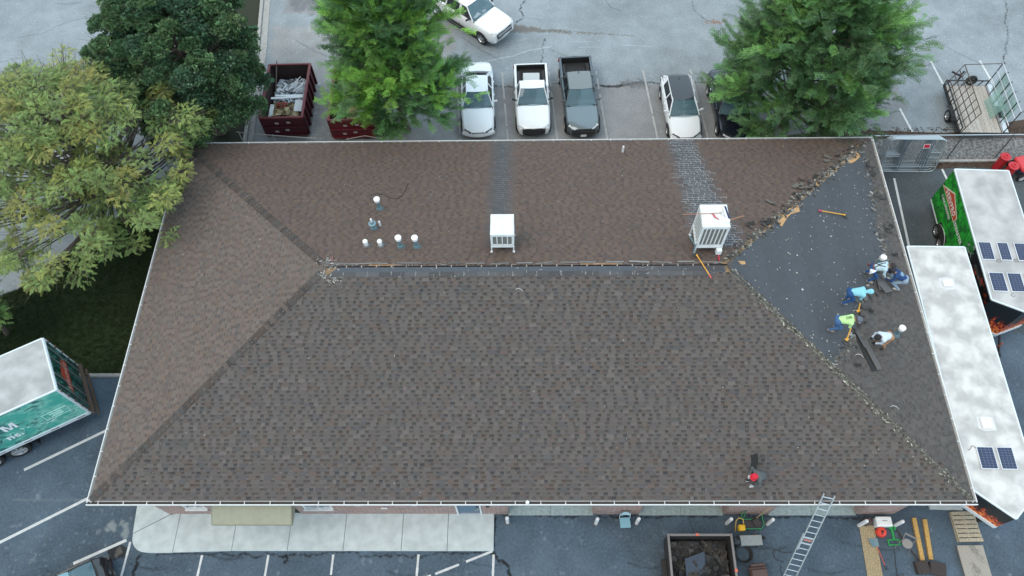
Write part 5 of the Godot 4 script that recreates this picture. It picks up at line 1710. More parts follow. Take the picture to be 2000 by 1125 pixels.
func build_vehicles() -> void:
	var silver := paint("silver_white_paint", col(0.80, 0.83, 0.84), 0.3)
	var white := paint("white_paint", col(0.82, 0.83, 0.82), 0.3)
	var greyp := paint("slate_paint", col(0.085, 0.105, 0.115), 0.22, 0.4)
	var grooftop := paint("slate_roof_lit", col(0.17, 0.185, 0.18), 0.3, 0.2)  # paler copy of the slate, light from above put into the colour
	var navy := paint("navy_black_paint", col(0.012, 0.015, 0.024), 0.2)
	var blackp := paint("gloss_black_paint", col(0.012, 0.013, 0.015), 0.15)
	var liner := mat("bed_liner", grey(0.022), 0.6)
	var row := "cars parked behind the building"
	# silver white sedan
	car("pearly white four door sedan parked nearest the bushy middle tree", "car", "parked_sedan", Vector3(-2.66, 0, -14.42), 0.04, {
		"w": 1.86, "paint": silver, "cowl": 5, "rear": 8, "r": 0.33, "axles": [1.62, -1.30], "seats": [0.15, -0.75],
		"st": [[2.50, 0.66, 0.52, 0.60], [2.36, 0.86, 0.58, 0.68], [2.05, 0.95, 0.66, 0.77], [1.5, 0.99, 0.76, 0.87], [1.2, 1.0, 0.80, 0.92], [1.02, 1.0, 0.83, 0.95], [0.2, 1.0, 0.88, 0.92], [-1.2, 1.0, 0.90, 0.94], [-1.62, 0.99, 0.90, 0.99], [-2.1, 0.94, 0.88, 0.98], [-2.38, 0.86, 0.82, 0.93], [-2.47, 0.76, 0.62, 0.72]],
		"cab": {"zc": 1.0, "zf": 0.28, "zb": -0.88, "zr": -1.58, "y": 0.93, "h": 1.44, "wr": 0.58, "wb": 0.84, "yr": 0.97, "panes": [[0.85, -0.28], [-0.36, -1.12]], "cp": 0.16, "quarter": true},
		"grille": [0.34, 0.50, 0.60], "bars": 2, "bar_paint": silver, "dark_lamps": true, "handles": [0.0, -0.95], "seams": [0.95, -0.32, -1.15]}, row)
	# white regular cab pickup
	var pu := car("white pickup with short cab and a pale box in its bed", "pickup truck", "parked_pickup", Vector3(0.40, 0, -14.25), 0.035, {
		"w": 1.92, "paint": white, "cowl": 4, "rear": 7, "r": 0.38, "axles": [1.50, -1.42], "seats": [0.05], "sill": 0.36,
		"st": [[2.30, 0.80, 0.78, 0.86], [2.18, 0.92, 0.84, 0.93], [1.8, 0.97, 0.90, 1.0], [1.3, 0.99, 0.95, 1.06], [0.82, 1.0, 0.99, 1.10], [0.4, 1.0, 1.02, 1.08], [-0.42, 1.0, 1.03, 1.08], [-0.5, 1.0, 1.04, 1.06], [-2.3, 0.99, 1.04, 1.06]],
		"cab": {"zc": 0.80, "zf": 0.12, "zb": -0.42, "zr": -0.52, "y": 1.08, "h": 1.68, "wr": 0.66, "wb": 0.86, "yr": 1.10, "rk": 0.88, "panes": [[0.68, -0.36]], "cp": 0.12, "drop": 0.03},
		"grille": [0.62, 0.54, 0.84], "bars": 2, "bar_paint": mat("car_trim", grey(0.03), 0.35), "mirror": mat("car_black", grey(0.018), 0.5), "bumper": mat("car_black", grey(0.018), 0.5), "handles": [-0.25], "seams": [0.72, -0.46]}, row)
	bed(pu, 0.95, -0.52, -2.3, 1.07, 0.72, white, liner)
	var tb := MB.new()
	tb.box(Vector3(0, 0, 0), Vector3(0.92, 0.55, 0.72), Basis.IDENTITY, 0.02)
	var ob := one(tb, "pale_box", mat("box_grey", col(0.52, 0.54, 0.54), 0.6), "pale grey box standing in the bed of the white pickup", "box")
	ob.position = Vector3(0.36, 1.05, -15.22)
	# slate double cab pickup, sky light painted into its paler hood and roof
	var ta := car("slate grey double cab pickup with empty black bed", "pickup truck", "parked_pickup", Vector3(3.02, 0, -14.38), 0.06, {
		"w": 1.90, "paint": greyp, "hood_paint": paint("slate_hood_lit", col(0.15, 0.19, 0.205), 0.2, 0.3), "roof_paint": grooftop, "cowl": 4, "rear": 7, "r": 0.40, "axles": [1.78, -1.75], "seats": [0.3, -0.55], "sill": 0.40,
		"st": [[2.58, 0.74, 0.86, 0.96], [2.42, 0.90, 0.94, 1.04], [2.05, 0.97, 0.99, 1.08], [1.5, 0.99, 1.02, 1.12], [1.08, 1.0, 1.04, 1.16], [0.5, 1.0, 1.08, 1.14], [-0.85, 1.0, 1.09, 1.14], [-0.95, 1.0, 1.12, 1.14], [-2.6, 0.98, 1.13, 1.15]],
		"cab": {"zc": 1.08, "zf": 0.42, "zb": -0.82, "zr": -0.98, "y": 1.13, "h": 1.78, "wr": 0.62, "wb": 0.85, "yr": 1.15, "rk": 0.86, "panes": [[0.94, 0.02], [-0.06, -0.78]], "cp": 0.1, "drop": 0.03},
		"grille": [0.62, 0.58, 0.93], "bars": 2, "bar_paint": mat("gunmetal", grey(0.10), 0.3, 0.6), "plate": true, "bumper": mat("car_trim", grey(0.03), 0.35), "handles": [-0.05, -0.75], "seams": [1.0, -0.02, -0.9], "mirror": mat("mirror_grey", grey(0.12), 0.3)}, row)
	bed(ta, 0.93, -1.0, -2.6, 1.16, 0.74, greyp, liner)
	var fin := MB.new()
	fin.box(Vector3(0, 1.83, -0.72), Vector3(0.03, 0.07, 0.13), Basis(Vector3.RIGHT, 0.3), 0.01)
	put(fin, "antenna_fin", mat("car_black", grey(0.018), 0.5), ta)
	# silver hatchback with black roof
	var hb := car("silver compact car with glossy black panoramic roof", "car", "parked_hatchback", Vector3(8.62, 0, -13.58), 0.055, {
		"w": 1.80, "paint": silver, "roof_paint": blackp, "cowl": 5, "rear": 8, "r": 0.33, "axles": [1.36, -1.32], "seats": [0.1, -0.75],
		"st": [[2.14, 0.66, 0.56, 0.64], [2.0, 0.87, 0.64, 0.73], [1.7, 0.96, 0.72, 0.83], [1.35, 0.99, 0.79, 0.91], [1.1, 1.0, 0.84, 0.97], [0.92, 1.0, 0.88, 1.0], [0.2, 1.0, 0.93, 0.98], [-1.3, 1.0, 0.95, 1.0], [-1.78, 0.96, 0.94, 1.0], [-2.0, 0.90, 0.88, 0.96], [-2.1, 0.82, 0.7, 0.8]],
		"cab": {"zc": 0.95, "zf": 0.22, "zb": -1.55, "zr": -1.98, "y": 0.98, "h": 1.49, "wr": 0.60, "wb": 0.82, "yr": 1.0, "rk": 0.8, "panes": [[0.8, -0.32], [-0.38, -1.3]], "cp": 0.14, "drop": 0.10, "quarter": true},
		"grille": [0.42, 0.46, 0.56], "bars": 1, "dark_lamps": true, "handles": [-0.1, -0.95], "seams": [0.85, -0.35, -1.2]}, row)
	var fn := MB.new()
	fn.box(Vector3(0, 1.48, -1.35), Vector3(0.03, 0.06, 0.12), Basis(Vector3.RIGHT, 0.3), 0.01)
	put(fn, "antenna_fin", blackp, hb)
	# navy sedan below the right tree
	car("dark navy sedan half hidden below the large right tree", "car", "parked_sedan", Vector3(11.35, 0, -13.75), 0.05, {
		"w": 1.86, "paint": navy, "cowl": 5, "rear": 8, "r": 0.34, "axles": [1.50, -1.35], "seats": [0.15, -0.75], "tail": col(0.75, 0.32, 0.16),
		"st": [[2.42, 0.66, 0.58, 0.66], [2.28, 0.87, 0.66, 0.75], [1.95, 0.96, 0.74, 0.84], [1.5, 0.99, 0.82, 0.92], [1.2, 1.0, 0.86, 0.97], [1.02, 1.0, 0.88, 1.0], [0.2, 1.0, 0.93, 0.97], [-1.2, 1.0, 0.96, 1.0], [-1.6, 0.98, 0.96, 1.06], [-2.05, 0.93, 0.94, 1.06], [-2.3, 0.86, 0.88, 1.0], [-2.4, 0.76, 0.66, 0.76]],
		"cab": {"zc": 1.0, "zf": 0.25, "zb": -0.95, "zr": -1.72, "y": 0.98, "h": 1.48, "wr": 0.58, "wb": 0.84, "yr": 1.04, "panes": [[0.85, -0.28], [-0.34, -1.25]], "cp": 0.12, "quarter": true, "clear": true},
		"grille": [0.36, 0.46, 0.6], "bars": 2, "handles": [-0.05, -0.95], "handle_paint": mat("chrome", grey(0.75), 0.15, 1.0), "seams": [0.9, -0.31, -1.2]}, row)
	# big white crew cab turning into the lot
	var gm := car("big white crew cab pickup with chrome wheels angled across the lot at the top edge", "pickup truck", "crew_cab_pickup", Vector3(-3.32, 0, -21.22), 0.85, {
		"w": 2.04, "paint": white, "cowl": 4, "rear": 7, "r": 0.42, "axles": [1.86, -1.85], "seats": [0.45, -0.5], "sill": 0.44,
		"st": [[2.80, 0.84, 0.98, 1.08], [2.66, 0.95, 1.06, 1.15], [2.2, 0.99, 1.10, 1.20], [1.6, 1.0, 1.13, 1.23], [1.22, 1.0, 1.15, 1.26], [0.6, 1.0, 1.17, 1.24], [-1.0, 1.0, 1.18, 1.24], [-1.1, 1.0, 1.24, 1.27], [-2.85, 0.99, 1.24, 1.27]],
		"cab": {"zc": 1.20, "zf": 0.56, "zb": -0.98, "zr": -1.08, "y": 1.23, "h": 1.90, "wr": 0.72, "wb": 0.93, "yr": 1.25, "rk": 0.88, "panes": [[1.06, 0.18], [0.04, -0.92]], "cp": 0.12, "drop": 0.02},
		"grille": [0.62, 0.70, 1.0], "bars": 3, "handles": [0.05, -0.9], "seams": [1.15, 0.11, -1.04], "spokes": 6, "rim": mat("chrome", grey(0.75), 0.15, 1.0), "bumper": mat("bumper_steel", grey(0.6), 0.3, 0.7), "mirror": mat("car_black", grey(0.018), 0.5)})
	bed(gm, 1.0, -1.12, -2.85, 1.28, 0.8, white, liner)
	var pap := MB.new()
	pap.box(Vector3(-0.35, 1.235, 1.08), Vector3(0.5, 0.01, 0.36), Basis.from_euler(Vector3(0.1, 0.3, 0)))
	pap.box(Vector3(0.2, 1.235, 1.1), Vector3(0.26, 0.01, 0.22), Basis.from_euler(Vector3(0.1, -0.2, 0)))
	put(pap, "paper", mat("paper_white", grey(0.8), 0.8), gm)
	var stp := MB.new()
	for m in [-1.0, 1.0]: stp.tube([Vector3(m * 1.03, 0.42, 1.1), Vector3(m * 1.06, 0.38, 0.9), Vector3(m * 1.06, 0.38, -0.9), Vector3(m * 1.03, 0.42, -1.1)], 0.05, 8)
	put(stp, "running_board", mat("car_trim", grey(0.03), 0.35), gm)
	# black SUV whose corner shows at the lower left
	car("black car with silver roof bars, only its tail end in view at lower left", "car", "parked_suv", Vector3(-18.85, 0, 12.0), -1.1, {"roof_paint": paint("glass_roof", col(0.20, 0.36, 0.42), 0.08), "tail": col(0.1, 0.1, 0.1),
		"w": 1.86, "paint": blackp, "cowl": 5, "rear": 8, "r": 0.34, "axles": [1.36, -1.32], "seats": [0.1, -0.75],
		"st": [[2.24, 0.66, 0.56, 0.64], [2.1, 0.87, 0.64, 0.73], [1.7, 0.96, 0.72, 0.83], [1.35, 0.99, 0.79, 0.91], [1.1, 1.0, 0.84, 0.97], [0.92, 1.0, 0.88, 1.0], [0.2, 1.0, 0.93, 0.98], [-1.3, 1.0, 0.95, 1.0], [-1.78, 0.96, 0.94, 1.0], [-2.1, 0.90, 0.88, 0.96], [-2.2, 0.82, 0.7, 0.8]],
		"cab": {"zc": 0.95, "zf": 0.22, "zb": -1.0, "zr": -1.75, "y": 0.98, "h": 1.46, "wr": 0.62, "wb": 0.84, "yr": 1.0, "rk": 0.88, "panes": [[0.8, -0.32], [-0.38, -1.3]], "cp": 0.1, "drop": 0.05, "quarter": true, "clear": true},
		"grille": [0.42, 0.46, 0.56], "bars": 1, "handles": [-0.1, -0.95], "seams": [0.85, -0.35, -1.2]})


# ---------------------------------------------------------------- trailers
# printed wraps; u runs along the wall, v downwards
func wrap_texture(kind: String, w: int, h: int) -> ImageTexture:
	var n1 := noise_bytes(kind.hash() % 1000, 0.018, 5, w, h)
	var n2 := noise_bytes(kind.hash() % 1000 + 7, 0.05, 4, w, h)
	var im := Image.create(w, h, false, Image.FORMAT_RGB8)
	for y in h:
		for x in w:
			var u := float(x) / w
			var v := float(y) / h
			var a := n1[y * w + x] / 255.0
			var b := n2[y * w + x] / 255.0
			var c := Color.BLACK
			if kind == "green":
				c = col(0.012, 0.20, 0.020).lerp(col(0.02, 0.50, 0.035), clampf(0.55 + (a - 0.5) * 2.4, 0, 1))
				c = c.lerp(col(0.008, 0.07, 0.018), clampf((b - 0.54) * 4.0, 0, 0.8))
				var k := clampf((u - 0.54 + (a - 0.5) * 0.2) * 9.0, 0, 1)
				c = c.lerp(col(0.010, 0.014, 0.016), k)
				if k > 0.2 and k < 1.0 and b > 0.5: c = c.lerp(col(0.38, 0.42, 0.40), (b - 0.5) * 3.0)
				var fl := clampf((v - 0.35 + (a - 0.5) * 1.4) * 3.0, 0, 1) * clampf((u - 0.64) * 14.0, 0, 1) * clampf((b - 0.42) * 5.0, 0, 1)
				c = c.lerp(col(0.50, 0.05, 0.02), fl * 0.9)
			elif kind == "flame":
				c = col(0.010, 0.014, 0.017)
				var xs := int(x + 16.0 * sin(y * 0.045 + a * 5.0) + w) % w
				var hh: float = 0.34 + 0.30 * (n1[xs] / 255.0 - 0.4) + 0.38 * (n2[(h / 2) * w + xs] / 255.0 - 0.5)
				var dep := (v - (1.0 - hh * 1.25)) / maxf(hh, 0.08)        # 0 at a tongue's tip
				if dep > 0.0:
					c = c.lerp(col(0.40, 0.035, 0.016), clampf(dep * 5.0, 0, 1))
					c = c.lerp(col(0.80, 0.17, 0.03), clampf((dep - 0.25) * 2.0 + (b - 0.55) * 3.0, 0, 1))
					c = c.lerp(col(0.95, 0.55, 0.16), clampf((b - 0.62) * 6.0 * dep, 0, 0.9))
					c = c.lerp(col(0.05, 0.012, 0.012), clampf((0.40 - b) * 7.0, 0, 0.9))
			elif kind == "teal":
				c = col(0.07, 0.40, 0.31).lerp(col(0.36, 0.72, 0.58), clampf((a - 0.3) * 1.6, 0, 1))
				var d := clampf((a * 0.7 + b * 0.5 + (0.42 - absf(u - 0.45)) * 0.9 - 0.62) * 3.4, 0, 0.92)
				c = c.lerp(col(0.018, 0.12, 0.105), d)
				if absf(v - (0.72 + 0.5 * (a - 0.5) - 0.22 * (1.0 - u) * 0.0)) < 0.010: c = col(0.6, 0.85, 0.76)
			elif kind == "darkgreen":
				c = col(0.006, 0.055, 0.045).lerp(col(0.10, 0.34, 0.27), clampf((a - 0.52) * 3.4, 0, 1))
				c = c.lerp(col(0.004, 0.02, 0.018), clampf((b - 0.5) * 3.0, 0, 0.8))
			im.set_pixel(x, y, c.linear_to_srgb())
	return ImageTexture.create_from_image(im)

func vinyl_wrap(kind: String, w: int, h: int) -> StandardMaterial3D:
	var m := mat("wrap_" + kind, Color.WHITE, 0.3)
	if m.albedo_texture == null: m.albedo_texture = wrap_texture(kind, w, h)
	return m

func words(text: String, size: float, at: Vector3, B: Basis, m: Material, parent: Node, bold := true) -> void:
	var tm := TextMesh.new()
	tm.text = text
	var f := SystemFont.new()
	f.font_names = PackedStringArray(["Droid Sans"])
	f.font_weight = 700 if bold else 400
	tm.font = f
	tm.font_size = 32
	tm.pixel_size = size / 32.0
	tm.depth = 0.006
	var o := MeshInstance3D.new()
	o.mesh = tm
	o.material_override = m
	o.name = "lettering"
	parent.add_child(o, true)
	o.transform = Transform3D(B, at)

# dirty white membrane roof with a crown and a rim, on an outline in plan
func trailer_roof(t: Node3D, poly: PackedVector2Array, y: float, m: Material, rim: Material) -> void:
	var mb := MB.new()
	mb.prism(poly, y - 0.05, y, false, 0.03)
	put(mb, "roof", m, t)
	for i in poly.size():
		var a := poly[i]
		var b := poly[(i + 1) % poly.size()]
		var r := MB.new()
		r.bar(MB.V(a, y - 0.03), MB.V(b, y - 0.03), 0.07, 0.085, Vector3.UP, 0.015)
		put(r, "roof_rail", rim, t)

func wall_quad(a: Vector2, b: Vector2, y0: float, y1: float) -> MB:
	var mb := MB.new()
	mb.quad(MB.V(a, y0), MB.V(b, y0), MB.V(b, y1), MB.V(a, y1))
	return mb

func solar(t: Node3D, x: float, z: float, w: float, l: float, y: float) -> void:
	var f := MB.new()
	f.box(Vector3(x, y, z), Vector3(w, 0.035, l), Basis.IDENTITY, 0.006)
	var fr := put(f, "solar_panel", mat("panel_frame", col(0.72, 0.74, 0.75), 0.35, 0.3), t)
	var c := MB.new()
	var nx := 4
	var nz := 8
	for i in nx:
		for j in nz:
			c.col = grey(0.9 + 0.2 * ((i * 7 + j * 3) % 3) * 0.5)
			c.box(Vector3(x + lerpf(-w * 0.5 + 0.03, w * 0.5 - 0.03, (i + 0.5) / nx), y + 0.0185, z + lerpf(-l * 0.5 + 0.03, l * 0.5 - 0.03, (j + 0.5) / nz)), Vector3((w - 0.06) / nx - 0.008, 0.006, (l - 0.06) / nz - 0.006))
	var g := MB.new()
	g.box(Vector3(x, y + 0.0175, z), Vector3(w - 0.05, 0.002, l - 0.05))
	put(g, "backsheet", mat("panel_back", col(0.30, 0.34, 0.40), 0.4), fr)
	var cm := mat("solar_cell", col(0.022, 0.034, 0.085), 0.2)
	put(c, "cells", cm, fr)

func build_trailers() -> void:
	var rooft := ntex("membrane", 0.008, 4, 0.68, 1.0, 93, 512, 1.7)
	var memb := mat("membrane_white", col(0.50, 0.49, 0.475), 0.6, 0, rooft, 0.16, true)
	var memb2 := mat("membrane_bright", col(0.64, 0.62, 0.585), 0.55, 0, ntex("membrane2", 0.010, 4, 0.66, 1.0, 97, 512, 1.9), 0.17, true)
	var rim := mat("trailer_rim", col(0.70, 0.76, 0.78), 0.4, 0.2)
	var whitel := mat("letter_white", grey(0.85), 0.5)
	var black := mat("car_black", grey(0.018), 0.5)
	var dark := mat("trailer_underside", grey(0.03), 0.8)
	# ---- green V nose trailer
	var t := thing("green_trailer", "bright green box trailer with red and white lettering and dark blue solar panels", "trailer", Vector3(21.93, 0, -3.65), -0.047)
	var w := 1.28
	var zr := -3.62
	var zf := 3.55
	var za := 4.1
	var y0 := 0.5
	var y1 := 3.0
	trailer_roof(t, PackedVector2Array([Vector2(-w, zr), Vector2(w, zr), Vector2(w, zf), Vector2(0, za), Vector2(-w, zf)]), y1, memb, rim)
	put(wall_quad(Vector2(-w, zr), Vector2(-w, zf), y0, y1 - 0.06), "side_wall", vinyl_wrap("green", 512, 180), t)
	put(wall_quad(Vector2(w, zf), Vector2(w, zr), y0, y1 - 0.06), "side_wall", vinyl_wrap("green", 512, 180), t)
	put(wall_quad(Vector2(w, zr), Vector2(-w, zr), y0, y1 - 0.06), "rear_door", vinyl_wrap("green", 512, 180), t)
	put(wall_quad(Vector2(-w, zf), Vector2(0, za), y0, y1 - 0.06), "nose_panel", vinyl_wrap("flame", 256, 256), t)
	put(wall_quad(Vector2(0, za), Vector2(w, zf), y0, y1 - 0.06), "nose_panel", vinyl_wrap("flame", 256, 256), t)
	var fl := MB.new()
	fl.prism(PackedVector2Array([Vector2(-w, zr), Vector2(w, zr), Vector2(w, zf), Vector2(0, za), Vector2(-w, zf)]), y0 - 0.06, y0, true)
	put(fl, "floor", dark, t)
	for q in [[Vector2(-w, zr), Vector2(-w, -2.05)], [Vector2(-w, -0.75), Vector2(-w, zf)], [Vector2(-w, zf), Vector2(0, za)], [Vector2(0, za), Vector2(w, zf)], [Vector2(w, zf), Vector2(w, zr)]]:
		var r := MB.new()
		r.bar(MB.V(q[0], y0 + (0.08 if q[0].x == 0.0 or q[1].x == 0.0 else 0.0)), MB.V(q[1], y0 + (0.08 if q[0].x == 0.0 or q[1].x == 0.0 else 0.0)), 0.05, 0.26 if q[0].x == 0.0 or q[1].x == 0.0 else 0.07, Vector3.UP, 0.01)
		put(r, "bottom_rail", rim, t)
	for m in [-1.0, 1.0]:
		var fe := MB.new()
		var rows := []
		for k in 11:
			var f := PI * k / 10.0
			rows.append(PackedVector3Array([Vector3(m * (w + 0.03), 0.42 + sin(f) * 0.48, -1.4 + cos(f) * 0.68), Vector3(m * (w - 0.08), 0.42 + sin(f) * 0.48, -1.4 + cos(f) * 0.68)]))
		fe.sheet(rows, false, m < 0)
		put(fe, "fender", rim, t)
		var wellm := MB.new()
		wellm.box(Vector3(m * (w - 0.02), 0.62, -1.4), Vector3(0.06, 0.5, 1.22))
		put(wellm, "wheel_well", dark, t)
		for z in [-1.78, -1.02]: wheel(t, Vector3(m * (w - 0.03), 0.35, z), 0.35, 0.2, m, mat("alloy", grey(0.55), 0.3, 0.9))
	# emblem and lettering on the left wall
	var Lb := Basis(Vector3(0, 0, 1), Vector3(0, 1, 0), Vector3(-1, 0, 0))
	var S := func(s: float, h: float, off: float) -> Vector3: return Vector3(-w - off, h, zr + s)
	var em := MB.new()
	var outl := [[0.02, 1.80], [1.12, 2.56], [2.34, 2.16], [2.34, 1.78]]
	var inn := [[0.22, 1.84], [1.13, 2.47], [2.28, 2.10], [2.28, 1.84]]
	em.col = col(0.80, 0.74, 0.58)
	em.face([S.call(outl[0][0], outl[0][1], 0.006), S.call(outl[1][0], outl[1][1], 0.006), S.call(outl[2][0], outl[2][1], 0.006), S.call(outl[3][0], outl[3][1], 0.006)], Vector3.ZERO)
	em.col = col(0.62, 0.10, 0.035)
	em.face([S.call(inn[0][0], inn[0][1], 0.010), S.call(inn[1][0], inn[1][1], 0.010), S.call(inn[2][0], inn[2][1], 0.010), S.call(inn[3][0], inn[3][1], 0.010)], Vector3.ZERO)
	put(em, "emblem", mat("vinyl", Color.WHITE, 0.4), t)
	words("SERVPRO", 0.36, S.call(1.3, 2.02, 0.014), Lb, whitel, t)
	words("1-800-SERVPRO", 0.21, S.call(1.22, 1.55, 0.012), Lb, whitel, t)
	words("DISASTER", 0.27, S.call(3.0, 1.9, 0.012), Lb, whitel, t)
	# roof gear
	for p in [[-0.92, 1.05, 0.58, 0.95], [-0.12, 1.05, 0.50, 0.95], [0.68, 1.05, 0.58, 0.95], [-0.80, 2.67, 0.66, 0.97], [-0.02, 2.67, 0.62, 0.97], [0.74, 2.67, 0.6, 0.97]]: solar(t, p[0], p[1], p[2], p[3], y1 + 0.03)
	for p in [[-0.48, 1.55], [0.3, 1.5], [-0.3, 3.3], [-1.05, 2.3]]:
		var lp := MB.new()
		var pts := []
		for k in 12: pts.append(Vector3(p[0] + cos(k * 0.5) * 0.09, y1 + 0.015, p[1] + sin(k * 0.5) * 0.07))
		lp.tube(pts, 0.007, 5)
		put(lp, "cable_loop", black, t)
	var aw := MB.new()
	aw.box(Vector3(-w - 0.10, 2.32, 1.95), Vector3(0.10, 0.09, 1.15), Basis.IDENTITY, 0.02)
	for z in [1.42, 2.48]: aw.bar(Vector3(-w - 0.1, 2.3, z), Vector3(-w - 0.01, 1.75, z), 0.025, 0.025)
	put(aw, "rolled_awning", mat("white_trim", Color.WHITE), t)
	hitch(t, Vector3(0, 0.45, za), 0.9)
	# ---- long white trailer beside the gutter
	t = thing("white_trailer", "long white roofed trailer with flame painted nose parked along the right eave", "trailer", Vector3(18.52, 0, 2.66), -0.022)
	w = 1.29
	zr = -5.45
	zf = 5.55
	za = 6.68
	y0 = 0.55
	y1 = 3.2
	trailer_roof(t, PackedVector2Array([Vector2(-w, zr), Vector2(w, zr), Vector2(w, zf), Vector2(0.12, za), Vector2(-w, zf)]), y1, memb2, rim)
	var zn := 3.4       # the floor steps up here to the overhanging nose
	var yn := 1.6
	for q in [[Vector2(-w, zr), Vector2(-w, zn), y0, "side_wall"], [Vector2(w, zn), Vector2(w, zr), y0, "side_wall"], [Vector2(-w, zn), Vector2(-w, zf), yn, "upper_wall"], [Vector2(w, zf), Vector2(w, zn), yn, "upper_wall"], [Vector2(w, zr), Vector2(-w, zr), y0, "rear_door"], [Vector2(-w, zf), Vector2(0.12, za), yn, "nose_panel"], [Vector2(0.12, za), Vector2(w, zf), yn, "nose_panel"]]:
		put(wall_quad(q[0], q[1], q[2], y1 - 0.06), q[3], vinyl_wrap("flame", 256, 256), t)
	put(wall_quad(Vector2(-w, zn), Vector2(w, zn), y0, yn), "front_wall", mat("trailer_rim", Color.WHITE), t)
	fl = MB.new()
	fl.prism(PackedVector2Array([Vector2(-w, zr), Vector2(w, zr), Vector2(w, zn), Vector2(-w, zn)]), y0 - 0.06, y0, true)
	fl.prism(PackedVector2Array([Vector2(-w, zn), Vector2(w, zn), Vector2(w, zf), Vector2(0.12, za), Vector2(-w, zf)]), yn - 0.06, yn, true)
	put(fl, "floor", dark, t)
	for q in [[Vector2(-w, zr), Vector2(-w, zn), y0], [Vector2(-w, zn), Vector2(-w, zf), yn], [Vector2(-w, zf), Vector2(0.12, za), yn], [Vector2(0.12, za), Vector2(w, zf), yn], [Vector2(w, zf), Vector2(w, zn), yn], [Vector2(w, zn), Vector2(w, zr), y0]]:
		var r := MB.new()
		r.bar(MB.V(q[0], q[2] + 0.08), MB.V(q[1], q[2] + 0.08), 0.06, 0.22, Vector3.UP, 0.012)
		put(r, "bottom_rail", rim, t)
	for m in [-1.0, 1.0]:
		for z in [-1.3, -0.5, 0.3]: wheel(t, Vector3(m * (w - 0.12), 0.36, z), 0.36, 0.2, m, mat("alloy", grey(0.55), 0.3, 0.9))
	for p in [[0.04, -3.52, 0.42, 0.34], [0.0, 2.92, 0.42, 0.46]]:
		var hc := MB.new()
		hc.box(Vector3(p[0], y1 + 0.05, p[1]), Vector3(p[2], 0.09, p[3]), Basis(Vector3.UP, 0.05), 0.03)
		put(hc, "roof_vent", mat("vent_white", Color.WHITE), t)
		var sl := MB.new()
		sl.prism(PackedVector2Array([Vector2(p[0] - 0.33, p[1] - 0.26), Vector2(p[0] + 0.05, p[1] - 0.33), Vector2(p[0] + 0.32, p[1] - 0.24), Vector2(p[0] + 0.35, p[1] + 0.28), Vector2(p[0] - 0.1, p[1] + 0.33), Vector2(p[0] - 0.36, p[1] + 0.22)]), y1, y1 + 0.006)
		put(sl, "sealant", mat("sealant_white", col(0.62, 0.62, 0.61), 0.5), t)
	solar(t, -0.36, 4.35, 0.66, 0.9, y1 + 0.03)
	solar(t, 0.40, 4.35, 0.62, 0.9, y1 + 0.03)
	var lp := MB.new()
	var pts := []
	for k in 9: pts.append(Vector3(-0.7 - 0.04 * k, y1 + 0.015, 3.95 - 0.09 * sin(k * 0.7)))
	lp.tube(pts, 0.008, 5)
	put(lp, "cable", black, t)
	var gk := MB.new()
	for m in [-0.3, 0.3]: gk.bar(Vector3(m + 0.12, 1.56, zn + 0.2), Vector3(0.12 + m * 0.3, 1.5, za - 0.5), 0.1, 0.14, Vector3.UP, 0.01)
	gk.tube([Vector3(0.12, 1.5, za - 0.55), Vector3(0.12, 0.75, za - 0.55)], 0.07, 10)
	gk.box(Vector3(0.12, 0.72, za - 0.52), Vector3(0.2, 0.14, 0.26), Basis.IDENTITY, 0.03)
	put(gk, "gooseneck", black, t)
	for m in [-1.0, 1.0]:
		var lg := MB.new()
		lg.tube([Vector3(m * 0.9, 1.55, zn + 0.25), Vector3(m * 0.9, 0.04, zn + 0.25)], 0.05, 8)
		lg.box(Vector3(m * 0.9, 0.02, zn + 0.25), Vector3(0.25, 0.04, 0.25), Basis.IDENTITY, 0.01)
		put(lg, "landing_leg", black, t)
	# ---- big trailer with the teal wrap on the left, rear end towards the building
	var ax := Vector2(-0.878, 0.478)      # from rear to front
	t = thing("teal_trailer", "big white roofed trailer with teal storm wrap and dark green rear doors", "trailer", Vector3(-22.9, 0, 4.72), atan2(ax.x, ax.y))
	w = 1.33
	zr = -3.33
	zf = 6.5
	y0 = 1.02
	y1 = 3.9
	trailer_roof(t, PackedVector2Array([Vector2(-w, zr), Vector2(w, zr), Vector2(w, zf), Vector2(-w, zf)]), y1, mat("membrane_grey", col(0.45, 0.46, 0.45), 0.6, 0, rooft, 0.18, true), rim)
	var sides := [[-1.0, Vector2(-w, zr), Vector2(-w, zf)], [1.0, Vector2(w, zf), Vector2(w, zr)]]
	for q in sides:
		put(wall_quad(q[1], q[2], y0 + 0.22, y1 - 0.06), "side_wall", vinyl_wrap("teal", 512, 200), t)
		var sk := MB.new()
		sk.bar(MB.V(q[1], y0 + 0.11), MB.V(q[2], y0 + 0.11), 0.05, 0.24, Vector3.UP, 0.012)
		put(sk, "side_rail", rim, t)
		for k in 8:
			var mk := MB.new()
			mk.box(Vector3(q[0] * (w + 0.028), y0 + 0.12, zr + 0.35 + k * 1.15), Vector3(0.012, 0.05, 0.34))
			put(mk, "marker_strip", mat("marker_dull", col(0.20, 0.15, 0.14), 0.5), t)
	put(wall_quad(Vector2(-w, zf), Vector2(w, zf), y0, y1 - 0.06), "front_wall", vinyl_wrap("teal", 512, 200), t)
	put(wall_quad(Vector2(w, zr), Vector2(-w, zr), y0, y1 - 0.06), "rear_wall", vinyl_wrap("darkgreen", 256, 256), t)
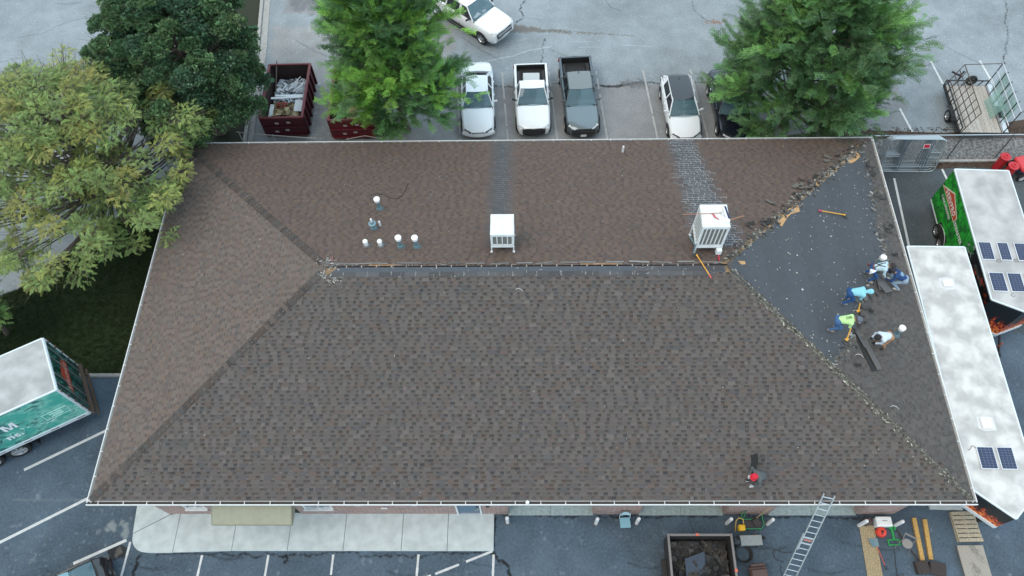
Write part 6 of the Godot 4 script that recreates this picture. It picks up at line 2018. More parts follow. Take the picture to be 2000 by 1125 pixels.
	for k in 2:
		var dr := MB.new()
		var dx := (k - 0.5) * w
		dr.box(Vector3(dx, (y0 + y1) * 0.5 - 0.02, zr - 0.02), Vector3(w - 0.08, y1 - y0 - 0.28, 0.03))
		put(dr, "rear_door", vinyl_wrap("darkgreen", 256, 256), t)
		for j in 2:
			var rd := MB.new()
			rd.tube([Vector3(dx + (j - 0.5) * 0.5, y0 + 0.05, zr - 0.06), Vector3(dx + (j - 0.5) * 0.5, y1 - 0.12, zr - 0.06)], 0.018, 7)
			put(rd, "lock_rod", mat("galv_rod", grey(0.42), 0.45, 0.6), t)
	var pf := MB.new()
	for m in [-1.0, 1.0]: pf.box(Vector3(m * (w - 0.03), (y0 + y1) * 0.5, zr - 0.01), Vector3(0.09, y1 - y0 - 0.02, 0.1), Basis.IDENTITY, 0.012)
	pf.box(Vector3(0, y1 - 0.08, zr - 0.01), Vector3(w * 2 - 0.14, 0.1, 0.1), Basis.IDENTITY, 0.012)
	put(pf, "rear_frame", rim, t)
	for m in [-1.0, 1.0]:
		for k in 5:
			var hg := MB.new()
			hg.box(Vector3(m * (w - 0.04), lerpf(y0 + 0.3, y1 - 0.3, k / 4.0), zr - 0.08), Vector3(0.12, 0.09, 0.05), Basis.IDENTITY, 0.008)
			put(hg, "hinge", mat("rusty_steel", col(0.22, 0.15, 0.11), 0.8, 0.2, ntex("mulch", 0.11, 4, 0.3, 1.0, 41), 1.0), t)
	var rb := MB.new()
	rb.bar(Vector3(-w, y0 - 0.06, zr - 0.10), Vector3(w, y0 - 0.06, zr - 0.10), 0.16, 0.14, Vector3.UP, 0.015)
	rb.bar(Vector3(-w + 0.1, 0.55, zr - 0.16), Vector3(w - 0.1, 0.55, zr - 0.16), 0.10, 0.12, Vector3.UP, 0.02)
	for m in [-0.8, 0.8]: rb.bar(Vector3(m, y0, zr - 0.14), Vector3(m, 0.52, zr - 0.16), 0.08, 0.06, Vector3(0, 0, 1))
	put(rb, "rear_bumper", mat("rusty_steel", Color.WHITE), t)
	var Rb := Basis(Vector3(-1, 0, 0), Vector3(0, 1, 0), Vector3(0, 0, -1))
	var em2 := MB.new()
	em2.col = col(0.42, 0.07, 0.04)
	em2.face([Vector3(0.85, 2.25, zr - 0.042), Vector3(0.2, 3.1, zr - 0.042), Vector3(-0.8, 2.75, zr - 0.042), Vector3(-0.85, 2.25, zr - 0.042)], Vector3.ZERO)
	put(em2, "emblem", mat("vinyl", Color.WHITE, 0.4), t)
	words("SERVPRO", 0.34, Vector3(0.0, 2.5, zr - 0.048), Rb, mat("letter_faded", col(0.55, 0.3, 0.24), 0.6), t)
	# fragments of the side lettering, and a framed notice near the rear
	var Sb := Basis(Vector3(0, 0, -1), Vector3(0, 1, 0), Vector3(1, 0, 0))
	words("M", 0.7, Vector3(w + 0.006, 2.75, zr + 2.55), Sb, whitel, t)
	words("ns.", 0.5, Vector3(w + 0.006, 1.95, zr + 2.75), Sb, whitel, t)
	var fr := MB.new()
	for q in [[0.35, 2.5, 1.35, 2.5], [0.35, 2.0, 1.35, 2.0], [0.35, 2.0, 0.35, 2.5], [1.35, 2.0, 1.35, 2.5]]:
		fr.bar(Vector3(w + 0.008, q[1], zr + q[0]), Vector3(w + 0.008, q[3], zr + q[2]), 0.022, 0.022, Vector3(1, 0, 0))
	for k in 3: fr.bar(Vector3(w + 0.008, 2.36 - 0.11 * k, zr + 0.6), Vector3(w + 0.008, 2.36 - 0.11 * k, zr + 1.1 - 0.1 * (k % 2)), 0.012, 0.05, Vector3(0, 0, 1))
	put(fr, "notice_frame", mat("pale_vinyl", col(0.55, 0.80, 0.72), 0.5), t)
	for m in [-1.0, 1.0]:
		for z in [0.05, 1.2]: wheel(t, Vector3(m * (w - 0.20), 0.5, z), 0.5, 0.27, m, mat("truck_rim", grey(0.5), 0.4, 0.5), 8)
	var ch := MB.new()
	for m in [-0.45, 0.45]: ch.bar(Vector3(m, y0 - 0.16, zr), Vector3(m, y0 - 0.16, zf), 0.1, 0.28)
	ch.box(Vector3(0, y0 - 0.005, (zr + zf) * 0.5), Vector3(w * 2 - 0.1, 0.03, zf - zr - 0.1))
	for z in [0.05, 1.2]: ch.tube([Vector3(-w + 0.3, 0.5, z), Vector3(w - 0.3, 0.5, z)], 0.07, 8)
	for m in [-0.6, 0.6]: ch.bar(Vector3(m, y0 - 0.1, 4.8), Vector3(m, 0.02, 4.8), 0.12, 0.12, Vector3(0, 0, 1))
	put(ch, "chassis", dark, t)
	for m in [-1.0, 1.0]:
		var mf := MB.new()
		mf.box(Vector3(m * (w - 0.22), 0.62, zr + 2.55), Vector3(0.3, 0.62, 0.02))
		put(mf, "mud_flap", black, t)
	build_flatbed()

func hitch(t: Node3D, at: Vector3, l: float) -> void:
	var h := MB.new()
	for m in [-0.35, 0.35]: h.bar(at + Vector3(m, 0, -0.3), at + Vector3(0, 0, l), 0.07, 0.1, Vector3.UP, 0.01)
	h.box(at + Vector3(0, 0.05, l + 0.05), Vector3(0.12, 0.1, 0.24), Basis.IDENTITY, 0.03)
	put(h, "tongue", mat("car_black", grey(0.018), 0.5), t)
	var j := MB.new()
	j.tube([at + Vector3(0.08, 0.35, l * 0.55), at + Vector3(0.08, -0.43, l * 0.55)], 0.035, 8)
	j.box(at + Vector3(0.08, -0.44, l * 0.55), Vector3(0.16, 0.02, 0.16))
	put(j, "jack", mat("dull_orange", col(0.42, 0.11, 0.05), 0.6) if l > 0.5 else mat("car_black", grey(0.018), 0.5), t)

func build_flatbed() -> void:
	var t := thing("flatbed_trailer", "open utility trailer with pale plank deck and glass carrying racks", "trailer", Vector3(24.62, 0, -13.3), -0.03)
	var steel := mat("trailer_black", grey(0.025), 0.5, 0.2)
	var alu := mat("alu_sill", grey(0.6), 0.4, 0.7)
	var rust := mat("brown_steel", col(0.10, 0.075, 0.06), 0.7, 0.2)
	var wd := 1.12
	var L := 1.72
	var fr := MB.new()
	for m in [-1.0, 1.0]: fr.bar(Vector3(m * wd, 0.52, -L), Vector3(m * wd, 0.52, L), 0.1, 0.14, Vector3.UP, 0.01)
	for z in [-L, 0.0, L]: fr.bar(Vector3(-wd, 0.5, z), Vector3(wd, 0.5, z), 0.09, 0.1, Vector3.UP, 0.01)
	put(fr, "frame", steel, t)
	var pal := [col(1, 1, 1), col(0.88, 0.86, 0.84), col(1.08, 1.05, 1.0), col(0.95, 0.95, 0.95)]
	for k in 9:
		var p := MB.new()
		p.col = pal[k % 4]
		p.box(Vector3(lerpf(-wd + 0.16, wd - 0.16, k / 8.0), 0.585, 0), Vector3(0.232, 0.04, L * 2 - 0.06), Basis.IDENTITY, 0.008)
		put(p, "plank", mat("grey_plank", col(0.56, 0.51, 0.455), 0.9, 0, ntex("ply", 0.03, 5, 0.6, 1.0, 73, 256, 1.2, 0.2), 0.9), t)
	for m in [-1.0, 1.0]:
		wheel(t, Vector3(m * (wd + 0.14), 0.34, 0.32), 0.34, 0.2, m, mat("alloy", grey(0.55), 0.3, 0.9), 6)
		var fe := MB.new()
		fe.box(Vector3(m * (wd + 0.15), 0.73, 0.32), Vector3(0.24, 0.03, 0.8), Basis.IDENTITY, 0.01)
		for e in [-1.0, 1.0]: fe.box(Vector3(m * (wd + 0.15), 0.62, 0.32 + e * 0.44), Vector3(0.24, 0.03, 0.24), Basis(Vector3.RIGHT, e * 0.8), 0.008)
		put(fe, "fender", steel, t)
	var sp := Node3D.new()
	sp.name = "spare_mount"
	t.add_child(sp)
	wheel(t, Vector3(0.25, 0.85, -L - 0.12), 0.3, 0.18, -1.0, mat("alloy", grey(0.55), 0.3, 0.9), 6, PI * 0.5)
	sp.queue_free()
	# headboard
	var hb := MB.new()
	hb.bar(Vector3(-wd, 0.95, -L), Vector3(wd, 0.95, -L), 0.05, 0.05)
	for k in 6: hb.bar(Vector3(lerpf(-wd, wd, k / 5.0), 0.55, -L), Vector3(lerpf(-wd, wd, minf(k / 5.0 + 0.08, 1)), 0.95, -L), 0.04, 0.04, Vector3(0, 0, 1))
	put(hb, "headboard", steel, t)
	# left leaning rack of thin steel
	var A := func(u: float, h: float) -> Vector3: return Vector3(-wd + 0.02 + 0.32 * h, 0.6 + h * 1.55, lerpf(-L, L, u))
	for k in 5:
		var r := MB.new()
		r.bar(A.call(0.0, k / 4.0), A.call(1.0, k / 4.0), 0.035, 0.035)
		put(r, "rack_rail", rust, t)
	for k in 8:
		var r := MB.new()
		r.bar(A.call(k / 7.0, 0.0), A.call(k / 7.0, 1.0), 0.03, 0.03, Vector3(0, 0, 1))
		put(r, "rack_slat", rust, t)
	var side := MB.new()
	side.bar(Vector3(-wd - 0.06, 1.0, -L), Vector3(-wd - 0.06, 1.0, L), 0.05, 0.05)
	for k in 6: side.bar(Vector3(-wd - 0.06, 0.55, lerpf(-L, L, k / 5.0)), Vector3(-wd - 0.06, 1.0, lerpf(-L, L, k / 5.0)), 0.045, 0.045, Vector3(0, 0, 1))
	put(side, "side_rail", steel, t)
	# right rack of aluminium with panes of glass
	var Bk := func(u: float, h: float) -> Vector3: return Vector3(wd + 0.02 + 0.06 * h, 0.6 + h * 1.65, lerpf(-L, L, u))
	for k in 4:
		var r := MB.new()
		r.bar(Bk.call(0.0, k / 3.0), Bk.call(1.0, k / 3.0), 0.05, 0.05, Vector3.UP, 0.008)
		put(r, "glass_rack_rail", alu, t)
	for k in 6:
		var r := MB.new()
		r.bar(Bk.call(k / 5.0, 0.0), Bk.call(k / 5.0, 1.0), 0.04, 0.04, Vector3(0, 0, 1))
		r.bar(Bk.call(k / 5.0, 1.0), Bk.call(k / 5.0, 1.0) + Vector3(0.12, 0.04, 0), 0.03, 0.03)
		put(r, "glass_rack_post", steel, t)
	var sill := MB.new()
	sill.box(Vector3(wd + 0.16, 0.66, 0), Vector3(0.26, 0.06, L * 2), Basis.IDENTITY, 0.01)
	put(sill, "glass_sill", alu, t)
	var gt := MB.new()
	gt.bar(A.call(0.0, 1.0), Bk.call(0.0, 1.0), 0.03, 0.03)
	put(gt, "cross_rail", rust, t)
	for q in [[-1.3, 1.0, 0.75, 0.0], [-0.2, 1.35, 0.7, 0.05]]:
		var g := MB.new()
		g.box(Vector3(wd + 0.14 + q[3], 0.7 + q[2] * 0.95, q[0] + q[1] * 0.5), Vector3(0.012, q[2] * 1.8, q[1]), Basis(Vector3(0, 0, 1), -0.04))
		put(g, "glass_pane", glass("green_glass", col(0.30, 0.52, 0.44), 0.35), t)
	var g2 := MB.new()
	g2.box(Vector3(wd - 0.25, 1.05, 0.1), Vector3(0.012, 1.0, 1.3), Basis(Vector3(0, 0, 1), -0.35))
	put(g2, "glass_pane", glass("green_glass", col(0.3, 0.52, 0.44), 0.35), t)
	hitch(t, Vector3(0, 0.42, -L - 0.9), 0.0)


# ---------------------------------------------------------------- yard
func dumpster(label: String, at: Vector3, w: float, l: float, h: float, pm: Material, turn := 0.0) -> Node3D:
	var t := thing("roll_off_dumpster", label, "dumpster", at, turn, "maroon roll-off dumpsters")
	var inner := mat("dumpster_inside", col(0.085, 0.052, 0.05), 0.85, 0.1, ntex("mulch", 0.11, 4, 0.3, 1.0, 41), 0.7)
	var b := MB.new()
	for m in [-1.0, 1.0]:
		b.box(Vector3(m * (w - 0.03), h * 0.5 + 0.1, 0), Vector3(0.06, h - 0.2, l * 2))
		b.box(Vector3(0, h * 0.5 + 0.1, m * (l - 0.03)), Vector3(w * 2 - 0.12, h - 0.2, 0.06))
	put(b, "wall", pm, t)
	var f := MB.new()
	f.box(Vector3(0, 0.2, 0), Vector3(w * 2 - 0.1, 0.06, l * 2 - 0.1))
	for m in [-1.0, 1.0]:
		f.box(Vector3(m * (w - 0.065), h * 0.5 + 0.1, 0), Vector3(0.008, h - 0.25, l * 2 - 0.14))
		f.box(Vector3(0, h * 0.5 + 0.1, m * (l - 0.065)), Vector3(w * 2 - 0.14, h - 0.25, 0.008))
	put(f, "lining", inner, t)
	var r := MB.new()
	for m in [-1.0, 1.0]:
		r.box(Vector3(m * (w - 0.01), h, 0), Vector3(0.14, 0.12, l * 2 + 0.1), Basis.IDENTITY, 0.02)
		r.box(Vector3(0, h + 0.002, m * l), Vector3(w * 2 - 0.1, 0.11, 0.12), Basis.IDENTITY, 0.02)
	put(r, "rim", mat("dumpster_rim", col(0.20, 0.045, 0.05), 0.55, 0.1, ntex("wear", 0.05, 4, 0.72, 1.0, 8), 1.5), t)
	for m in [-1.0, 1.0]:
		for k in 7:
			var rb := MB.new()
			rb.box(Vector3(m * (w + 0.05), h * 0.5 + 0.06, lerpf(-l + 0.1, l - 0.1, k / 6.0)), Vector3(0.1, h - 0.16, 0.09), Basis.IDENTITY, 0.012)
			put(rb, "side_rib", pm, t)
	for y in [0.24, h * 0.55]:
		var rb := MB.new()
		rb.box(Vector3(0, y, l + 0.04), Vector3(w * 2, 0.1, 0.09), Basis.IDENTITY, 0.012)
		put(rb, "front_rib", pm, t)
	for q in [[-0.35, 1.15], [0.3, 1.2], [-0.5, 0.5], [0.1, 0.6]]:
		var st := MB.new()
		st.box(Vector3(q[0], q[1], l + 0.006), Vector3(0.2, 0.13, 0.008))
		put(st, "sticker", mat("sticker_pale", col(0.50, 0.42, 0.40), 0.6), t)
	for m in [-0.6, 0.6]:
		for z in [-l + 0.3, l - 0.3]:
			var rl := MB.new()
			rl.tube([Vector3(m - 0.1, 0.1, z), Vector3(m + 0.1, 0.1, z)], 0.1, 10)
			put(rl, "roller", mat("trailer_underside", grey(0.03), 0.8), t)
	var un := MB.new()
	for m in [-0.6, 0.6]: un.box(Vector3(m, 0.15, 0), Vector3(0.1, 0.12, l * 2))
	put(un, "skid", mat("trailer_underside", grey(0.03), 0.8), t)
	return t

# crumpled heap: many bent scraps, kept inside a rectangle
func heap(mb: MB, rg: RandomNumberGenerator, o: Vector3, w: float, l: float, n: int, cols: Array, smin: float, smax: float, hump: float) -> void:
	for i in n:
		var x := rg.randf_range(-w, w)
		var z := rg.randf_range(-l, l)
		var s := rg.randf_range(smin, smax)
		x = clampf(x, -w + s * 0.6, w - s * 0.6)
		z = clampf(z, -l + s * 0.6, l - s * 0.6)
		var y := hump * (1.0 - 0.7 * Vector2(x / w, z / l).length()) + rg.randfn(0, 0.04)
		var B := Basis.from_euler(Vector3(rg.randfn(0, 0.35), rg.randf() * TAU, rg.randfn(0, 0.35)))
		var c: Color = cols[rg.randi() % cols.size()]
		var k := rg.randf_range(0.75, 1.2)
		mb.col = Color(minf(c.r * k, 0.85), minf(c.g * k, 0.85), minf(c.b * k, 0.85))
		var rows := []
		for a in 3:
			var row := PackedVector3Array()
			for b in 4: row.append(o + Vector3(x, maxf(y, 0.0), z) + B * Vector3((a - 1.0) * s * 0.4, rg.randfn(0, s * 0.07), (b - 1.5) * s * 0.34))
			rows.append(row)
		mb.sheet(rows)

func plank(label: String, a: Vector3, b: Vector3, w: float, th: float, m: Material, group: String, called := "board") -> void:
	var mb := MB.new()
	mb.bar(a, b, w, th, Vector3.UP, 0.006)
	one(mb, called, m, label, "board", group)

func lattice(mb: MB, o: Vector3, x: Vector3, y: Vector3, w: float, h: float, step: float, r: float) -> void:
	var n := int((w + h) / step)
	for i in range(1, n):
		var d := i * step
		for s in [0, 1]:
			var a := Vector2(maxf(0, d - h), minf(d, h))
			var b := Vector2(minf(d, w), maxf(0, d - w))
			if s == 1:
				a.x = w - a.x
				b.x = w - b.x
			mb.bar(o + x * a.x + y * a.y, o + x * b.x + y * b.y, r, r, x.cross(y))

func build_yard() -> void:
	var rg := rgen(4242)
	var scrap := mat("scraps", Color.WHITE, 0.8)
	var maroon := mat("maroon_paint", col(0.085, 0.012, 0.020), 0.5, 0.1, ntex("wear2", 0.06, 4, 0.62, 1.0, 12), 0.8)
	var red := mat("dull_red_paint", col(0.17, 0.014, 0.022), 0.5, 0.1, ntex("wear2", 0.06, 4, 0.62, 1.0, 12), 0.8)
	dumpster("maroon dumpster heaped with white boards and tan insulation beside the dark tree", Vector3(-13.22, 0, -14.15), 1.15, 1.95, 1.6, maroon, 0.02)
	dumpster("redder dumpster half hidden below the bright middle tree", Vector3(-9.45, 0, -13.95), 1.18, 1.95, 1.6, red, 0.02)
	var h1 := MB.new()
	heap(h1, rg, Vector3(-13.3, 0.75, -13.1), 0.85, 0.8, 240, [col(0.42, 0.34, 0.19), col(0.48, 0.40, 0.24), col(0.30, 0.22, 0.11), col(0.14, 0.10, 0.06)], 0.12, 0.36, 0.42)
	heap(h1, rg, Vector3(-13.2, 0.6, -14.9), 0.95, 0.95, 190, [col(0.62, 0.66, 0.70), col(0.5, 0.54, 0.58), col(0.7, 0.72, 0.74), col(0.2, 0.2, 0.2)], 0.14, 0.45, 0.35)
	heap(h1, rg, Vector3(-13.4, 1.12, -13.45), 0.3, 0.22, 26, [col(0.34, 0.03, 0.025), col(0.25, 0.1, 0.06)], 0.1, 0.25, 0.2)
	tag(put(h1, "insulation_debris", scrap, self), "tan insulation and pale scraps heaped in the left dumpster", "debris", "", "stuff")
	var h2 := MB.new()
	heap(h2, rg, Vector3(-9.0, 0.55, -13.2), 0.65, 0.9, 150, [col(0.6, 0.62, 0.62), col(0.5, 0.45, 0.36), col(0.42, 0.4, 0.2), col(0.7, 0.7, 0.7)], 0.14, 0.4, 0.4)
	heap(h2, rg, Vector3(-9.4, 0.45, -14.9), 0.9, 0.9, 120, [col(0.5, 0.5, 0.5), col(0.3, 0.22, 0.14), col(0.6, 0.55, 0.5)], 0.14, 0.4, 0.3)
	tag(put(h2, "mixed_debris", scrap, self), "mixed pale rubble lying in the right dumpster", "debris", "", "stuff")
	var wb := mat("white_board", col(0.78, 0.79, 0.80), 0.6)
	plank("long white board lying straight across the left dumpster", Vector3(-14.1, 1.22, -13.95), Vector3(-12.3, 1.3, -13.98), 0.14, 0.03, wb, "white boards in the left dumpster")
	plank("white board just below the long cross board in the left dumpster", Vector3(-13.9, 1.2, -14.15), Vector3(-12.35, 1.26, -14.12), 0.12, 0.03, wb, "white boards in the left dumpster")
	plank("white board standing against the left wall of the left dumpster", Vector3(-14.05, 0.95, -12.6), Vector3(-13.95, 1.2, -13.5), 0.22, 0.03, wb, "white boards in the left dumpster")
	plank("wide white panel along the right wall of the left dumpster", Vector3(-12.55, 1.05, -13.15), Vector3(-12.5, 1.2, -13.85), 0.46, 0.02, wb, "white boards in the left dumpster")
	for k in 9:
		var a := Vector3(rg.randf_range(-13.7, -12.6), 1.05 + k * 0.012, rg.randf_range(-15.2, -14.5))
		plank("thin white lath in the crossed pile at the back of the left dumpster", a, a + Vector3(rg.randf_range(0.1, 0.5), 0.1, rg.randf_range(-0.55, -0.1)), 0.06, 0.02, wb, "laths in the left dumpster", "lath")
	plank("brown cardboard panel in the right dumpster", Vector3(-9.6, 0.9, -13.6), Vector3(-9.5, 1.0, -12.35), 0.5, 0.02, mat("cardboard", col(0.40, 0.27, 0.15), 0.9, 0, ntex("ply", 0.03, 5, 0.6, 1.0, 73, 256, 1.2, 0.2), 1.0), "")
	plank("dead branch hanging over the back rim of the left dumpster", Vector3(-14.0, 1.7, -16.3), Vector3(-13.95, 1.1, -14.6), 0.05, 0.05, mat("bark", col(0.14, 0.115, 0.09), 0.95), "", "dead_branch")
	# dump trailer by the garage doors
	var t := thing("dump_trailer", "dark open dump trailer full of torn shingles at the bottom edge", "trailer", Vector3(6.86, 0, 11.3), 0.0)
	var tp := mat("dump_grey", col(0.05, 0.047, 0.046), 0.6, 0.2, ntex("wear2", 0.06, 4, 0.62, 1.0, 12), 0.9)
	var b := MB.new()
	for m in [-1.0, 1.0]:
		b.box(Vector3(m * 1.25, 0.95, 0), Vector3(0.05, 1.1, 3.4))
		b.box(Vector3(0, 0.95, m * 1.68), Vector3(2.45, 1.1, 0.05))
	put(b, "wall", tp, t)
	var fl := MB.new()
	fl.box(Vector3(0, 0.5, 0), Vector3(2.45, 0.06, 3.3))
	put(fl, "floor", tp, t)
	var rm := MB.new()
	for m in [-1.0, 1.0]:
		rm.box(Vector3(m * 1.25, 1.5, 0), Vector3(0.09, 0.07, 3.5), Basis.IDENTITY, 0.012)
		rm.box(Vector3(0, 1.501, m * 1.7), Vector3(2.41, 0.068, 0.09), Basis.IDENTITY, 0.012)
	put(rm, "rim", mat("dump_rim", col(0.24, 0.215, 0.205), 0.6, 0.1, ntex("wear2", 0.06, 4, 0.62, 1.0, 12), 1.5), t)
	for q in [Vector3(-0.1, 1.54, -1.7), Vector3(1.26, 1.54, -0.35)]:
		var rf := MB.new()
		rf.box(q, Vector3(0.12, 0.03, 0.1) if absf(q.z) > 1 else Vector3(0.1, 0.03, 0.12))
		put(rf, "reflector", mat("reflector", col(0.62, 0.13, 0.07), 0.3), t)
	for m in [-1.0, 1.0]:
		var fe := MB.new()
		fe.box(Vector3(m * 1.4, 0.78, 0.4), Vector3(0.24, 0.05, 2.6), Basis.IDENTITY, 0.015)
		put(fe, "fender", mat("car_black", grey(0.018), 0.5), t)
		for z in [0.0, 0.8]: wheel(t, Vector3(m * 1.38, 0.36, z), 0.36, 0.2, m, mat("alloy", grey(0.55), 0.3, 0.9))
	var h3 := MB.new()
	heap(h3, rg, Vector3(6.86, 0.6, 11.3), 1.18, 1.6, 520, [grey(0.03), col(0.05, 0.046, 0.042), col(0.075, 0.068, 0.06), grey(0.02)], 0.2, 0.6, 0.45)
	tag(put(h3, "shingle_debris", scrap, self), "torn dark shingles filling the dump trailer", "debris", "", "stuff")
	var bs := MB.new()
	bs.col = col(0.045, 0.062, 0.085)
	var sr := []
	for i in 4:
		var row := PackedVector3Array()
		for k in 5: row.append(Vector3(6.25 + k * 0.2, 1.12 + 0.03 * sin(k * 2.0 + i) - 0.03 * i, 10.45 + i * 0.28 - k * 0.07))
		sr.append(row)
	bs.sheet(sr)
	one(bs, "felt_sheet", scrap, "blue black sheet of felt lying on the shingles in the dump trailer", "felt")
	build_fences(rg)
	build_front_things(rg)

func build_fences(rg: RandomNumberGenerator) -> void:
	var galv := mat("galv_tube", col(0.46, 0.51, 0.54), 0.4, 0.5)
	var dk := mat("galv_wire", col(0.30, 0.33, 0.35), 0.5, 0.5)
	var t := thing("chain_link_fence", "galvanised chain link fence along the grit strip on the right", "fence", Vector3(17.4, 0, -10.42))
	var top := MB.new()
	top.tube([Vector3(0, 1.82, 0), Vector3(13, 1.82, 0)], 0.03, 8)
	put(top, "top_rail", galv, t)
	for k in 6:
		var p := MB.new()
		p.tube([Vector3(k * 2.55 + 0.2, 0, 0.05), Vector3(k * 2.55 + 0.2, 1.86, 0.05)], 0.032, 8)
		put(p, "post", mat("old_post", col(0.13, 0.14, 0.145), 0.5, 0.4), t)
	var w := MB.new()
	lattice(w, Vector3(0, 0.06, 0), Vector3.RIGHT, Vector3.UP, 13.0, 1.74, 0.085, 0.0035)
	put(w, "wire_mesh", dk, t).set_meta("kind", "stuff")
	# leaning stack of wire gate panels
	var first: Node3D = null
	var labs := ["wire gate panel with the red sign, front of the leaning stack", "second gate panel in the leaning stack, behind the signed one", "third gate panel in the leaning stack by the fence", "rearmost gate panel of the leaning stack, against the fence"]
	for k in 4:
		var at := Vector3(18.86 - 0.07 * k, 0.0, -9.50 - 0.10 * k)
		var lean := 0.30 - 0.035 * k
		var p := thing("gate_panel", labs[k], "gate panel", at, -0.02 + 0.01 * k, "wire gate panels leaning on the fence")
		var Y := Vector3(0, cos(lean), -sin(lean))
		var W := 2.85
		var H := 2.0
		var fr := MB.new()
		var c := 0.22
		var pts := []
		for q in [[c, 0.0], [W - c, 0.0], [W - 0.06, 0.06], [W, c], [W, H - c], [W - 0.06, H - 0.06], [W - c, H], [c, H], [0.06, H - 0.06], [0.0, H - c], [0.0, c], [0.06, 0.06], [c, 0.0]]: pts.append(Vector3(q[0], 0.03, 0) + Y * q[1])
		fr.tube(pts, 0.034, 8, false)
		put(fr, "frame", galv, p)
		for q in [[0.78, 0.0, 0.78, H], [0.95, 0.0, 0.95, H], [2.12, 0.0, 2.12, H], [2.26, 0.0, 2.26, H]]:
			var br := MB.new()
			br.tube([Vector3(q[0], 0.03, 0) + Y * q[1], Vector3(q[2], 0.03, 0) + Y * q[3]], 0.026, 7)
			put(br, "upright", mat("galv_blue", col(0.20, 0.255, 0.30), 0.45, 0.4), p)
		for q in [[0.0, 1.08, 0.78, 1.08], [0.0, 0.95, 0.78, 0.95], [2.26, 1.2, W, 1.2], [2.26, 0.86, W, 0.86], [0.0, 0.32, W, 0.32]]:
			var br := MB.new()
			br.tube([Vector3(q[0], 0.03, 0) + Y * q[1], Vector3(q[2], 0.03, 0) + Y * q[3]], 0.02, 7)
			put(br, "crossbar", galv, p)
		var m := MB.new()
		lattice(m, Vector3(0.05, 0.03, 0) + Y * 0.05, Vector3.RIGHT, Y, W - 0.1, H - 0.1, 0.10, 0.0035)
		put(m, "wire_mesh", dk, p).set_meta("kind", "stuff")
		if k == 0:
			var s := MB.new()
			var n := Vector3.RIGHT.cross(Y)
			var B := Basis(Vector3.RIGHT, Y, n)
			var o := Vector3(1.92, 0.03, 0) + Y * 1.62 + n * 0.05
			s.col = grey(0.75)
			s.box(o, Vector3(0.34, 0.26, 0.006), B)
			s.col = col(0.52, 0.02, 0.05)
			s.box(o + n * 0.004, Vector3(0.28, 0.2, 0.006), B)
			put(s, "sign_plate", mat("vinyl", Color.WHITE, 0.4), p)
	# old low rail fence behind the dumpsters
	var f2 := thing("rail_fence", "low sagging rail fence between the dumpsters and the eave", "fence")
	var r := MB.new()
	r.tube([Vector3(-15.6, 1.22, -11.55), Vector3(-13.6, 1.2, -11.32), Vector3(-11.7, 1.2, -11.12), Vector3(-11.2, 1.2, -11.1)], 0.025, 7)
	put(r, "rail", mat("old_rail", col(0.45, 0.43, 0.41), 0.6, 0.2), f2)
	var r2 := MB.new()
	r2.tube([Vector3(-9.6, 1.2, -11.0), Vector3(-8.6, 1.25, -11.2), Vector3(-7.6, 1.22, -11.0)], 0.02, 7)
	put(r2, "rail", mat("old_rail", Color.WHITE), f2)
	for q in [[-15.5, -11.55], [-13.6, -11.32], [-11.5, -11.12], [-9.5, -11.0], [-7.7, -11.0]]:
		var p := MB.new()
		p.tube([Vector3(q[0], 0, q[1] - 0.03), Vector3(q[0], 1.22, q[1] - 0.03)], 0.03, 7)
		put(p, "post", mat("old_rail", Color.WHITE), f2)
	# red bins and cart at the right edge
	var redp := mat("red_plastic", col(0.50, 0.022, 0.03), 0.4)
	var bins := [[25.05, -9.62, "red round bin nearest the fence at the right edge"], [25.28, -9.02, "red round bin in front of its twin beside the red cart"]]
	for q in bins:
		var bn := thing("red_bin", q[2], "bin", Vector3(q[0], 0, q[1]), 0.0, "red round bins")
		var bd := MB.new()
		bd.lathe([Vector2(0.0, 0.0), Vector2(0.2, 0.0), Vector2(0.215, 0.1), Vector2(0.24, 0.98), Vector2(0.255, 1.0)], 20)
		put(bd, "barrel", redp, bn)
		var ld := MB.new()
		ld.lathe([Vector2(0.27, 0.99), Vector2(0.275, 1.03), Vector2(0.25, 1.06), Vector2(0.14, 1.05), Vector2(0.13, 1.09), Vector2(0.09, 1.09), Vector2(0.08, 1.05), Vector2(0, 1.05)], 22)
		put(ld, "lid", redp, bn)
	var ct := thing("red_cart", "red bodied cart with pale hubbed wheel at the right edge", "cart", Vector3(26.35, 0, -9.4), 0.2)
	var cb := MB.new()
	cb.box(Vector3(0, 0.78, 0), Vector3(1.25, 0.22, 0.95), Basis(Vector3(0, 0, 1), 0.06), 0.06)
	put(cb, "body", mat("red_body", col(0.62, 0.05, 0.06), 0.45), ct)
	for q in [[-0.42, 0.5], [0.45, 0.5], [-0.42, -0.5], [0.45, -0.5]]: wheel(ct, Vector3(q[0], 0.25, q[1]), 0.25, 0.14, 1.0, mat("pale_hub", grey(0.6), 0.5), 4, -PI * 0.5 if q[1] > 0 else PI * 0.5)
	var cf := MB.new()
	cf.box(Vector3(0, 0.45, 0), Vector3(1.0, 0.4, 0.7), Basis.IDENTITY, 0.05)
	put(cf, "frame", mat("blue_frame", col(0.05, 0.075, 0.13), 0.5), ct)

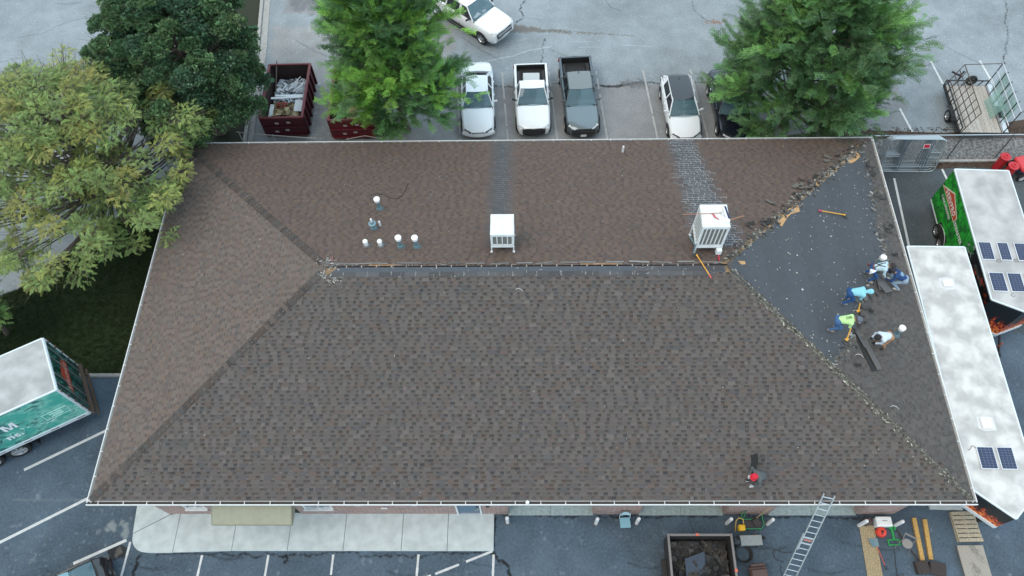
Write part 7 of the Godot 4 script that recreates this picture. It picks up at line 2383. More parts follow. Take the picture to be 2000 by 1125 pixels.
func build_front_things(rg: RandomNumberGenerator) -> void:
	# bollards
	var bl := [[-0.84, 8.80, "white bollard nearest the end of the pavement slabs"], [2.89, 8.84, "white bollard left of the blue chair"], [4.59, 8.83, "white bollard right of the blue chair"], [8.37, 8.84, "white bollard left of the green cart with the yellow box"], [10.07, 8.86, "white bollard between the green cart and the ladder"], [13.87, 8.92, "white bollard at the end of the chipboard plank"], [15.32, 8.94, "white bollard right of the white cool box"]]
	for q in bl:
		var t := thing("bollard", q[2], "bollard", Vector3(q[0], 0, q[1]), 0.0, "white bollards by the garage doors")
		var p := MB.new()
		p.lathe([Vector2(0.078, 0), Vector2(0.078, 0.84), Vector2(0.07, 0.88), Vector2(0.045, 0.915), Vector2(0, 0.925)], 18)
		put(p, "post", mat("bollard_white", col(0.80, 0.81, 0.81), 0.45, 0, ntex("trimdirt", 0.03, 4, 0.82, 1.0, 51), 1.2), t)
		var f := MB.new()
		f.lathe([Vector2(0.12, 0.0), Vector2(0.115, 0.012), Vector2(0.078, 0.014)], 18)
		put(f, "footing", mat("joint_dirt", col(0.1, 0.1, 0.095), 0.95), t)
	# blue chair
	var blue := mat("chair_blue", col(0.20, 0.37, 0.44), 0.5)
	var ch := thing("plastic_chair", "pale blue chair standing by the middle brick pier", "chair", Vector3(4.06, 0, 8.84), 0.05)
	var se := MB.new()
	se.box(Vector3(0, 0.45, 0.06), Vector3(0.44, 0.04, 0.42), Basis(Vector3.RIGHT, 0.05), 0.018)
	put(se, "seat", blue, ch)
	var bk := MB.new()
	var rows := []
	for i in 4:
		var row := PackedVector3Array()
		for k in 7:
			var u := k / 3.0 - 1.0
			row.append(Vector3(u * (0.225 - 0.02 * i), 0.60 + i * 0.09, -0.17 - 0.02 * i - 0.05 * (1 - u * u)))
		rows.append(row)
	bk.sheet(rows)
	for i in 2: bk.tube([Vector3((i * 2 - 1) * 0.22, 0.44, -0.12), Vector3((i * 2 - 1) * 0.215, 0.88, -0.23)], 0.015, 6)
	put(bk, "backrest", mat("chair_pale", col(0.42, 0.58, 0.63), 0.5), ch)
	for q in 4:
		var lg := MB.new()
		var s := Vector3(0.2 * (1 if q & 1 else -1), 0.44, 0.24 if q & 2 else -0.12)
		lg.tube([s, Vector3(s.x * 1.12, 0, s.z + (0.03 if q & 2 else -0.05))], 0.014, 6)
		put(lg, "leg", mat("steel", grey(0.45), 0.4, 0.8), ch)
	# green cart with yellow box
	var grn := mat("cart_green", col(0.025, 0.20, 0.075), 0.45)
	var yel := mat("yellow_plastic", col(0.72, 0.42, 0.02), 0.45)
	var ca := thing("green_cart", "green tubular cart frame with yellow box and hose by the garage pier", "cart", Vector3(9.3, 0, 8.86), 0.0)
	var fr := MB.new()
	fr.tube([Vector3(-0.35, 0.42, 0.28), Vector3(0.36, 0.42, 0.28), Vector3(0.5, 0.42, 0.12), Vector3(0.46, 0.46, -0.16), Vector3(0.40, 0.75, -0.3)], 0.026, 8)
	fr.tube([Vector3(-0.4, 0.42, -0.1), Vector3(0.3, 0.42, -0.1)], 0.024, 8)
	fr.tube([Vector3(-0.4, 0.42, -0.1), Vector3(-0.46, 0.85, -0.3), Vector3(-0.3, 0.88, -0.34), Vector3(-0.33, 0.42, -0.1)], 0.024, 8)
	for q in [[-0.35, 0.28], [0.36, 0.28], [0.46, -0.16], [-0.4, -0.1]]: fr.tube([Vector3(q[0], 0.42, q[1]), Vector3(q[0], 0.02, q[1])], 0.022, 8)
	put(fr, "frame", grn, ca)
	var bd := MB.new()
	bd.box(Vector3(0.05, 0.36, 0.08), Vector3(0.75, 0.05, 0.3), Basis.IDENTITY, 0.01)
	bd.box(Vector3(0.2, 0.45, 0.02), Vector3(0.3, 0.14, 0.26), Basis(Vector3.UP, 0.4), 0.02)
	put(bd, "load_tray", mat("dark_tray", col(0.05, 0.045, 0.045), 0.8), ca)
	var yb := MB.new()
	yb.box(Vector3(-0.46, 0.45, 0.26), Vector3(0.27, 0.3, 0.24), Basis.IDENTITY, 0.03)
	yb.box(Vector3(-0.46, 0.605, 0.26), Vector3(0.2, 0.03, 0.17), Basis.IDENTITY, 0.01)
	put(yb, "yellow_box", yel, ca)
	var ho := MB.new()
	ho.tube([Vector3(-0.36, 0.5, 0.1), Vector3(-0.38, 0.6, -0.06), Vector3(-0.55, 0.62, -0.12), Vector3(-0.66, 0.55, -0.02), Vector3(-0.68, 0.4, 0.18), Vector3(-0.66, 0.2, 0.34)], 0.026, 8)
	put(ho, "hose", mat("hose_tan", col(0.42, 0.30, 0.09), 0.5), ca)
	var sh := tool_pole("wooden_shovel", "shovel with wooden handle leaning on the pier in the green cart", "shovel", Vector3(9.50, 0.5, 8.72), Vector3(9.85, 1.55, 8.52), 0.017, mat("pale_wood", col(0.45, 0.33, 0.19), 0.7))
	var sb := MB.new()
	sb.box(Vector3(-0.05, -0.12, 0.06), Vector3(0.2, 0.02, 0.3), Basis.from_euler(Vector3(1.0, 0.4, 0)), 0.008)
	put(sb, "blade", mat("worn_steel", col(0.09, 0.08, 0.07), 0.5, 0.6), sh)
	var rh := tool_pole("rusty_bar", "short rust red bar lying below the green cart", "bar", Vector3(9.42, 0.03, 9.26), Vector3(9.8, 0.03, 9.42), 0.02, mat("rust_red", col(0.16, 0.06, 0.045), 0.8))
	var rk := MB.new()
	rk.ball(Vector3(0.4, 0.0, 0.18), Vector3(0.06, 0.05, 0.06))
	put(rk, "knob", mat("car_black", grey(0.018), 0.5), rh)
	# grey machine with black end
	var gm := thing("grey_generator", "flat grey machine with a black end housing beside the dump trailer", "generator", Vector3(9.05, 0, 9.62), 0.03)
	var g1 := MB.new()
	g1.box(Vector3(0.08, 0.42, 0.0), Vector3(0.86, 0.36, 0.38), Basis.IDENTITY, 0.02)
	g1.box(Vector3(0.08, 0.61, 0.02), Vector3(0.88, 0.03, 0.40), Basis.IDENTITY, 0.008)
	put(g1, "housing", mat("machine_grey", col(0.27, 0.30, 0.30), 0.5, 0, ntex("trimdirt", 0.03, 4, 0.82, 1.0, 51), 1.0), gm)
	var g2 := MB.new()
	g2.lathe([Vector2(0.0, 0.0), Vector2(0.17, 0.0), Vector2(0.18, 0.05), Vector2(0.18, 0.18), Vector2(0.1, 0.2)], 18, Transform3D(Basis(Vector3(0, 0, 1), PI * 0.5), Vector3(-0.36, 0.42, 0)))
	g2.box(Vector3(-0.55, 0.42, 0.0), Vector3(0.2, 0.34, 0.3), Basis.IDENTITY, 0.05)
	put(g2, "end_housing", mat("machine_black", col(0.022, 0.03, 0.037), 0.45), gm)
	var g3 := MB.new()
	for q in 4: g3.box(Vector3(-0.3 + 0.7 * (q & 1), 0.12, -0.15 + 0.3 * (q >> 1)), Vector3(0.05, 0.26, 0.05))
	put(g3, "foot", mat("machine_black", Color.WHITE), gm)
	# coiled hose and loose cables
	var co := MB.new()
	for k in 6:
		var pts := []
		for i in 25:
			var f := TAU * i / 24.0
			pts.append(Vector3(8.88 + cos(f + k) * (0.27 + 0.018 * k), 0.03 + 0.022 * k, 10.08 + sin(f + k) * (0.29 + 0.014 * k)))
		co.tube(pts, 0.017, 6, false)
	one(co, "hose_coil", mat("rubber_black", grey(0.022), 0.6), "coil of black hose lying beside the dump trailer", "hose")
	var cables := [[[10.9, 10.0, 10.55, 10.02, 10.25, 9.9, 10.1, 10.05, 10.2, 10.3, 10.5, 10.38], "thin black cable looping towards the foot of the ladder"], [[10.35, 10.55, 10.3, 10.7, 10.35, 10.9, 10.33, 11.3], "short black cable below the ladder near the bottom edge"], [[15.12, 9.72, 15.08, 10.1, 15.02, 10.5, 14.98, 11.0], "black pole like cable running down from the green stand"]]
	for q in cables:
		var pts := []
		for i in range(0, q[0].size(), 2): pts.append(Vector3(q[0][i], 0.016, q[0][i + 1]))
		var mb := MB.new()
		mb.tube(pts, 0.012, 6)
		one(mb, "black_cable", mat("rubber_black", grey(0.022), 0.6), q[1], "cable")
	# brown padded seat at the lower edge
	var bs := thing("padded_stool", "brown padded seat at the bottom edge below the hose coil", "seat", Vector3(9.32, 0, 11.0), 0.1)
	var s1 := MB.new()
	for k in 2: s1.box(Vector3(0, 0.33 + 0.12 * k, -0.05 + 0.12 * k), Vector3(0.74 - 0.06 * k, 0.12, 0.7), Basis(Vector3.RIGHT, 0.06), 0.05)
	put(s1, "cushion", mat("brown_leather", col(0.11, 0.065, 0.055), 0.6, 0, ntex("wear2", 0.06, 4, 0.62, 1.0, 12), 1.4), bs)
	var s2 := MB.new()
	s2.box(Vector3(0, 0.42, -0.42), Vector3(0.6, 0.22, 0.1), Basis(Vector3.RIGHT, -0.3), 0.03)
	put(s2, "backrest", mat("brown_leather", Color.WHITE), bs)
	var s3 := MB.new()
	s3.box(Vector3(0, 0.13, 0), Vector3(0.6, 0.26, 0.6), Basis.IDENTITY, 0.02)
	put(s3, "base", mat("car_black", grey(0.018), 0.5), bs)
	build_ladder()
	# chipboard, shovel, cool box and other tools at the right
	var osb := mat("chipboard", col(0.47, 0.365, 0.21), 0.85, 0, ntex("osb", 0.075, 4, 0.45, 1.0, 55, 256, 1.6), 0.75, true)
	var ob := MB.new()
	ob.box(Vector3(0, 0.024, 0), Vector3(0.62, 0.02, 2.44), Basis.IDENTITY, 0.003)
	var oo := one(ob, "chipboard_sheet", osb, "narrow sheet of yellow chipboard lying on the asphalt by the bollard", "chipboard")
	oo.position = Vector3(14.12, 0, 10.14)
	oo.rotation.y = -0.045
	var sn := tool_pole("scoop_shovel", "grey blue scoop shovel with red handle lying on the chipboard", "shovel", Vector3(14.55, 0.10, 10.56), Vector3(14.40, 0.08, 9.78), 0.016, mat("red_handle", col(0.55, 0.09, 0.05), 0.5))
	var sc := MB.new()
	var rws := []
	for i in 5:
		var row := PackedVector3Array()
		for k in 7:
			var u := k / 3.0 - 1.0
			row.append(Vector3(-0.22 + u * (0.15 + 0.012 * i) - 0.012 * i, -0.055 + 0.05 * u * u + 0.012 * (4 - i) * 0.3, -0.76 - i * 0.085))
		rws.append(row)
	sc.sheet(rws)
	for k in 3: sc.tube([Vector3(-0.29 + k * 0.07, -0.045, -0.8), Vector3(-0.31 + k * 0.07, -0.05, -1.05)], 0.008, 5)
	put(sc, "scoop", mat("scoop_grey", col(0.15, 0.24, 0.27), 0.55), sn)
	var gp := MB.new()
	gp.tube([Vector3(-0.02, 0, -0.02), Vector3(0.02, 0, 0.12)], 0.03, 7)
	gp.bar(Vector3(-0.05, 0, 0.13), Vector3(0.09, 0, 0.11), 0.03, 0.03)
	put(gp, "grip", mat("machine_black", Color.WHITE), sn)
	var cb := thing("cool_box", "white cool box standing against the end brick pier", "cool box", Vector3(14.78, 0, 8.84), 0.0)
	var c1 := MB.new()
	c1.box(Vector3(0, 0.17, 0), Vector3(0.62, 0.34, 0.38), Basis.IDENTITY, 0.03)
	put(c1, "body", mat("cool_box_body", col(0.62, 0.66, 0.70), 0.5), cb)
	var c2 := MB.new()
	c2.box(Vector3(0, 0.37, 0), Vector3(0.64, 0.08, 0.40), Basis.IDENTITY, 0.025)
	for q in 4: c2.box(Vector3(0.24 * (1 if q & 1 else -1), 0.415, 0.12 * (1 if q & 2 else -1)), Vector3(0.1, 0.012, 0.08), Basis.IDENTITY, 0.005)
	put(c2, "lid", mat("vent_white", Color.WHITE), cb)
	var c3 := MB.new()
	c3.box(Vector3(0.02, 0.415, -0.02), Vector3(0.2, 0.012, 0.03), Basis.IDENTITY, 0.004)
	put(c3, "lid_grip", mat("machine_grey", Color.WHITE), cb)
	var rt := MB.new()
	rt.box(Vector3(14.2, 0.14, 8.8), Vector3(0.34, 0.28, 0.3), Basis(Vector3.UP, 0.3), 0.05)
	one(rt, "brown_bag", mat("bag_brown", col(0.09, 0.055, 0.05), 0.8), "small brown bag between the bollard and the cool box", "bag")
	var rc := thing("red_can", "round red can with black cap beside the green stand", "can", Vector3(14.68, 0, 9.22), 0.0)
	var r1 := MB.new()
	r1.lathe([Vector2(0, 0.0), Vector2(0.18, 0.0), Vector2(0.205, 0.03), Vector2(0.205, 0.17), Vector2(0.17, 0.235), Vector2(0.08, 0.25), Vector2(0, 0.25)], 22)
	put(r1, "body", mat("can_red", col(0.68, 0.055, 0.03), 0.35), rc)
	var r2 := MB.new()
	r2.lathe([Vector2(0.045, 0.24), Vector2(0.045, 0.29), Vector2(0, 0.295)], 12)
	r2.bar(Vector3(-0.02, 0.26, 0.02), Vector3(-0.04, 0.26, 0.13), 0.03, 0.03)
	put(r2, "cap", mat("car_black", grey(0.018), 0.5), rc)
	var gs := thing("green_stand", "bright green steel stand lying on the asphalt by the cool box", "stand", Vector3(15.12, 0, 9.3), 0.05)
	var brg := mat("bright_green", col(0.02, 0.30, 0.07), 0.45)
	for q in [[-0.2, -0.32, 0.24, -0.3, 0.09], [0.04, -0.3, 0.02, 0.22, 0.09], [-0.26, 0.22, 0.24, 0.22, 0.05], [-0.26, 0.42, 0.24, 0.42, 0.05], [-0.24, 0.2, -0.24, 0.44, 0.05], [0.22, 0.2, 0.22, 0.44, 0.05]]:
		var mb := MB.new()
		mb.bar(Vector3(q[0], 0.1, q[1]), Vector3(q[2], 0.1, q[3]), q[4], 0.06, Vector3.UP, 0.01)
		put(mb, "bar", brg, gs)
	var cl := MB.new()
	for q in [[-0.05, -0.24], [0.14, -0.2]]: cl.box(Vector3(q[0], 0.15, q[1]), Vector3(0.07, 0.1, 0.1), Basis.IDENTITY, 0.012)
	put(cl, "clamp", brg, gs)
	var fo := MB.new()
	for q in [[-0.2, -0.31], [0.22, -0.3], [-0.24, 0.42], [0.22, 0.42]]: fo.box(Vector3(q[0], 0.035, q[1]), Vector3(0.05, 0.07, 0.05))
	put(fo, "foot", brg, gs)
	var fc := thing("folding_stool", "beige folding stool with splayed legs between the green stand and the beams", "stool", Vector3(15.5, 0, 9.72), -0.5)
	var f1 := MB.new()
	var seat := PackedVector2Array()
	for k in 16: seat.append(Vector2(cos(TAU * k / 16.0) * 0.21, sin(TAU * k / 16.0) * 0.22 * (1.0 if k < 9 else 0.8)))
	f1.prism(seat, 0.42, 0.46, true, 0.012)
	put(f1, "seat", mat("stool_beige", col(0.27, 0.245, 0.225), 0.6), fc)
	for q in [[-0.17, -0.16, -0.3, 0.32], [0.17, -0.16, 0.3, 0.32], [-0.18, 0.12, -0.24, -0.34], [0.18, 0.12, 0.24, -0.34]]:
		var lg := MB.new()
		lg.tube([Vector3(q[0], 0.44, q[1]), Vector3(q[2], 0.0, q[3])], 0.013, 6)
		put(lg, "leg", mat("stool_steel", grey(0.22), 0.5, 0.5), fc)
	var fb := MB.new()
	fb.bar(Vector3(-0.24, 0.6, -0.28), Vector3(0.24, 0.6, -0.28), 0.03, 0.12, Vector3.UP, 0.01)
	for m in [-1.0, 1.0]: fb.tube([Vector3(m * 0.2, 0.42, -0.1), Vector3(m * 0.24, 0.66, -0.3)], 0.012, 6)
	put(fb, "backrest", mat("stool_beige", Color.WHITE), fc)
	plank("dark brown pole lying under the folding stool", Vector3(15.38, 0.05, 9.1), Vector3(15.95, 0.05, 10.3), 0.05, 0.05, mat("dark_wood", col(0.06, 0.045, 0.04), 0.8), "", "dark_pole")
	var beam := mat("yellow_beam", col(0.66, 0.40, 0.12), 0.7, 0, ntex("ply", 0.03, 5, 0.6, 1.0, 73, 256, 1.2, 0.2), 1.2)
	plank("left one of the two yellow timber beams on the asphalt", Vector3(16.19, 0.06, 8.63), Vector3(16.12, 0.06, 10.34), 0.17, 0.11, beam, "yellow timber beams", "timber_beam")
	plank("right one of the two yellow timber beams, nearer the pallet", Vector3(16.62, 0.06, 8.69), Vector3(16.47, 0.06, 10.3), 0.17, 0.11, beam, "yellow timber beams", "timber_beam")
	var bb := mat("bundle_brown", col(0.060, 0.046, 0.043), 0.8, 0, ntex("wear2", 0.06, 4, 0.62, 1.0, 12), 1.2)
	var q1 := MB.new()
	q1.box(Vector3(16.0, 0.12, 10.62), Vector3(0.52, 0.24, 0.5), Basis(Vector3.UP, 0.08), 0.03)
	q1.box(Vector3(15.98, 0.25, 10.62), Vector3(0.24, 0.03, 0.5), Basis.from_euler(Vector3(0, 0.25, 0.12)), 0.01)
	one(q1, "brown_bundle", bb, "dark brown folded bundle at the lower end of the left beam", "bundle", "brown bundles")
	var q2 := MB.new()
	q2.box(Vector3(16.6, 0.12, 10.68), Vector3(0.64, 0.22, 0.5), Basis(Vector3.UP, -0.22), 0.04)
	q2.box(Vector3(16.62, 0.24, 10.52), Vector3(0.6, 0.04, 0.2), Basis(Vector3.UP, -0.22), 0.015)
	one(q2, "brown_bundle", bb, "wider brown bundle at the lower end of the right beam", "bundle", "brown bundles")
	var bu := thing("black_bucket", "black bucket cut by the bottom edge below the green stand", "bucket", Vector3(15.02, 0, 11.12), 0.0)
	var b1 := MB.new()
	b1.lathe([Vector2(0, 0.0), Vector2(0.15, 0.0), Vector2(0.19, 0.38), Vector2(0.205, 0.385), Vector2(0.2, 0.4), Vector2(0.18, 0.39), Vector2(0.145, 0.03), Vector2(0, 0.03)], 22)
	put(b1, "pail", mat("machine_black", Color.WHITE), bu)
	var b2 := MB.new()
	var hp := []
	for k in 9: hp.append(Vector3(cos(PI * k / 8.0) * 0.2, 0.38 + sin(PI * k / 8.0) * 0.05, -sin(PI * k / 8.0) * 0.17))
	b2.tube(hp, 0.006, 5)
	put(b2, "handle", mat("steel", grey(0.45), 0.4, 0.8), bu)
	# pallet and the sheeted pallet below it
	for k in 2:
		var lab: String = ["slatted pale wooden pallet beside the flame painted trailer nose", "wooden pallet carrying the stained plywood sheet"][k]
		var pa := thing("pallet", lab, "pallet", Vector3(18.25 - 0.06 * k, 0, 8.99 + 1.42 * k), 0.02, "wooden pallets")
		var pw := mat("pallet_wood", col(0.50, 0.43, 0.31), 0.85, 0, ntex("ply", 0.03, 5, 0.6, 1.0, 73, 256, 1.2, 0.2), 1.0)
		for i in 7:
			var mb := MB.new()
			mb.col = grey(rg.randf_range(0.85, 1.12))
			mb.box(Vector3(rg.randfn(0, 0.008), 0.13, -0.54 + i * 0.18), Vector3(0.98, 0.02, 0.145), Basis(Vector3.UP, rg.randfn(0, 0.006)), 0.004)
			put(mb, "deck_board", pw, pa)
		for i in 3:
			var mb := MB.new()
			mb.box(Vector3(-0.46 + i * 0.46, 0.07, 0), Vector3(0.045, 0.1, 1.2), Basis.IDENTITY, 0.004)
			mb.box(Vector3(-0.46 + i * 0.46, 0.01, 0), Vector3(0.09, 0.018, 1.2), Basis.IDENTITY, 0.004)
			put(mb, "stringer", pw, pa)
	var pl := MB.new()
	pl.box(Vector3(18.16, 0.156, 10.5), Vector3(1.06, 0.02, 1.5), Basis(Vector3.UP, 0.01), 0.004)
	var pm := mat("stained_ply", col(0.40, 0.37, 0.325), 0.85)
	var im := Image.create(128, 128, false, Image.FORMAT_RGB8)
	var n1 := noise_bytes(66, 0.05, 4, 128, 128)
	var n2 := noise_bytes(67, 0.2, 3, 128, 128)
	for y in 128:
		for x in 128:
			var d := Vector2((x - 74) / 36.0, (y - 62) / 26.0).length() + (n1[y * 128 + x] - 128) * 0.006
			var k := (0.86 + (n2[y * 128 + x] - 128) * 0.0018) * (1.0 - 0.6 * clampf(1.15 - d, 0, 1) * (n2[y * 128 + x] / 200.0))
			im.set_pixel(x, y, Color(k, k * 0.985, k * 0.96).linear_to_srgb())
	pm.albedo_texture = ImageTexture.create_from_image(im)
	one(pl, "plywood_sheet", pm, "weathered plywood sheet with a dark stain lying on the lower pallet", "plywood")

func build_ladder() -> void:
	var t := thing("extension_ladder", "aluminium extension ladder leaning on the front gutter", "ladder")
	var alu := mat("ladder_alu", col(0.60, 0.66, 0.68), 0.35, 0.6)
	var top := Vector3(11.28, 4.12, 8.62)
	var foot := Vector3(10.36, 0.02, 11.35)
	var d := (foot - top).normalized()
	var x := Vector3(0.985, 0, 0.15).normalized()
	x = (x - d * x.dot(d)).normalized()
	var n := d.cross(x).normalized()
	if n.y < 0: n = -n
	var L := top.distance_to(foot)
	for sec in 2:
		var a := 0.0 if sec == 0 else L * 0.42
		var b := L * 0.58 if sec == 0 else L
		var hw := 0.205 if sec == 0 else 0.235
		var off := n * (0.045 if sec == 0 else 0.0)
		for m in [-1.0, 1.0]:
			var r := MB.new()
			r.bar(top + d * a + x * m * hw + off, top + d * b + x * m * hw + off, 0.03, 0.075, n, 0.006)
			put(r, "fly_rail" if sec == 0 else "base_rail", alu, t)
		var s := a + 0.16
		while s < b - 0.05:
			var r := MB.new()
			r.bar(top + d * s - x * hw + off, top + d * s + x * hw + off, 0.034, 0.03, n, 0.008)
			put(r, "rung", alu, t)
			s += 0.3
	var lb := MB.new()
	lb.box(top + d * (L * 0.47) + n * 0.06, Vector3(0.3, 0.02, 0.06), Basis(x, n, d))
	put(lb, "label_plate", mat("label_red", col(0.52, 0.18, 0.14), 0.5), t)
	for m in [-1.0, 1.0]:
		var f := MB.new()
		f.box(foot + x * m * 0.235 + Vector3(0, 0.0, 0.0), Vector3(0.09, 0.04, 0.1), Basis.IDENTITY, 0.01)
		put(f, "foot", mat("car_black", grey(0.018), 0.5), t)


# ---------------------------------------------------------------- trees
# a twig with leaves, along +z
func sprig(kind: int) -> ArrayMesh:
	var mb := MB.new()
	var rg := rgen(900 + kind)
	var leaf := func(p: Vector3, d: Vector3, up: Vector3, l: float, w: float) -> void:
		var s := d.cross(up).normalized() * w * 0.5
		var m := p + d * l * 0.45 + up * l * 0.06
		var tip := p + d * l
		var g := rg.randf_range(0.85, 1.15)
		mb.col = Color(g, g, g)
		mb.face([p, m + s, tip], p - up * 5.0)
		mb.face([p, tip, m - s], p - up * 5.0)
	if kind == 0:       # feathery compound leaf, drooping
		for k in 9:
			var f := k / 8.0
			var p := Vector3(0, -0.10 * f * f, 0.05 + 0.40 * f)
			for s in [-1.0, 1.0]: leaf.call(p, Vector3(s * 0.85, -0.25 + rg.randfn(0, 0.15), 0.45).normalized(), Vector3.UP, 0.13 * (1.1 - 0.5 * f), 0.045)
	elif kind == 1:     # flat spray of small leaves on a side-branched twig
		for k in 11:
			var f := k / 10.0
			var p := Vector3(0.02 * sin(f * 4.0), 0.03 * sin(f * 3.0), 0.55 * f)
			for s in [-1.0, 1.0]:
				leaf.call(p, Vector3(s * 0.8, rg.randfn(0.05, 0.25), 0.6).normalized(), Vector3.UP, 0.10, 0.048)
				if k % 2 == 0 and k < 9:
					for q in 2: leaf.call(p + Vector3(s * (0.07 + 0.06 * q), 0, 0.07 + 0.05 * q), Vector3(s * (0.9 - q), rg.randfn(0.1, 0.25), 0.85).normalized(), Vector3.UP, 0.08, 0.036)
	else:               # dense tuft of broader leaves
		for k in 11:
			var a := k * 2.4
			var el := rg.randf_range(0.1, 1.1)
			var d := Vector3(cos(a) * cos(el), sin(el), sin(a) * cos(el))
			leaf.call(d * 0.06, (d + Vector3(0, -0.3, 0.3)).normalized(), (d + Vector3(0, 0.6, 0)).normalized(), 0.17, 0.12)
	return mb.mesh()

func tree(called: String, label: String, at: Vector3, kind: int, trunk_r: float, prof: Array, clumps: int, per: int, rc: float, cols: Array, sd: int, scale := 1.0, lean := Vector2.ZERO) -> void:
	var t := thing(called, label, "tree", at, 0.0)
	var rg := rgen(sd)
	var bark := mat("bark", col(0.14, 0.115, 0.09), 0.95, 0, ntex("mulch", 0.11, 4, 0.3, 1.0, 41), 1.2)
	var H: float = prof[-1][0]
	var h0: float = prof[0][0]
	var radius := func(h: float) -> float:
		for i in prof.size() - 1:
			if h <= prof[i + 1][0]: return lerpf(prof[i][1], prof[i + 1][1], (h - prof[i][0]) / (prof[i + 1][0] - prof[i][0]))
		return prof[-1][1]
	var nz := FastNoiseLite.new()
	nz.seed = sd
	nz.frequency = 0.9
	var tr := MB.new()
	var axis := func(h: float) -> Vector3: return Vector3(lean.x * h / H + 0.12 * sin(h * 0.9 + sd), h, lean.y * h / H + 0.12 * cos(h * 0.8 + sd))
	var pts := []
	var rad := []
	for k in 9:
		var h := H * 0.9 * k / 8.0
		pts.append(axis.call(h) if k > 0 else Vector3.ZERO)
		rad.append(trunk_r * (1.25 if k == 0 else 1.0 - 0.88 * k / 8.0))
	tr.tube(pts, rad, 9)
	put(tr, "trunk", bark, t)
	var limbs := MB.new()
	var xf := []
	var ci := []
	for c in clumps:
		# even over the crown's outside, some deeper
		var f := (c + 0.5) / clumps
		var h := lerpf(h0, H, pow(f, 0.95)) + rg.randfn(0, 0.2)
		h = clampf(h, h0, H)
		var a := c * 2.39996 + rg.randfn(0, 0.35)
		var out: float = radius.call(h) * (rg.randf_range(0.62, 1.0) if rg.randf() < 0.72 else rg.randf_range(0.2, 0.6))
		out *= 1.0 + 0.30 * nz.get_noise_3d(cos(a) * 2.0, h * 0.6, sin(a) * 2.0)
		var p: Vector3 = axis.call(h) + Vector3(cos(a) * out, 0, sin(a) * out)
		var hb := maxf(h - out * rg.randf_range(0.35, 0.7), h0 * 0.7)
		var from: Vector3 = axis.call(hb)
		var mid := from.lerp(p, 0.55) + Vector3(0, -0.05 * out, 0)
		var br := trunk_r * 0.16 + 0.006 * out
		limbs.tube([from, mid, p], [br, br * 0.6, br * 0.2], 5, false)
		var tw := 7 if kind == 1 else 4
		var ends := []
		var dir: Vector3 = (p - axis.call(h * 0.75)).normalized()
		for k in tw:
			var e: Vector3 = p + (dir * rg.randf_range(0.3, 1.1) + Vector3(rg.randfn(0, 0.6), rg.randfn(0.05, 0.32), rg.randfn(0, 0.6))) * rc * (1.3 if kind == 1 else 1.0)
			ends.append(e)
			limbs.tube([mid.lerp(p, 0.6), e], [br * 0.35, 0.006], 4, false)
		var base: Color = cols[rg.randi() % cols.size()]
		var size := rc * rg.randf_range(0.75, 1.25)
		var np := int(per * rg.randf_range(0.7, 1.25))
		for k in np:
			var d := Vector3(rg.randfn(0, 1), rg.randfn(0, 1), rg.randfn(0, 1)).normalized()
			d.y = absf(d.y) * 0.75 - 0.22
			var q := p + d * size * pow(rg.randf(), 0.45) * Vector3(1, 0.7, 1)
			var o: Vector3 = (d * 0.8 + dir * 0.7 + Vector3(rg.randfn(0, 0.35), rg.randfn(-0.05, 0.25), rg.randfn(0, 0.35))).normalized()
			if kind == 0: o = (d * 0.9 + dir * 0.25 + Vector3(rg.randfn(0, 0.6), rg.randfn(-0.2, 0.2), rg.randfn(0, 0.6))).normalized()
			elif kind == 1:     # along the twigs, fanning out
				var e: Vector3 = ends[k % ends.size()]
				var root: Vector3 = mid.lerp(p, 0.6)
				var f2 := rg.randf_range(0.15, 1.0)
				q = root.lerp(e, f2) + Vector3(rg.randfn(0, 0.05), rg.randfn(0, 0.04), rg.randfn(0, 0.05))
				o = ((e - root).normalized() + Vector3(rg.randfn(0, 0.4), rg.randfn(0.05, 0.2), rg.randfn(0, 0.4))).normalized()
			var x := Vector3.UP.cross(o)
			if x.length() < 0.05: x = Vector3.RIGHT
			x = x.normalized()
			var B := Basis(x, o.cross(x), o) * Basis(Vector3(0, 0, 1), rg.randfn(0, 0.5))
			xf.append(Transform3D(B.scaled(Vector3.ONE * scale * rg.randf_range(0.7, 1.25)), q))
			var g := rg.randf_range(0.55, 1.4)
			ci.append(Color(base.r * g * rg.randf_range(0.9, 1.12), base.g * g, base.b * g))
	put(limbs, "limbs", bark, t)
	var mm := MultiMesh.new()
	mm.transform_format = MultiMesh.TRANSFORM_3D
	mm.use_colors = true
	mm.mesh = sprig(kind)
	mm.instance_count = xf.size()
	for i in xf.size():
		mm.set_instance_transform(i, xf[i])
		mm.set_instance_color(i, ci[i])
	var mi := MultiMeshInstance3D.new()
	mi.multimesh = mm
	var lm := mat("leaf", Color.WHITE, 0.6)
	lm.backlight_enabled = true
	lm.backlight = Color(0.12, 0.15, 0.06)
	lm.cull_mode = BaseMaterial3D.CULL_DISABLED
	mi.material_override = lm
	mi.name = "crown"
	t.add_child(mi)
	mi.set_meta("kind", "stuff")

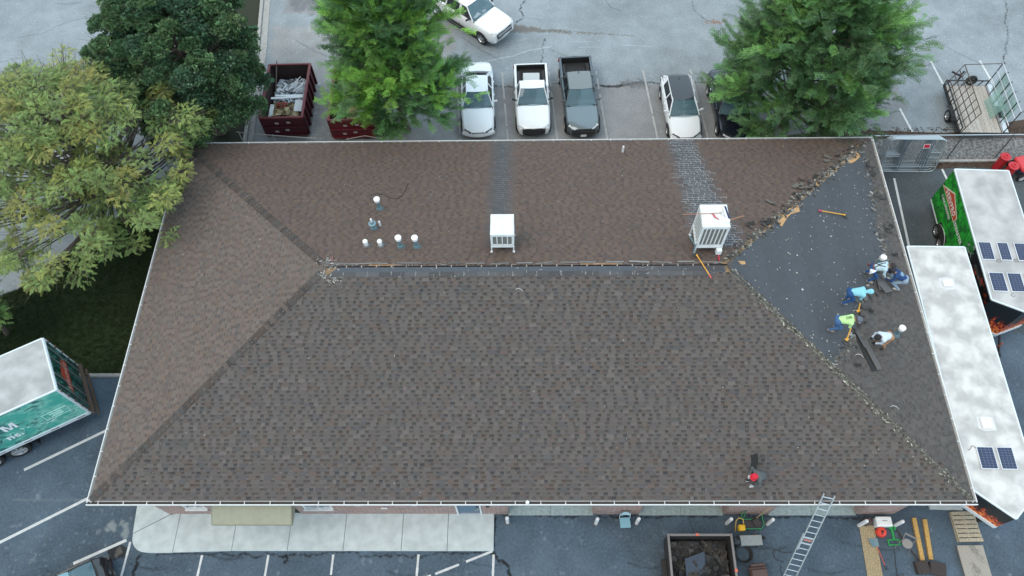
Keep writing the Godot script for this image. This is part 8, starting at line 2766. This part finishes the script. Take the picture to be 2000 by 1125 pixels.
func build_trees() -> void:
	tree("locust_tree", "wide airy tree with olive yellow leaves overhanging the left eave", Vector3(-20.9, 0.05, -6.8), 0, 0.24,
		[[2.6, 4.9], [4.2, 6.3], [5.6, 6.2], [7.0, 4.9], [8.8, 2.0]], 300, 100, 0.62,
		[col(0.27, 0.31, 0.075), col(0.23, 0.31, 0.085), col(0.20, 0.29, 0.085), col(0.29, 0.29, 0.075), col(0.19, 0.27, 0.08)], 21, 0.52)
	tree("dense_tree", "dense dark green tree beside the left dumpster", Vector3(-17.0, 0.05, -12.6), 2, 0.28,
		[[2.6, 3.0], [4.0, 4.0], [6.0, 4.1], [8.0, 3.4], [9.8, 1.4]], 230, 130, 0.66,
		[col(0.105, 0.195, 0.09), col(0.125, 0.22, 0.095), col(0.09, 0.17, 0.09), col(0.14, 0.235, 0.10)], 33, 0.75)
	tree("elm_tree", "bright green feathery tree half covering the right dumpster", Vector3(-6.6, 0.05, -12.6), 1, 0.2,
		[[1.8, 1.9], [3.2, 2.65], [5.0, 2.7], [7.2, 2.3], [9.0, 1.7], [10.6, 0.7]], 160, 58, 0.58,
		[col(0.15, 0.32, 0.06), col(0.11, 0.25, 0.075), col(0.20, 0.42, 0.065), col(0.105, 0.22, 0.08)], 47, 0.95)
	tree("elm_tree", "large spiky green tree over the navy sedan at upper right", Vector3(14.3, 0.05, -12.7), 1, 0.22,
		[[1.6, 2.8], [3.0, 3.5], [4.8, 3.6], [6.6, 3.1], [8.4, 2.1], [9.8, 0.8]], 195, 62, 0.70,
		[col(0.115, 0.26, 0.075), col(0.095, 0.21, 0.078), col(0.155, 0.33, 0.085), col(0.10, 0.20, 0.08)], 59, 1.0)
	tree("young_tree", "small leafy tree behind the teal wrapped trailer at the left edge", Vector3(-25.1, 0.05, -0.1), 0, 0.1,
		[[1.6, 1.1], [2.8, 1.9], [3.8, 1.5], [4.8, 0.6]], 40, 80, 0.5,
		[col(0.13, 0.23, 0.055), col(0.17, 0.27, 0.07)], 71, 0.6)


# ---------------------------------------------------------------- people
# bones [a, b, ra, rb, colour] joined by a smooth minimum and meshed as surface nets
func flesh(mb: MB, bones: Array, cols: Array, cell: float, k := 0.045) -> void:
	var lo := Vector3.INF
	var hi := -Vector3.INF
	for b in bones:
		var r := maxf(b[2], b[3]) + 0.06
		lo = lo.min(b[0] - Vector3.ONE * r).min(b[1] - Vector3.ONE * r)
		hi = hi.max(b[0] + Vector3.ONE * r).max(b[1] + Vector3.ONE * r)
	var n := Vector3i((hi - lo) / cell) + Vector3i(2, 2, 2)
	var sy := n.x
	var sz := n.x * n.y
	var val := PackedFloat32Array()
	val.resize(sz * n.z)
	val.fill(1.0)
	var near := val.duplicate()
	var id := PackedByteArray()
	id.resize(val.size())
	for bi in bones.size():
		var b: Array = bones[bi]
		var a: Vector3 = b[0]
		var ba: Vector3 = b[1] - a
		var ra: float = b[2]
		var dr: float = b[3] - ra
		var l2 := maxf(ba.length_squared(), 1e-6)
		var r := maxf(b[2], b[3]) + 0.07
		var i0 := Vector3i((a.min(b[1]) - Vector3.ONE * r - lo) / cell).clamp(Vector3i.ZERO, n - Vector3i.ONE)
		var i1 := Vector3i((a.max(b[1]) + Vector3.ONE * r - lo) / cell).clamp(Vector3i.ZERO, n - Vector3i.ONE)
		for z in range(i0.z, i1.z + 1):
			for y in range(i0.y, i1.y + 1):
				var i := z * sz + y * sy + i0.x
				for x in range(i0.x, i1.x + 1):
					var p := lo + Vector3(x, y, z) * cell - a
					var h := clampf(p.dot(ba) / l2, 0.0, 1.0)
					var d := (p - ba * h).length() - ra - dr * h
					if d < near[i]:
						near[i] = d
						id[i] = b[4]
					var v := val[i]
					var e := maxf(k - absf(v - d), 0.0) / k
					val[i] = minf(v, d) - e * e * k * 0.25
					i += 1
	var vert := {}
	for z in n.z - 1:
		for y in n.y - 1:
			for x in n.x - 1:
				var i := z * sz + y * sy + x
				if val[i] > 0.1 or val[i] < -0.1: continue
				var c := [val[i], val[i + 1], val[i + sy], val[i + sy + 1], val[i + sz], val[i + sz + 1], val[i + sz + sy], val[i + sz + sy + 1]]
				var m := 0
				for q in 8:
					if c[q] < 0: m |= 1 << q
				if m == 0 or m == 255: continue
				var s := Vector3.ZERO
				var cnt := 0
				for e in [[0, 1], [2, 3], [4, 5], [6, 7], [0, 2], [1, 3], [4, 6], [5, 7], [0, 4], [1, 5], [2, 6], [3, 7]]:
					if (c[e[0]] < 0) != (c[e[1]] < 0):
						var f: float = c[e[0]] / (c[e[0]] - c[e[1]])
						var pa := Vector3(e[0] & 1, (e[0] >> 1) & 1, e[0] >> 2)
						var pb := Vector3(e[1] & 1, (e[1] >> 1) & 1, e[1] >> 2)
						s += pa.lerp(pb, f)
						cnt += 1
				var g := Vector3(c[1] + c[3] + c[5] + c[7] - c[0] - c[2] - c[4] - c[6], c[2] + c[3] + c[6] + c[7] - c[0] - c[1] - c[4] - c[5], c[4] + c[5] + c[6] + c[7] - c[0] - c[1] - c[2] - c[3])
				vert[i] = [lo + (Vector3(x, y, z) + s / cnt) * cell, g.normalized(), cols[id[i]]]
	var emit := func(q: Array, flip: bool) -> void:
		for t in ([0, 1, 2, 0, 2, 3] if not flip else [0, 2, 1, 0, 3, 2]):
			mb.v.append(q[t][0]); mb.n.append(q[t][1]); mb.c.append(q[t][2]); mb.u.append(Vector2.ZERO)
	for i in vert:
		var inside := val[i] < 0
		for ax in 3:
			var st: int = [1, sy, sz][ax]
			if (val[i + st] < 0) == inside: continue
			var u: int = [sy, sz, 1][ax]
			var w: int = [sz, 1, sy][ax]
			if vert.has(i - u) and vert.has(i - w) and vert.has(i - u - w): emit.call([vert[i], vert[i - u], vert[i - u - w], vert[i - w]], inside)

func fingers(mb: MB, wrist: Vector3, dir: Vector3, side: Vector3, c: Color) -> void:
	mb.col = c
	var nrm := dir.cross(side).normalized()
	for k in 4:
		var o := wrist + dir * 0.075 + side * (k - 1.5) * 0.021
		var l: float = [0.07, 0.082, 0.078, 0.06][k]
		var p1 := o + dir * l * 0.5 - nrm * 0.012
		mb.tube([o, p1, p1 + (dir * 0.35 - nrm * 0.9).normalized() * l * 0.5], [0.0105, 0.0095, 0.008], 6)
	var th := wrist + dir * 0.03 + side * 0.035
	mb.tube([th, th + (side * 0.8 + dir * 0.6).normalized() * 0.035, th + (side * 0.4 + dir * 0.9 - nrm * 0.4).normalized() * 0.068], [0.0125, 0.011, 0.009], 6)

# p: feet [[x, z], [x, z]] and hands [[x, up, z], ...] in the person's own frame (z ahead, x to the right hand side of the picture of him from behind)
func worker(label: String, x: float, z: float, turn: float, p: Dictionary) -> Node3D:
	var base := on_roof(x, z, 0.02)
	var t := thing("person", label, "person", base, turn, "roofers at work")
	var B := Basis(Vector3.UP, turn)
	var G := func(lx: float, lz: float) -> Vector3:
		var w := base + B * Vector3(lx, 0, lz)
		return Vector3(lx, lift(w.x, w.z) + 0.02 - base.y, lz)
	var hip := Vector3(p.get("sway", 0.0), p.get("hip", 0.84), p.get("back", -0.14))
	var f: float = p.lean
	var up := Vector3(0, cos(f), sin(f))
	var waist := hip + up * 0.2
	var chest := hip + up * 0.42
	var neck := hip + up * 0.56
	var hd: Vector3 = neck + Vector3(0, cos(f * 0.9), sin(f * 0.9)) * 0.17
	var fw := Vector3(0, -sin(f * 0.75), cos(f * 0.75))
	var bones := []
	var SH := 0
	var TR := 1
	var SK := 2
	var SO := 3
	var GL := 4
	var HC := 5
	bones.append([hip + Vector3(-0.08, 0, 0), hip + Vector3(0.08, 0, 0), 0.125, 0.125, TR])
	bones.append([hip + up * 0.1, waist, 0.135, 0.14, SH])
	bones.append([waist + Vector3(-0.05, 0, 0), chest + Vector3(-0.07, 0, 0), 0.115, 0.135, SH])
	bones.append([waist + Vector3(0.05, 0, 0), chest + Vector3(0.07, 0, 0), 0.115, 0.135, SH])
	bones.append([chest + up * 0.08 + Vector3(-0.13, 0, 0), chest + up * 0.08 + Vector3(0.13, 0, 0), 0.085, 0.085, SH])
	bones.append([neck - up * 0.04, hd - up * 0.05, 0.06, 0.058, HC if p.has("hood") else SK])
	bones.append([hd - up * 0.03, hd + up * 0.045, 0.085, 0.098 if not p.has("hood") else 0.112, HC])
	bones.append([hd + fw * 0.03 - up * 0.05, hd + fw * 0.055 - up * 0.075, 0.065, 0.045, SK])
	bones.append([hd + fw * 0.09 - up * 0.012, hd + fw * 0.112 - up * 0.03, 0.012, 0.016, SK])
	for s in [-1.0, 1.0]:
		bones.append([hd + Vector3(s * 0.085, 0, 0) - up * 0.015, hd + Vector3(s * 0.098, 0, 0) + up * 0.01, 0.014, 0.016, HC if p.has("hood") else SK])
	var hands := []
	for k in 2:
		var s := -1.0 if k == 0 else 1.0
		var foot: Vector3 = G.call(p.feet[k][0], p.feet[k][1])
		var hj := hip + Vector3(s * 0.09, -0.03, 0)
		var ank := foot + Vector3(0, 0.09, -0.03)
		var gap := hj.distance_to(ank)
		var kn := hj.lerp(ank, 0.49) + Vector3(s * 0.02, 0, sqrt(maxf(0.0, 0.425 * 0.425 - gap * gap * 0.25)) + 0.02)
		bones.append([hj, kn, 0.098, 0.068, TR])
		bones.append([kn, ank, 0.068, 0.05, TR])
		bones.append([foot + Vector3(0, 0.045, -0.06), foot + Vector3(s * 0.02, 0.035, 0.15), 0.047, 0.042, SO])
		var sh := chest + up * 0.08 + Vector3(s * 0.185, 0, 0)
		var hv: Array = p.hands[k]
		var gr: Vector3 = G.call(hv[0], hv[2])
		var ha := Vector3(hv[0], gr.y + hv[1], hv[2])
		var reach := sh.distance_to(ha)
		if reach > 0.56: ha = sh + (ha - sh) * (0.56 / reach)
		reach = sh.distance_to(ha)
		var el := sh.lerp(ha, 0.52) + (Vector3(s * 0.8, 0, -0.5)).normalized() * sqrt(maxf(0.0, 0.29 * 0.29 - reach * reach * 0.25))
		bones.append([sh, el, 0.062, 0.047, SH])
		bones.append([el, el.lerp(ha, 0.9), 0.047, 0.034, SH if p.get("sleeves", true) else SK])
		var hdir := (ha - el).normalized()
		bones.append([ha - hdir * 0.02, ha + hdir * 0.055, 0.036, 0.034, GL])
		hands.append([ha, hdir, s])
	var cols := [p.shirt, p.trousers, col(0.36, 0.21, 0.14), p.shoes, p.get("gloves", col(0.36, 0.21, 0.14)), p.head]
	var mb := MB.new()
	flesh(mb, bones, cols, 0.021)
	for h in hands:
		var side := Vector3(-h[2], 0, 0.2)
		side = (side - h[1] * side.dot(h[1])).normalized()
		fingers(mb, h[0], h[1], side, cols[4])
	# eyes and mouth
	for s in [-1.0, 1.0]:
		mb.col = grey(0.03)
		mb.ball(hd + fw * 0.088 + up * 0.012 + Vector3(s * 0.032, 0, 0), Vector3.ONE * 0.011, 8, 5)
	mb.col = col(0.25, 0.09, 0.07)
	mb.ball(hd + fw * 0.092 - up * 0.068, Vector3(0.024, 0.006, 0.008), 8, 5)
	put(mb, "body", mat("clothed_body", Color.WHITE, 0.85, 0, ntex("cloth", 0.12, 3, 0.82, 1.0, 131), 3.0), t)
	t.set_meta("frame", [hip, waist, chest, neck, hd, up, fw])
	if p.has("cap"):
		var cm := mat("cap_" + str(p.cap), p.cap, 0.8)
		var c := MB.new()
		var xr := Vector3.RIGHT
		var CB := Basis(xr, up, fw)
		c.lathe([Vector2(0.118, -0.01), Vector2(0.122, 0.02), Vector2(0.115, 0.07), Vector2(0.085, 0.115), Vector2(0.04, 0.135), Vector2(0, 0.14)], 18, Transform3D(CB, hd + up * 0.02))
		put(c, "cap", cm, t)
		if p.get("brim", 0.08) > 0:
			var br := MB.new()
			var rows := []
			for i in 3:
				var row := PackedVector3Array()
				for q in 9:
					var a := lerpf(-1.15, 1.15, q / 8.0)
					var rr: float = 0.115 + p.get("brim", 0.08) * i * 0.5 * cos(a)
					row.append(hd + up * (0.025 - 0.012 * i) + CB * Vector3(sin(a) * rr, 0, cos(a) * rr))
				rows.append(row)
			br.sheet(rows)
			put(br, "cap_brim", mat("brim_" + str(p.get("brimc", p.cap)), p.get("brimc", p.cap), 0.8), t)
	return t

func back_frame(t: Node3D, d: float) -> Transform3D:
	# on the back of the shirt, y towards the head
	var f: Array = t.get_meta("frame")
	var up: Vector3 = f[5]
	var out := Vector3(0, sin(1.0), -cos(1.0))
	out = (Vector3.UP - up * up.y)
	out = (out + Vector3(0, 0, -0.3)).normalized()
	out = (out - up * out.dot(up)).normalized()
	var x := up.cross(out).normalized()
	return Transform3D(Basis(x, up, out), f[2] - up * 0.06 + out * d)

func build_people() -> void:
	var jeans := col(0.055, 0.13, 0.28)
	var deep := col(0.018, 0.075, 0.22)
	# harness worker beside the vent
	var w := worker("person in pale blue shirt with black braces and blue jeans, bent by the white vent", 14.68, -0.52, 1.25, {"lean": 0.95, "feet": [[-0.22, -0.02], [0.2, -0.16]], "hands": [[-0.1, 0.42, 0.56], [0.26, 0.22, 0.42]], "shirt": col(0.50, 0.66, 0.72), "trousers": deep, "shoes": col(0.32, 0.27, 0.22), "head": col(0.12, 0.08, 0.06), "gloves": col(0.55, 0.5, 0.45), "cap": col(0.03, 0.024, 0.022), "brim": 0.07})
	var fr := back_frame(w, 0.148)
	var st := MB.new()
	for s in [-1.0, 1.0]:
		st.bar(fr * Vector3(s * 0.10, 0.16, -0.03), fr * Vector3(s * 0.02, -0.1, 0.004), 0.035, 0.01, fr.basis.z)
		st.bar(fr * Vector3(s * 0.02, -0.1, 0.004), fr * Vector3(s * 0.12, -0.28, -0.03), 0.035, 0.01, fr.basis.z)
	put(st, "braces", mat("webbing", grey(0.02), 0.8), w)
	var f: Array = w.get_meta("frame")
	var bt := MB.new()
	bt.lathe([Vector2(0.155, -0.03), Vector2(0.165, 0.0), Vector2(0.155, 0.035)], 18, Transform3D(Basis(Vector3.RIGHT, f[5], Vector3.RIGHT.cross(f[5])).scaled(Vector3(1.12, 1, 1)), f[0] + f[5] * 0.06))
	put(bt, "tool_belt", mat("belt_leather", col(0.16, 0.055, 0.04), 0.6), w)
	for q in [[-0.17, 0.04], [0.17, 0.06], [0.1, -0.14]]:
		var po := MB.new()
		po.box(f[0] + Vector3(q[0], -0.02, q[1] - 0.04), Vector3(0.10, 0.16, 0.08), Basis(Vector3.UP, 0.3), 0.02)
		put(po, "pouch", mat("belt_leather", Color.WHITE), w)
	var rag := MB.new()
	rag.face([f[0] + Vector3(-0.18, 0.1, -0.14), f[0] + Vector3(-0.40, 0.16, -0.02), f[0] + Vector3(-0.2, 0.12, 0.14)], f[0] - Vector3.UP)
	rag.face([f[0] + Vector3(-0.18, 0.1, -0.14), f[0] + Vector3(-0.40, 0.16, -0.02), f[0] + Vector3(-0.34, -0.05, -0.1)], f[0])
	put(rag, "rag", mat("paper_white", grey(0.8), 0.8), w)
	# navy worker by the gutter
	w = worker("person in navy shirt and faded jeans crouching beside the right gutter", 15.98, -0.38, -1.95, {"lean": 1.15, "hip": 0.62, "feet": [[-0.16, 0.28], [0.2, -0.05]], "hands": [[-0.16, 0.32, 0.62], [0.14, 0.25, 0.62]], "shirt": col(0.016, 0.055, 0.17), "trousers": col(0.27, 0.36, 0.45), "shoes": col(0.55, 0.53, 0.48), "head": col(0.02, 0.018, 0.018), "gloves": col(0.20, 0.17, 0.16), "sleeves": true, "cap": col(0.02, 0.02, 0.024), "brim": 0.06})
	fr = back_frame(w, 0.152)
	var lg := MB.new()
	for q in [[0, 0.05, 0.16, 0.03], [0.01, 0.0, 0.2, 0.03], [0, -0.05, 0.16, 0.03], [0.0, -0.10, 0.1, 0.02]]: lg.box(fr * Vector3(q[0], q[1], 0), Vector3(q[2], q[3], 0.012), fr.basis)
	put(lg, "shirt_print", mat("print_blue", col(0.30, 0.45, 0.60), 0.8), w)
	# hooded worker in light blue
	w = worker("person in sky blue hooded top and blue jeans stooping over a yellow tool", 13.26, 0.88, 1.42, {"lean": 1.28, "feet": [[-0.14, -0.16], [0.16, 0.0]], "hands": [[0.05, 0.28, 0.40], [0.26, 0.24, 0.42]], "shirt": col(0.27, 0.62, 0.72), "trousers": deep, "shoes": col(0.20, 0.22, 0.25), "head": col(0.27, 0.62, 0.72), "hood": true, "gloves": col(0.3, 0.22, 0.14)})
	# worker in lime shirt
	w = worker("person in lime safety shirt and grey cap prying up shingles", 12.4, 2.28, 1.35, {"lean": 1.12, "feet": [[-0.12, -0.22], [0.14, 0.02]], "hands": [[0.04, 0.30, 0.52], [0.22, 0.26, 0.48]], "shirt": col(0.52, 0.80, 0.34), "trousers": jeans, "shoes": col(0.33, 0.25, 0.18), "head": col(0.06, 0.05, 0.045), "sleeves": true, "gloves": col(0.42, 0.62, 0.3), "cap": col(0.11, 0.13, 0.17), "brim": 0.09, "brimc": col(0.40, 0.43, 0.50)})
	fr = back_frame(w, 0.150)
	lg = MB.new()
	var pts := []
	for k in 12: pts.append(fr * Vector3(cos(0.7 + k * 0.43) * 0.055, 0.10 + sin(0.7 + k * 0.43) * 0.05, 0))
	lg.tube(pts, 0.012, 5)
	lg.ball(fr * Vector3(0, 0.10, 0), Vector3.ONE * 0.018, 7, 5)
	for k in 2: lg.box(fr * Vector3(0.0, 0.01 - 0.045 * k, 0.0), Vector3(0.15 - 0.03 * k, 0.012, 0.006), fr.basis)
	put(lg, "shirt_print", mat("print_dark", col(0.02, 0.06, 0.035), 0.8), w)
	# worker in white shirt bending left
	w = worker("person in white shirt and tan trousers with black headwear bending downhill", 14.32, 2.7, -1.25, {"lean": 1.15, "feet": [[-0.14, 0.08], [0.16, -0.12]], "hands": [[-0.3, 0.12, 0.38], [-0.06, 0.14, 0.42]], "shirt": col(0.62, 0.71, 0.80), "trousers": col(0.42, 0.22, 0.12), "shoes": col(0.03, 0.03, 0.03), "head": col(0.012, 0.012, 0.013), "gloves": col(0.02, 0.02, 0.02), "cap": col(0.012, 0.012, 0.014), "brim": 0.05})
	# worker at the front eave with the red cap, under a torn strip
	w = worker("person in grey with a red cap carrying a torn shingle strip near the front eave", 8.66, 8.1, -1.2, {"lean": 0.75, "hip": 0.72, "feet": [[-0.12, 0.14], [0.12, -0.1]], "hands": [[-0.18, 0.72, 0.34], [0.2, 0.7, 0.36]], "shirt": col(0.105, 0.11, 0.112), "trousers": col(0.075, 0.075, 0.078), "shoes": col(0.62, 0.63, 0.60), "head": col(0.05, 0.04, 0.035), "gloves": col(0.55, 0.55, 0.55), "cap": col(0.55, 0.012, 0.03), "brim": 0.09})
	var sp := MB.new()
	var o := on_roof(8.42, 7.75, 0.0)
	var rows := []
	for i in 9:
		var u := i / 8.0
		var row := PackedVector3Array()
		for k in 4:
			var s := k / 3.0
			var a := lerpf(-0.35, 0.95, u)
			row.append(o + Vector3(-0.12 + sin(a * 1.7) * 0.22 + s * 0.20, 0.58 + 0.12 * sin(u * 3.1) - 0.22 * (1 - s), 0.45 - u * 1.0 + 0.04 * sin(u * 9 + s)))
		rows.append(row)
	sp.col = col(0.03, 0.03, 0.031)
	sp.sheet(rows)
	one(sp, "shingle_strip", mat("torn_shingle", Color.WHITE), "curved black strip of torn shingles held by the person with the red cap", "shingle strip")
	# hand tools in use
	var yel := mat("fibreglass_yellow", Color.WHITE)
	for q in [["yellow pry tool in the hands of the person in sky blue", Vector3(13.78, 0.30, 0.98), Vector3(13.74, 0.05, 1.22)], ["yellow pry tool in the hands of the person in lime", Vector3(13.0, 0.42, 2.28), Vector3(12.86, 0.08, 2.66)]]:
		var a := on_roof(q[1].x, q[1].z, q[1].y)
		var b := on_roof(q[2].x, q[2].z, q[2].y)
		var t := tool_pole("pry_tool", q[0], "pry tool", a, b, 0.028, yel, "pry tools in use")
		var h := MB.new()
		h.box(b - a, Vector3(0.15, 0.05, 0.12), Basis(Vector3.UP, 0.6), 0.015)
		put(h, "shoe", yel, t)
		var bl := MB.new()
		bl.box(b - a + Vector3(0.05, -0.03, 0.06), Vector3(0.16, 0.012, 0.1), Basis(Vector3.UP, 0.6))
		put(bl, "blade", mat("worn_steel", Color.WHITE), t)
	for c in get_children():
		if c.has_meta("frame"): c.remove_meta("frame")

func build_litter() -> void:
	var rg := rgen(808)
	var mb := MB.new()
	for i in 260:
		var x := rg.randf_range(-15.5, 16.0)
		var z := rg.randf_range(-8.2, 8.5)
		if absf(z) < 0.6: continue
		var g := rg.randf_range(0.2, 0.5)
		mb.col = Color(g, g, g * 0.95)
		var w := rg.randf_range(0.01, 0.03)
		mb.box(on_roof(x, z, 0.022), Vector3(w, 0.006, w * rg.randf_range(0.6, 2.0)), roof_basis(x, z, rg.randf() * TAU))
	put(mb, "grit_specks", mat("scraps", Color.WHITE, 0.8), roof).set_meta("kind", "stuff")
	for q in [[14.15, 5.35, "curled pale scrap beside the torn front hip"], [13.1, 3.3, "pale rag end by the torn front hip"], [-0.45, 0.95, "pale looped scrap on the front slope below the ridge"]]:
		var c := MB.new()
		var o := on_roof(q[0], q[1], 0.03)
		c.tube([o, o + Vector3(0.12, 0.01, -0.05), o + Vector3(0.24, 0.02, 0.0), o + Vector3(0.32, -0.02, 0.1)], [0.012, 0.02, 0.018, 0.008], 6)
		one(c, "pale_scrap", mat("pale_scrap", grey(0.4), 0.8), q[2], "scrap")
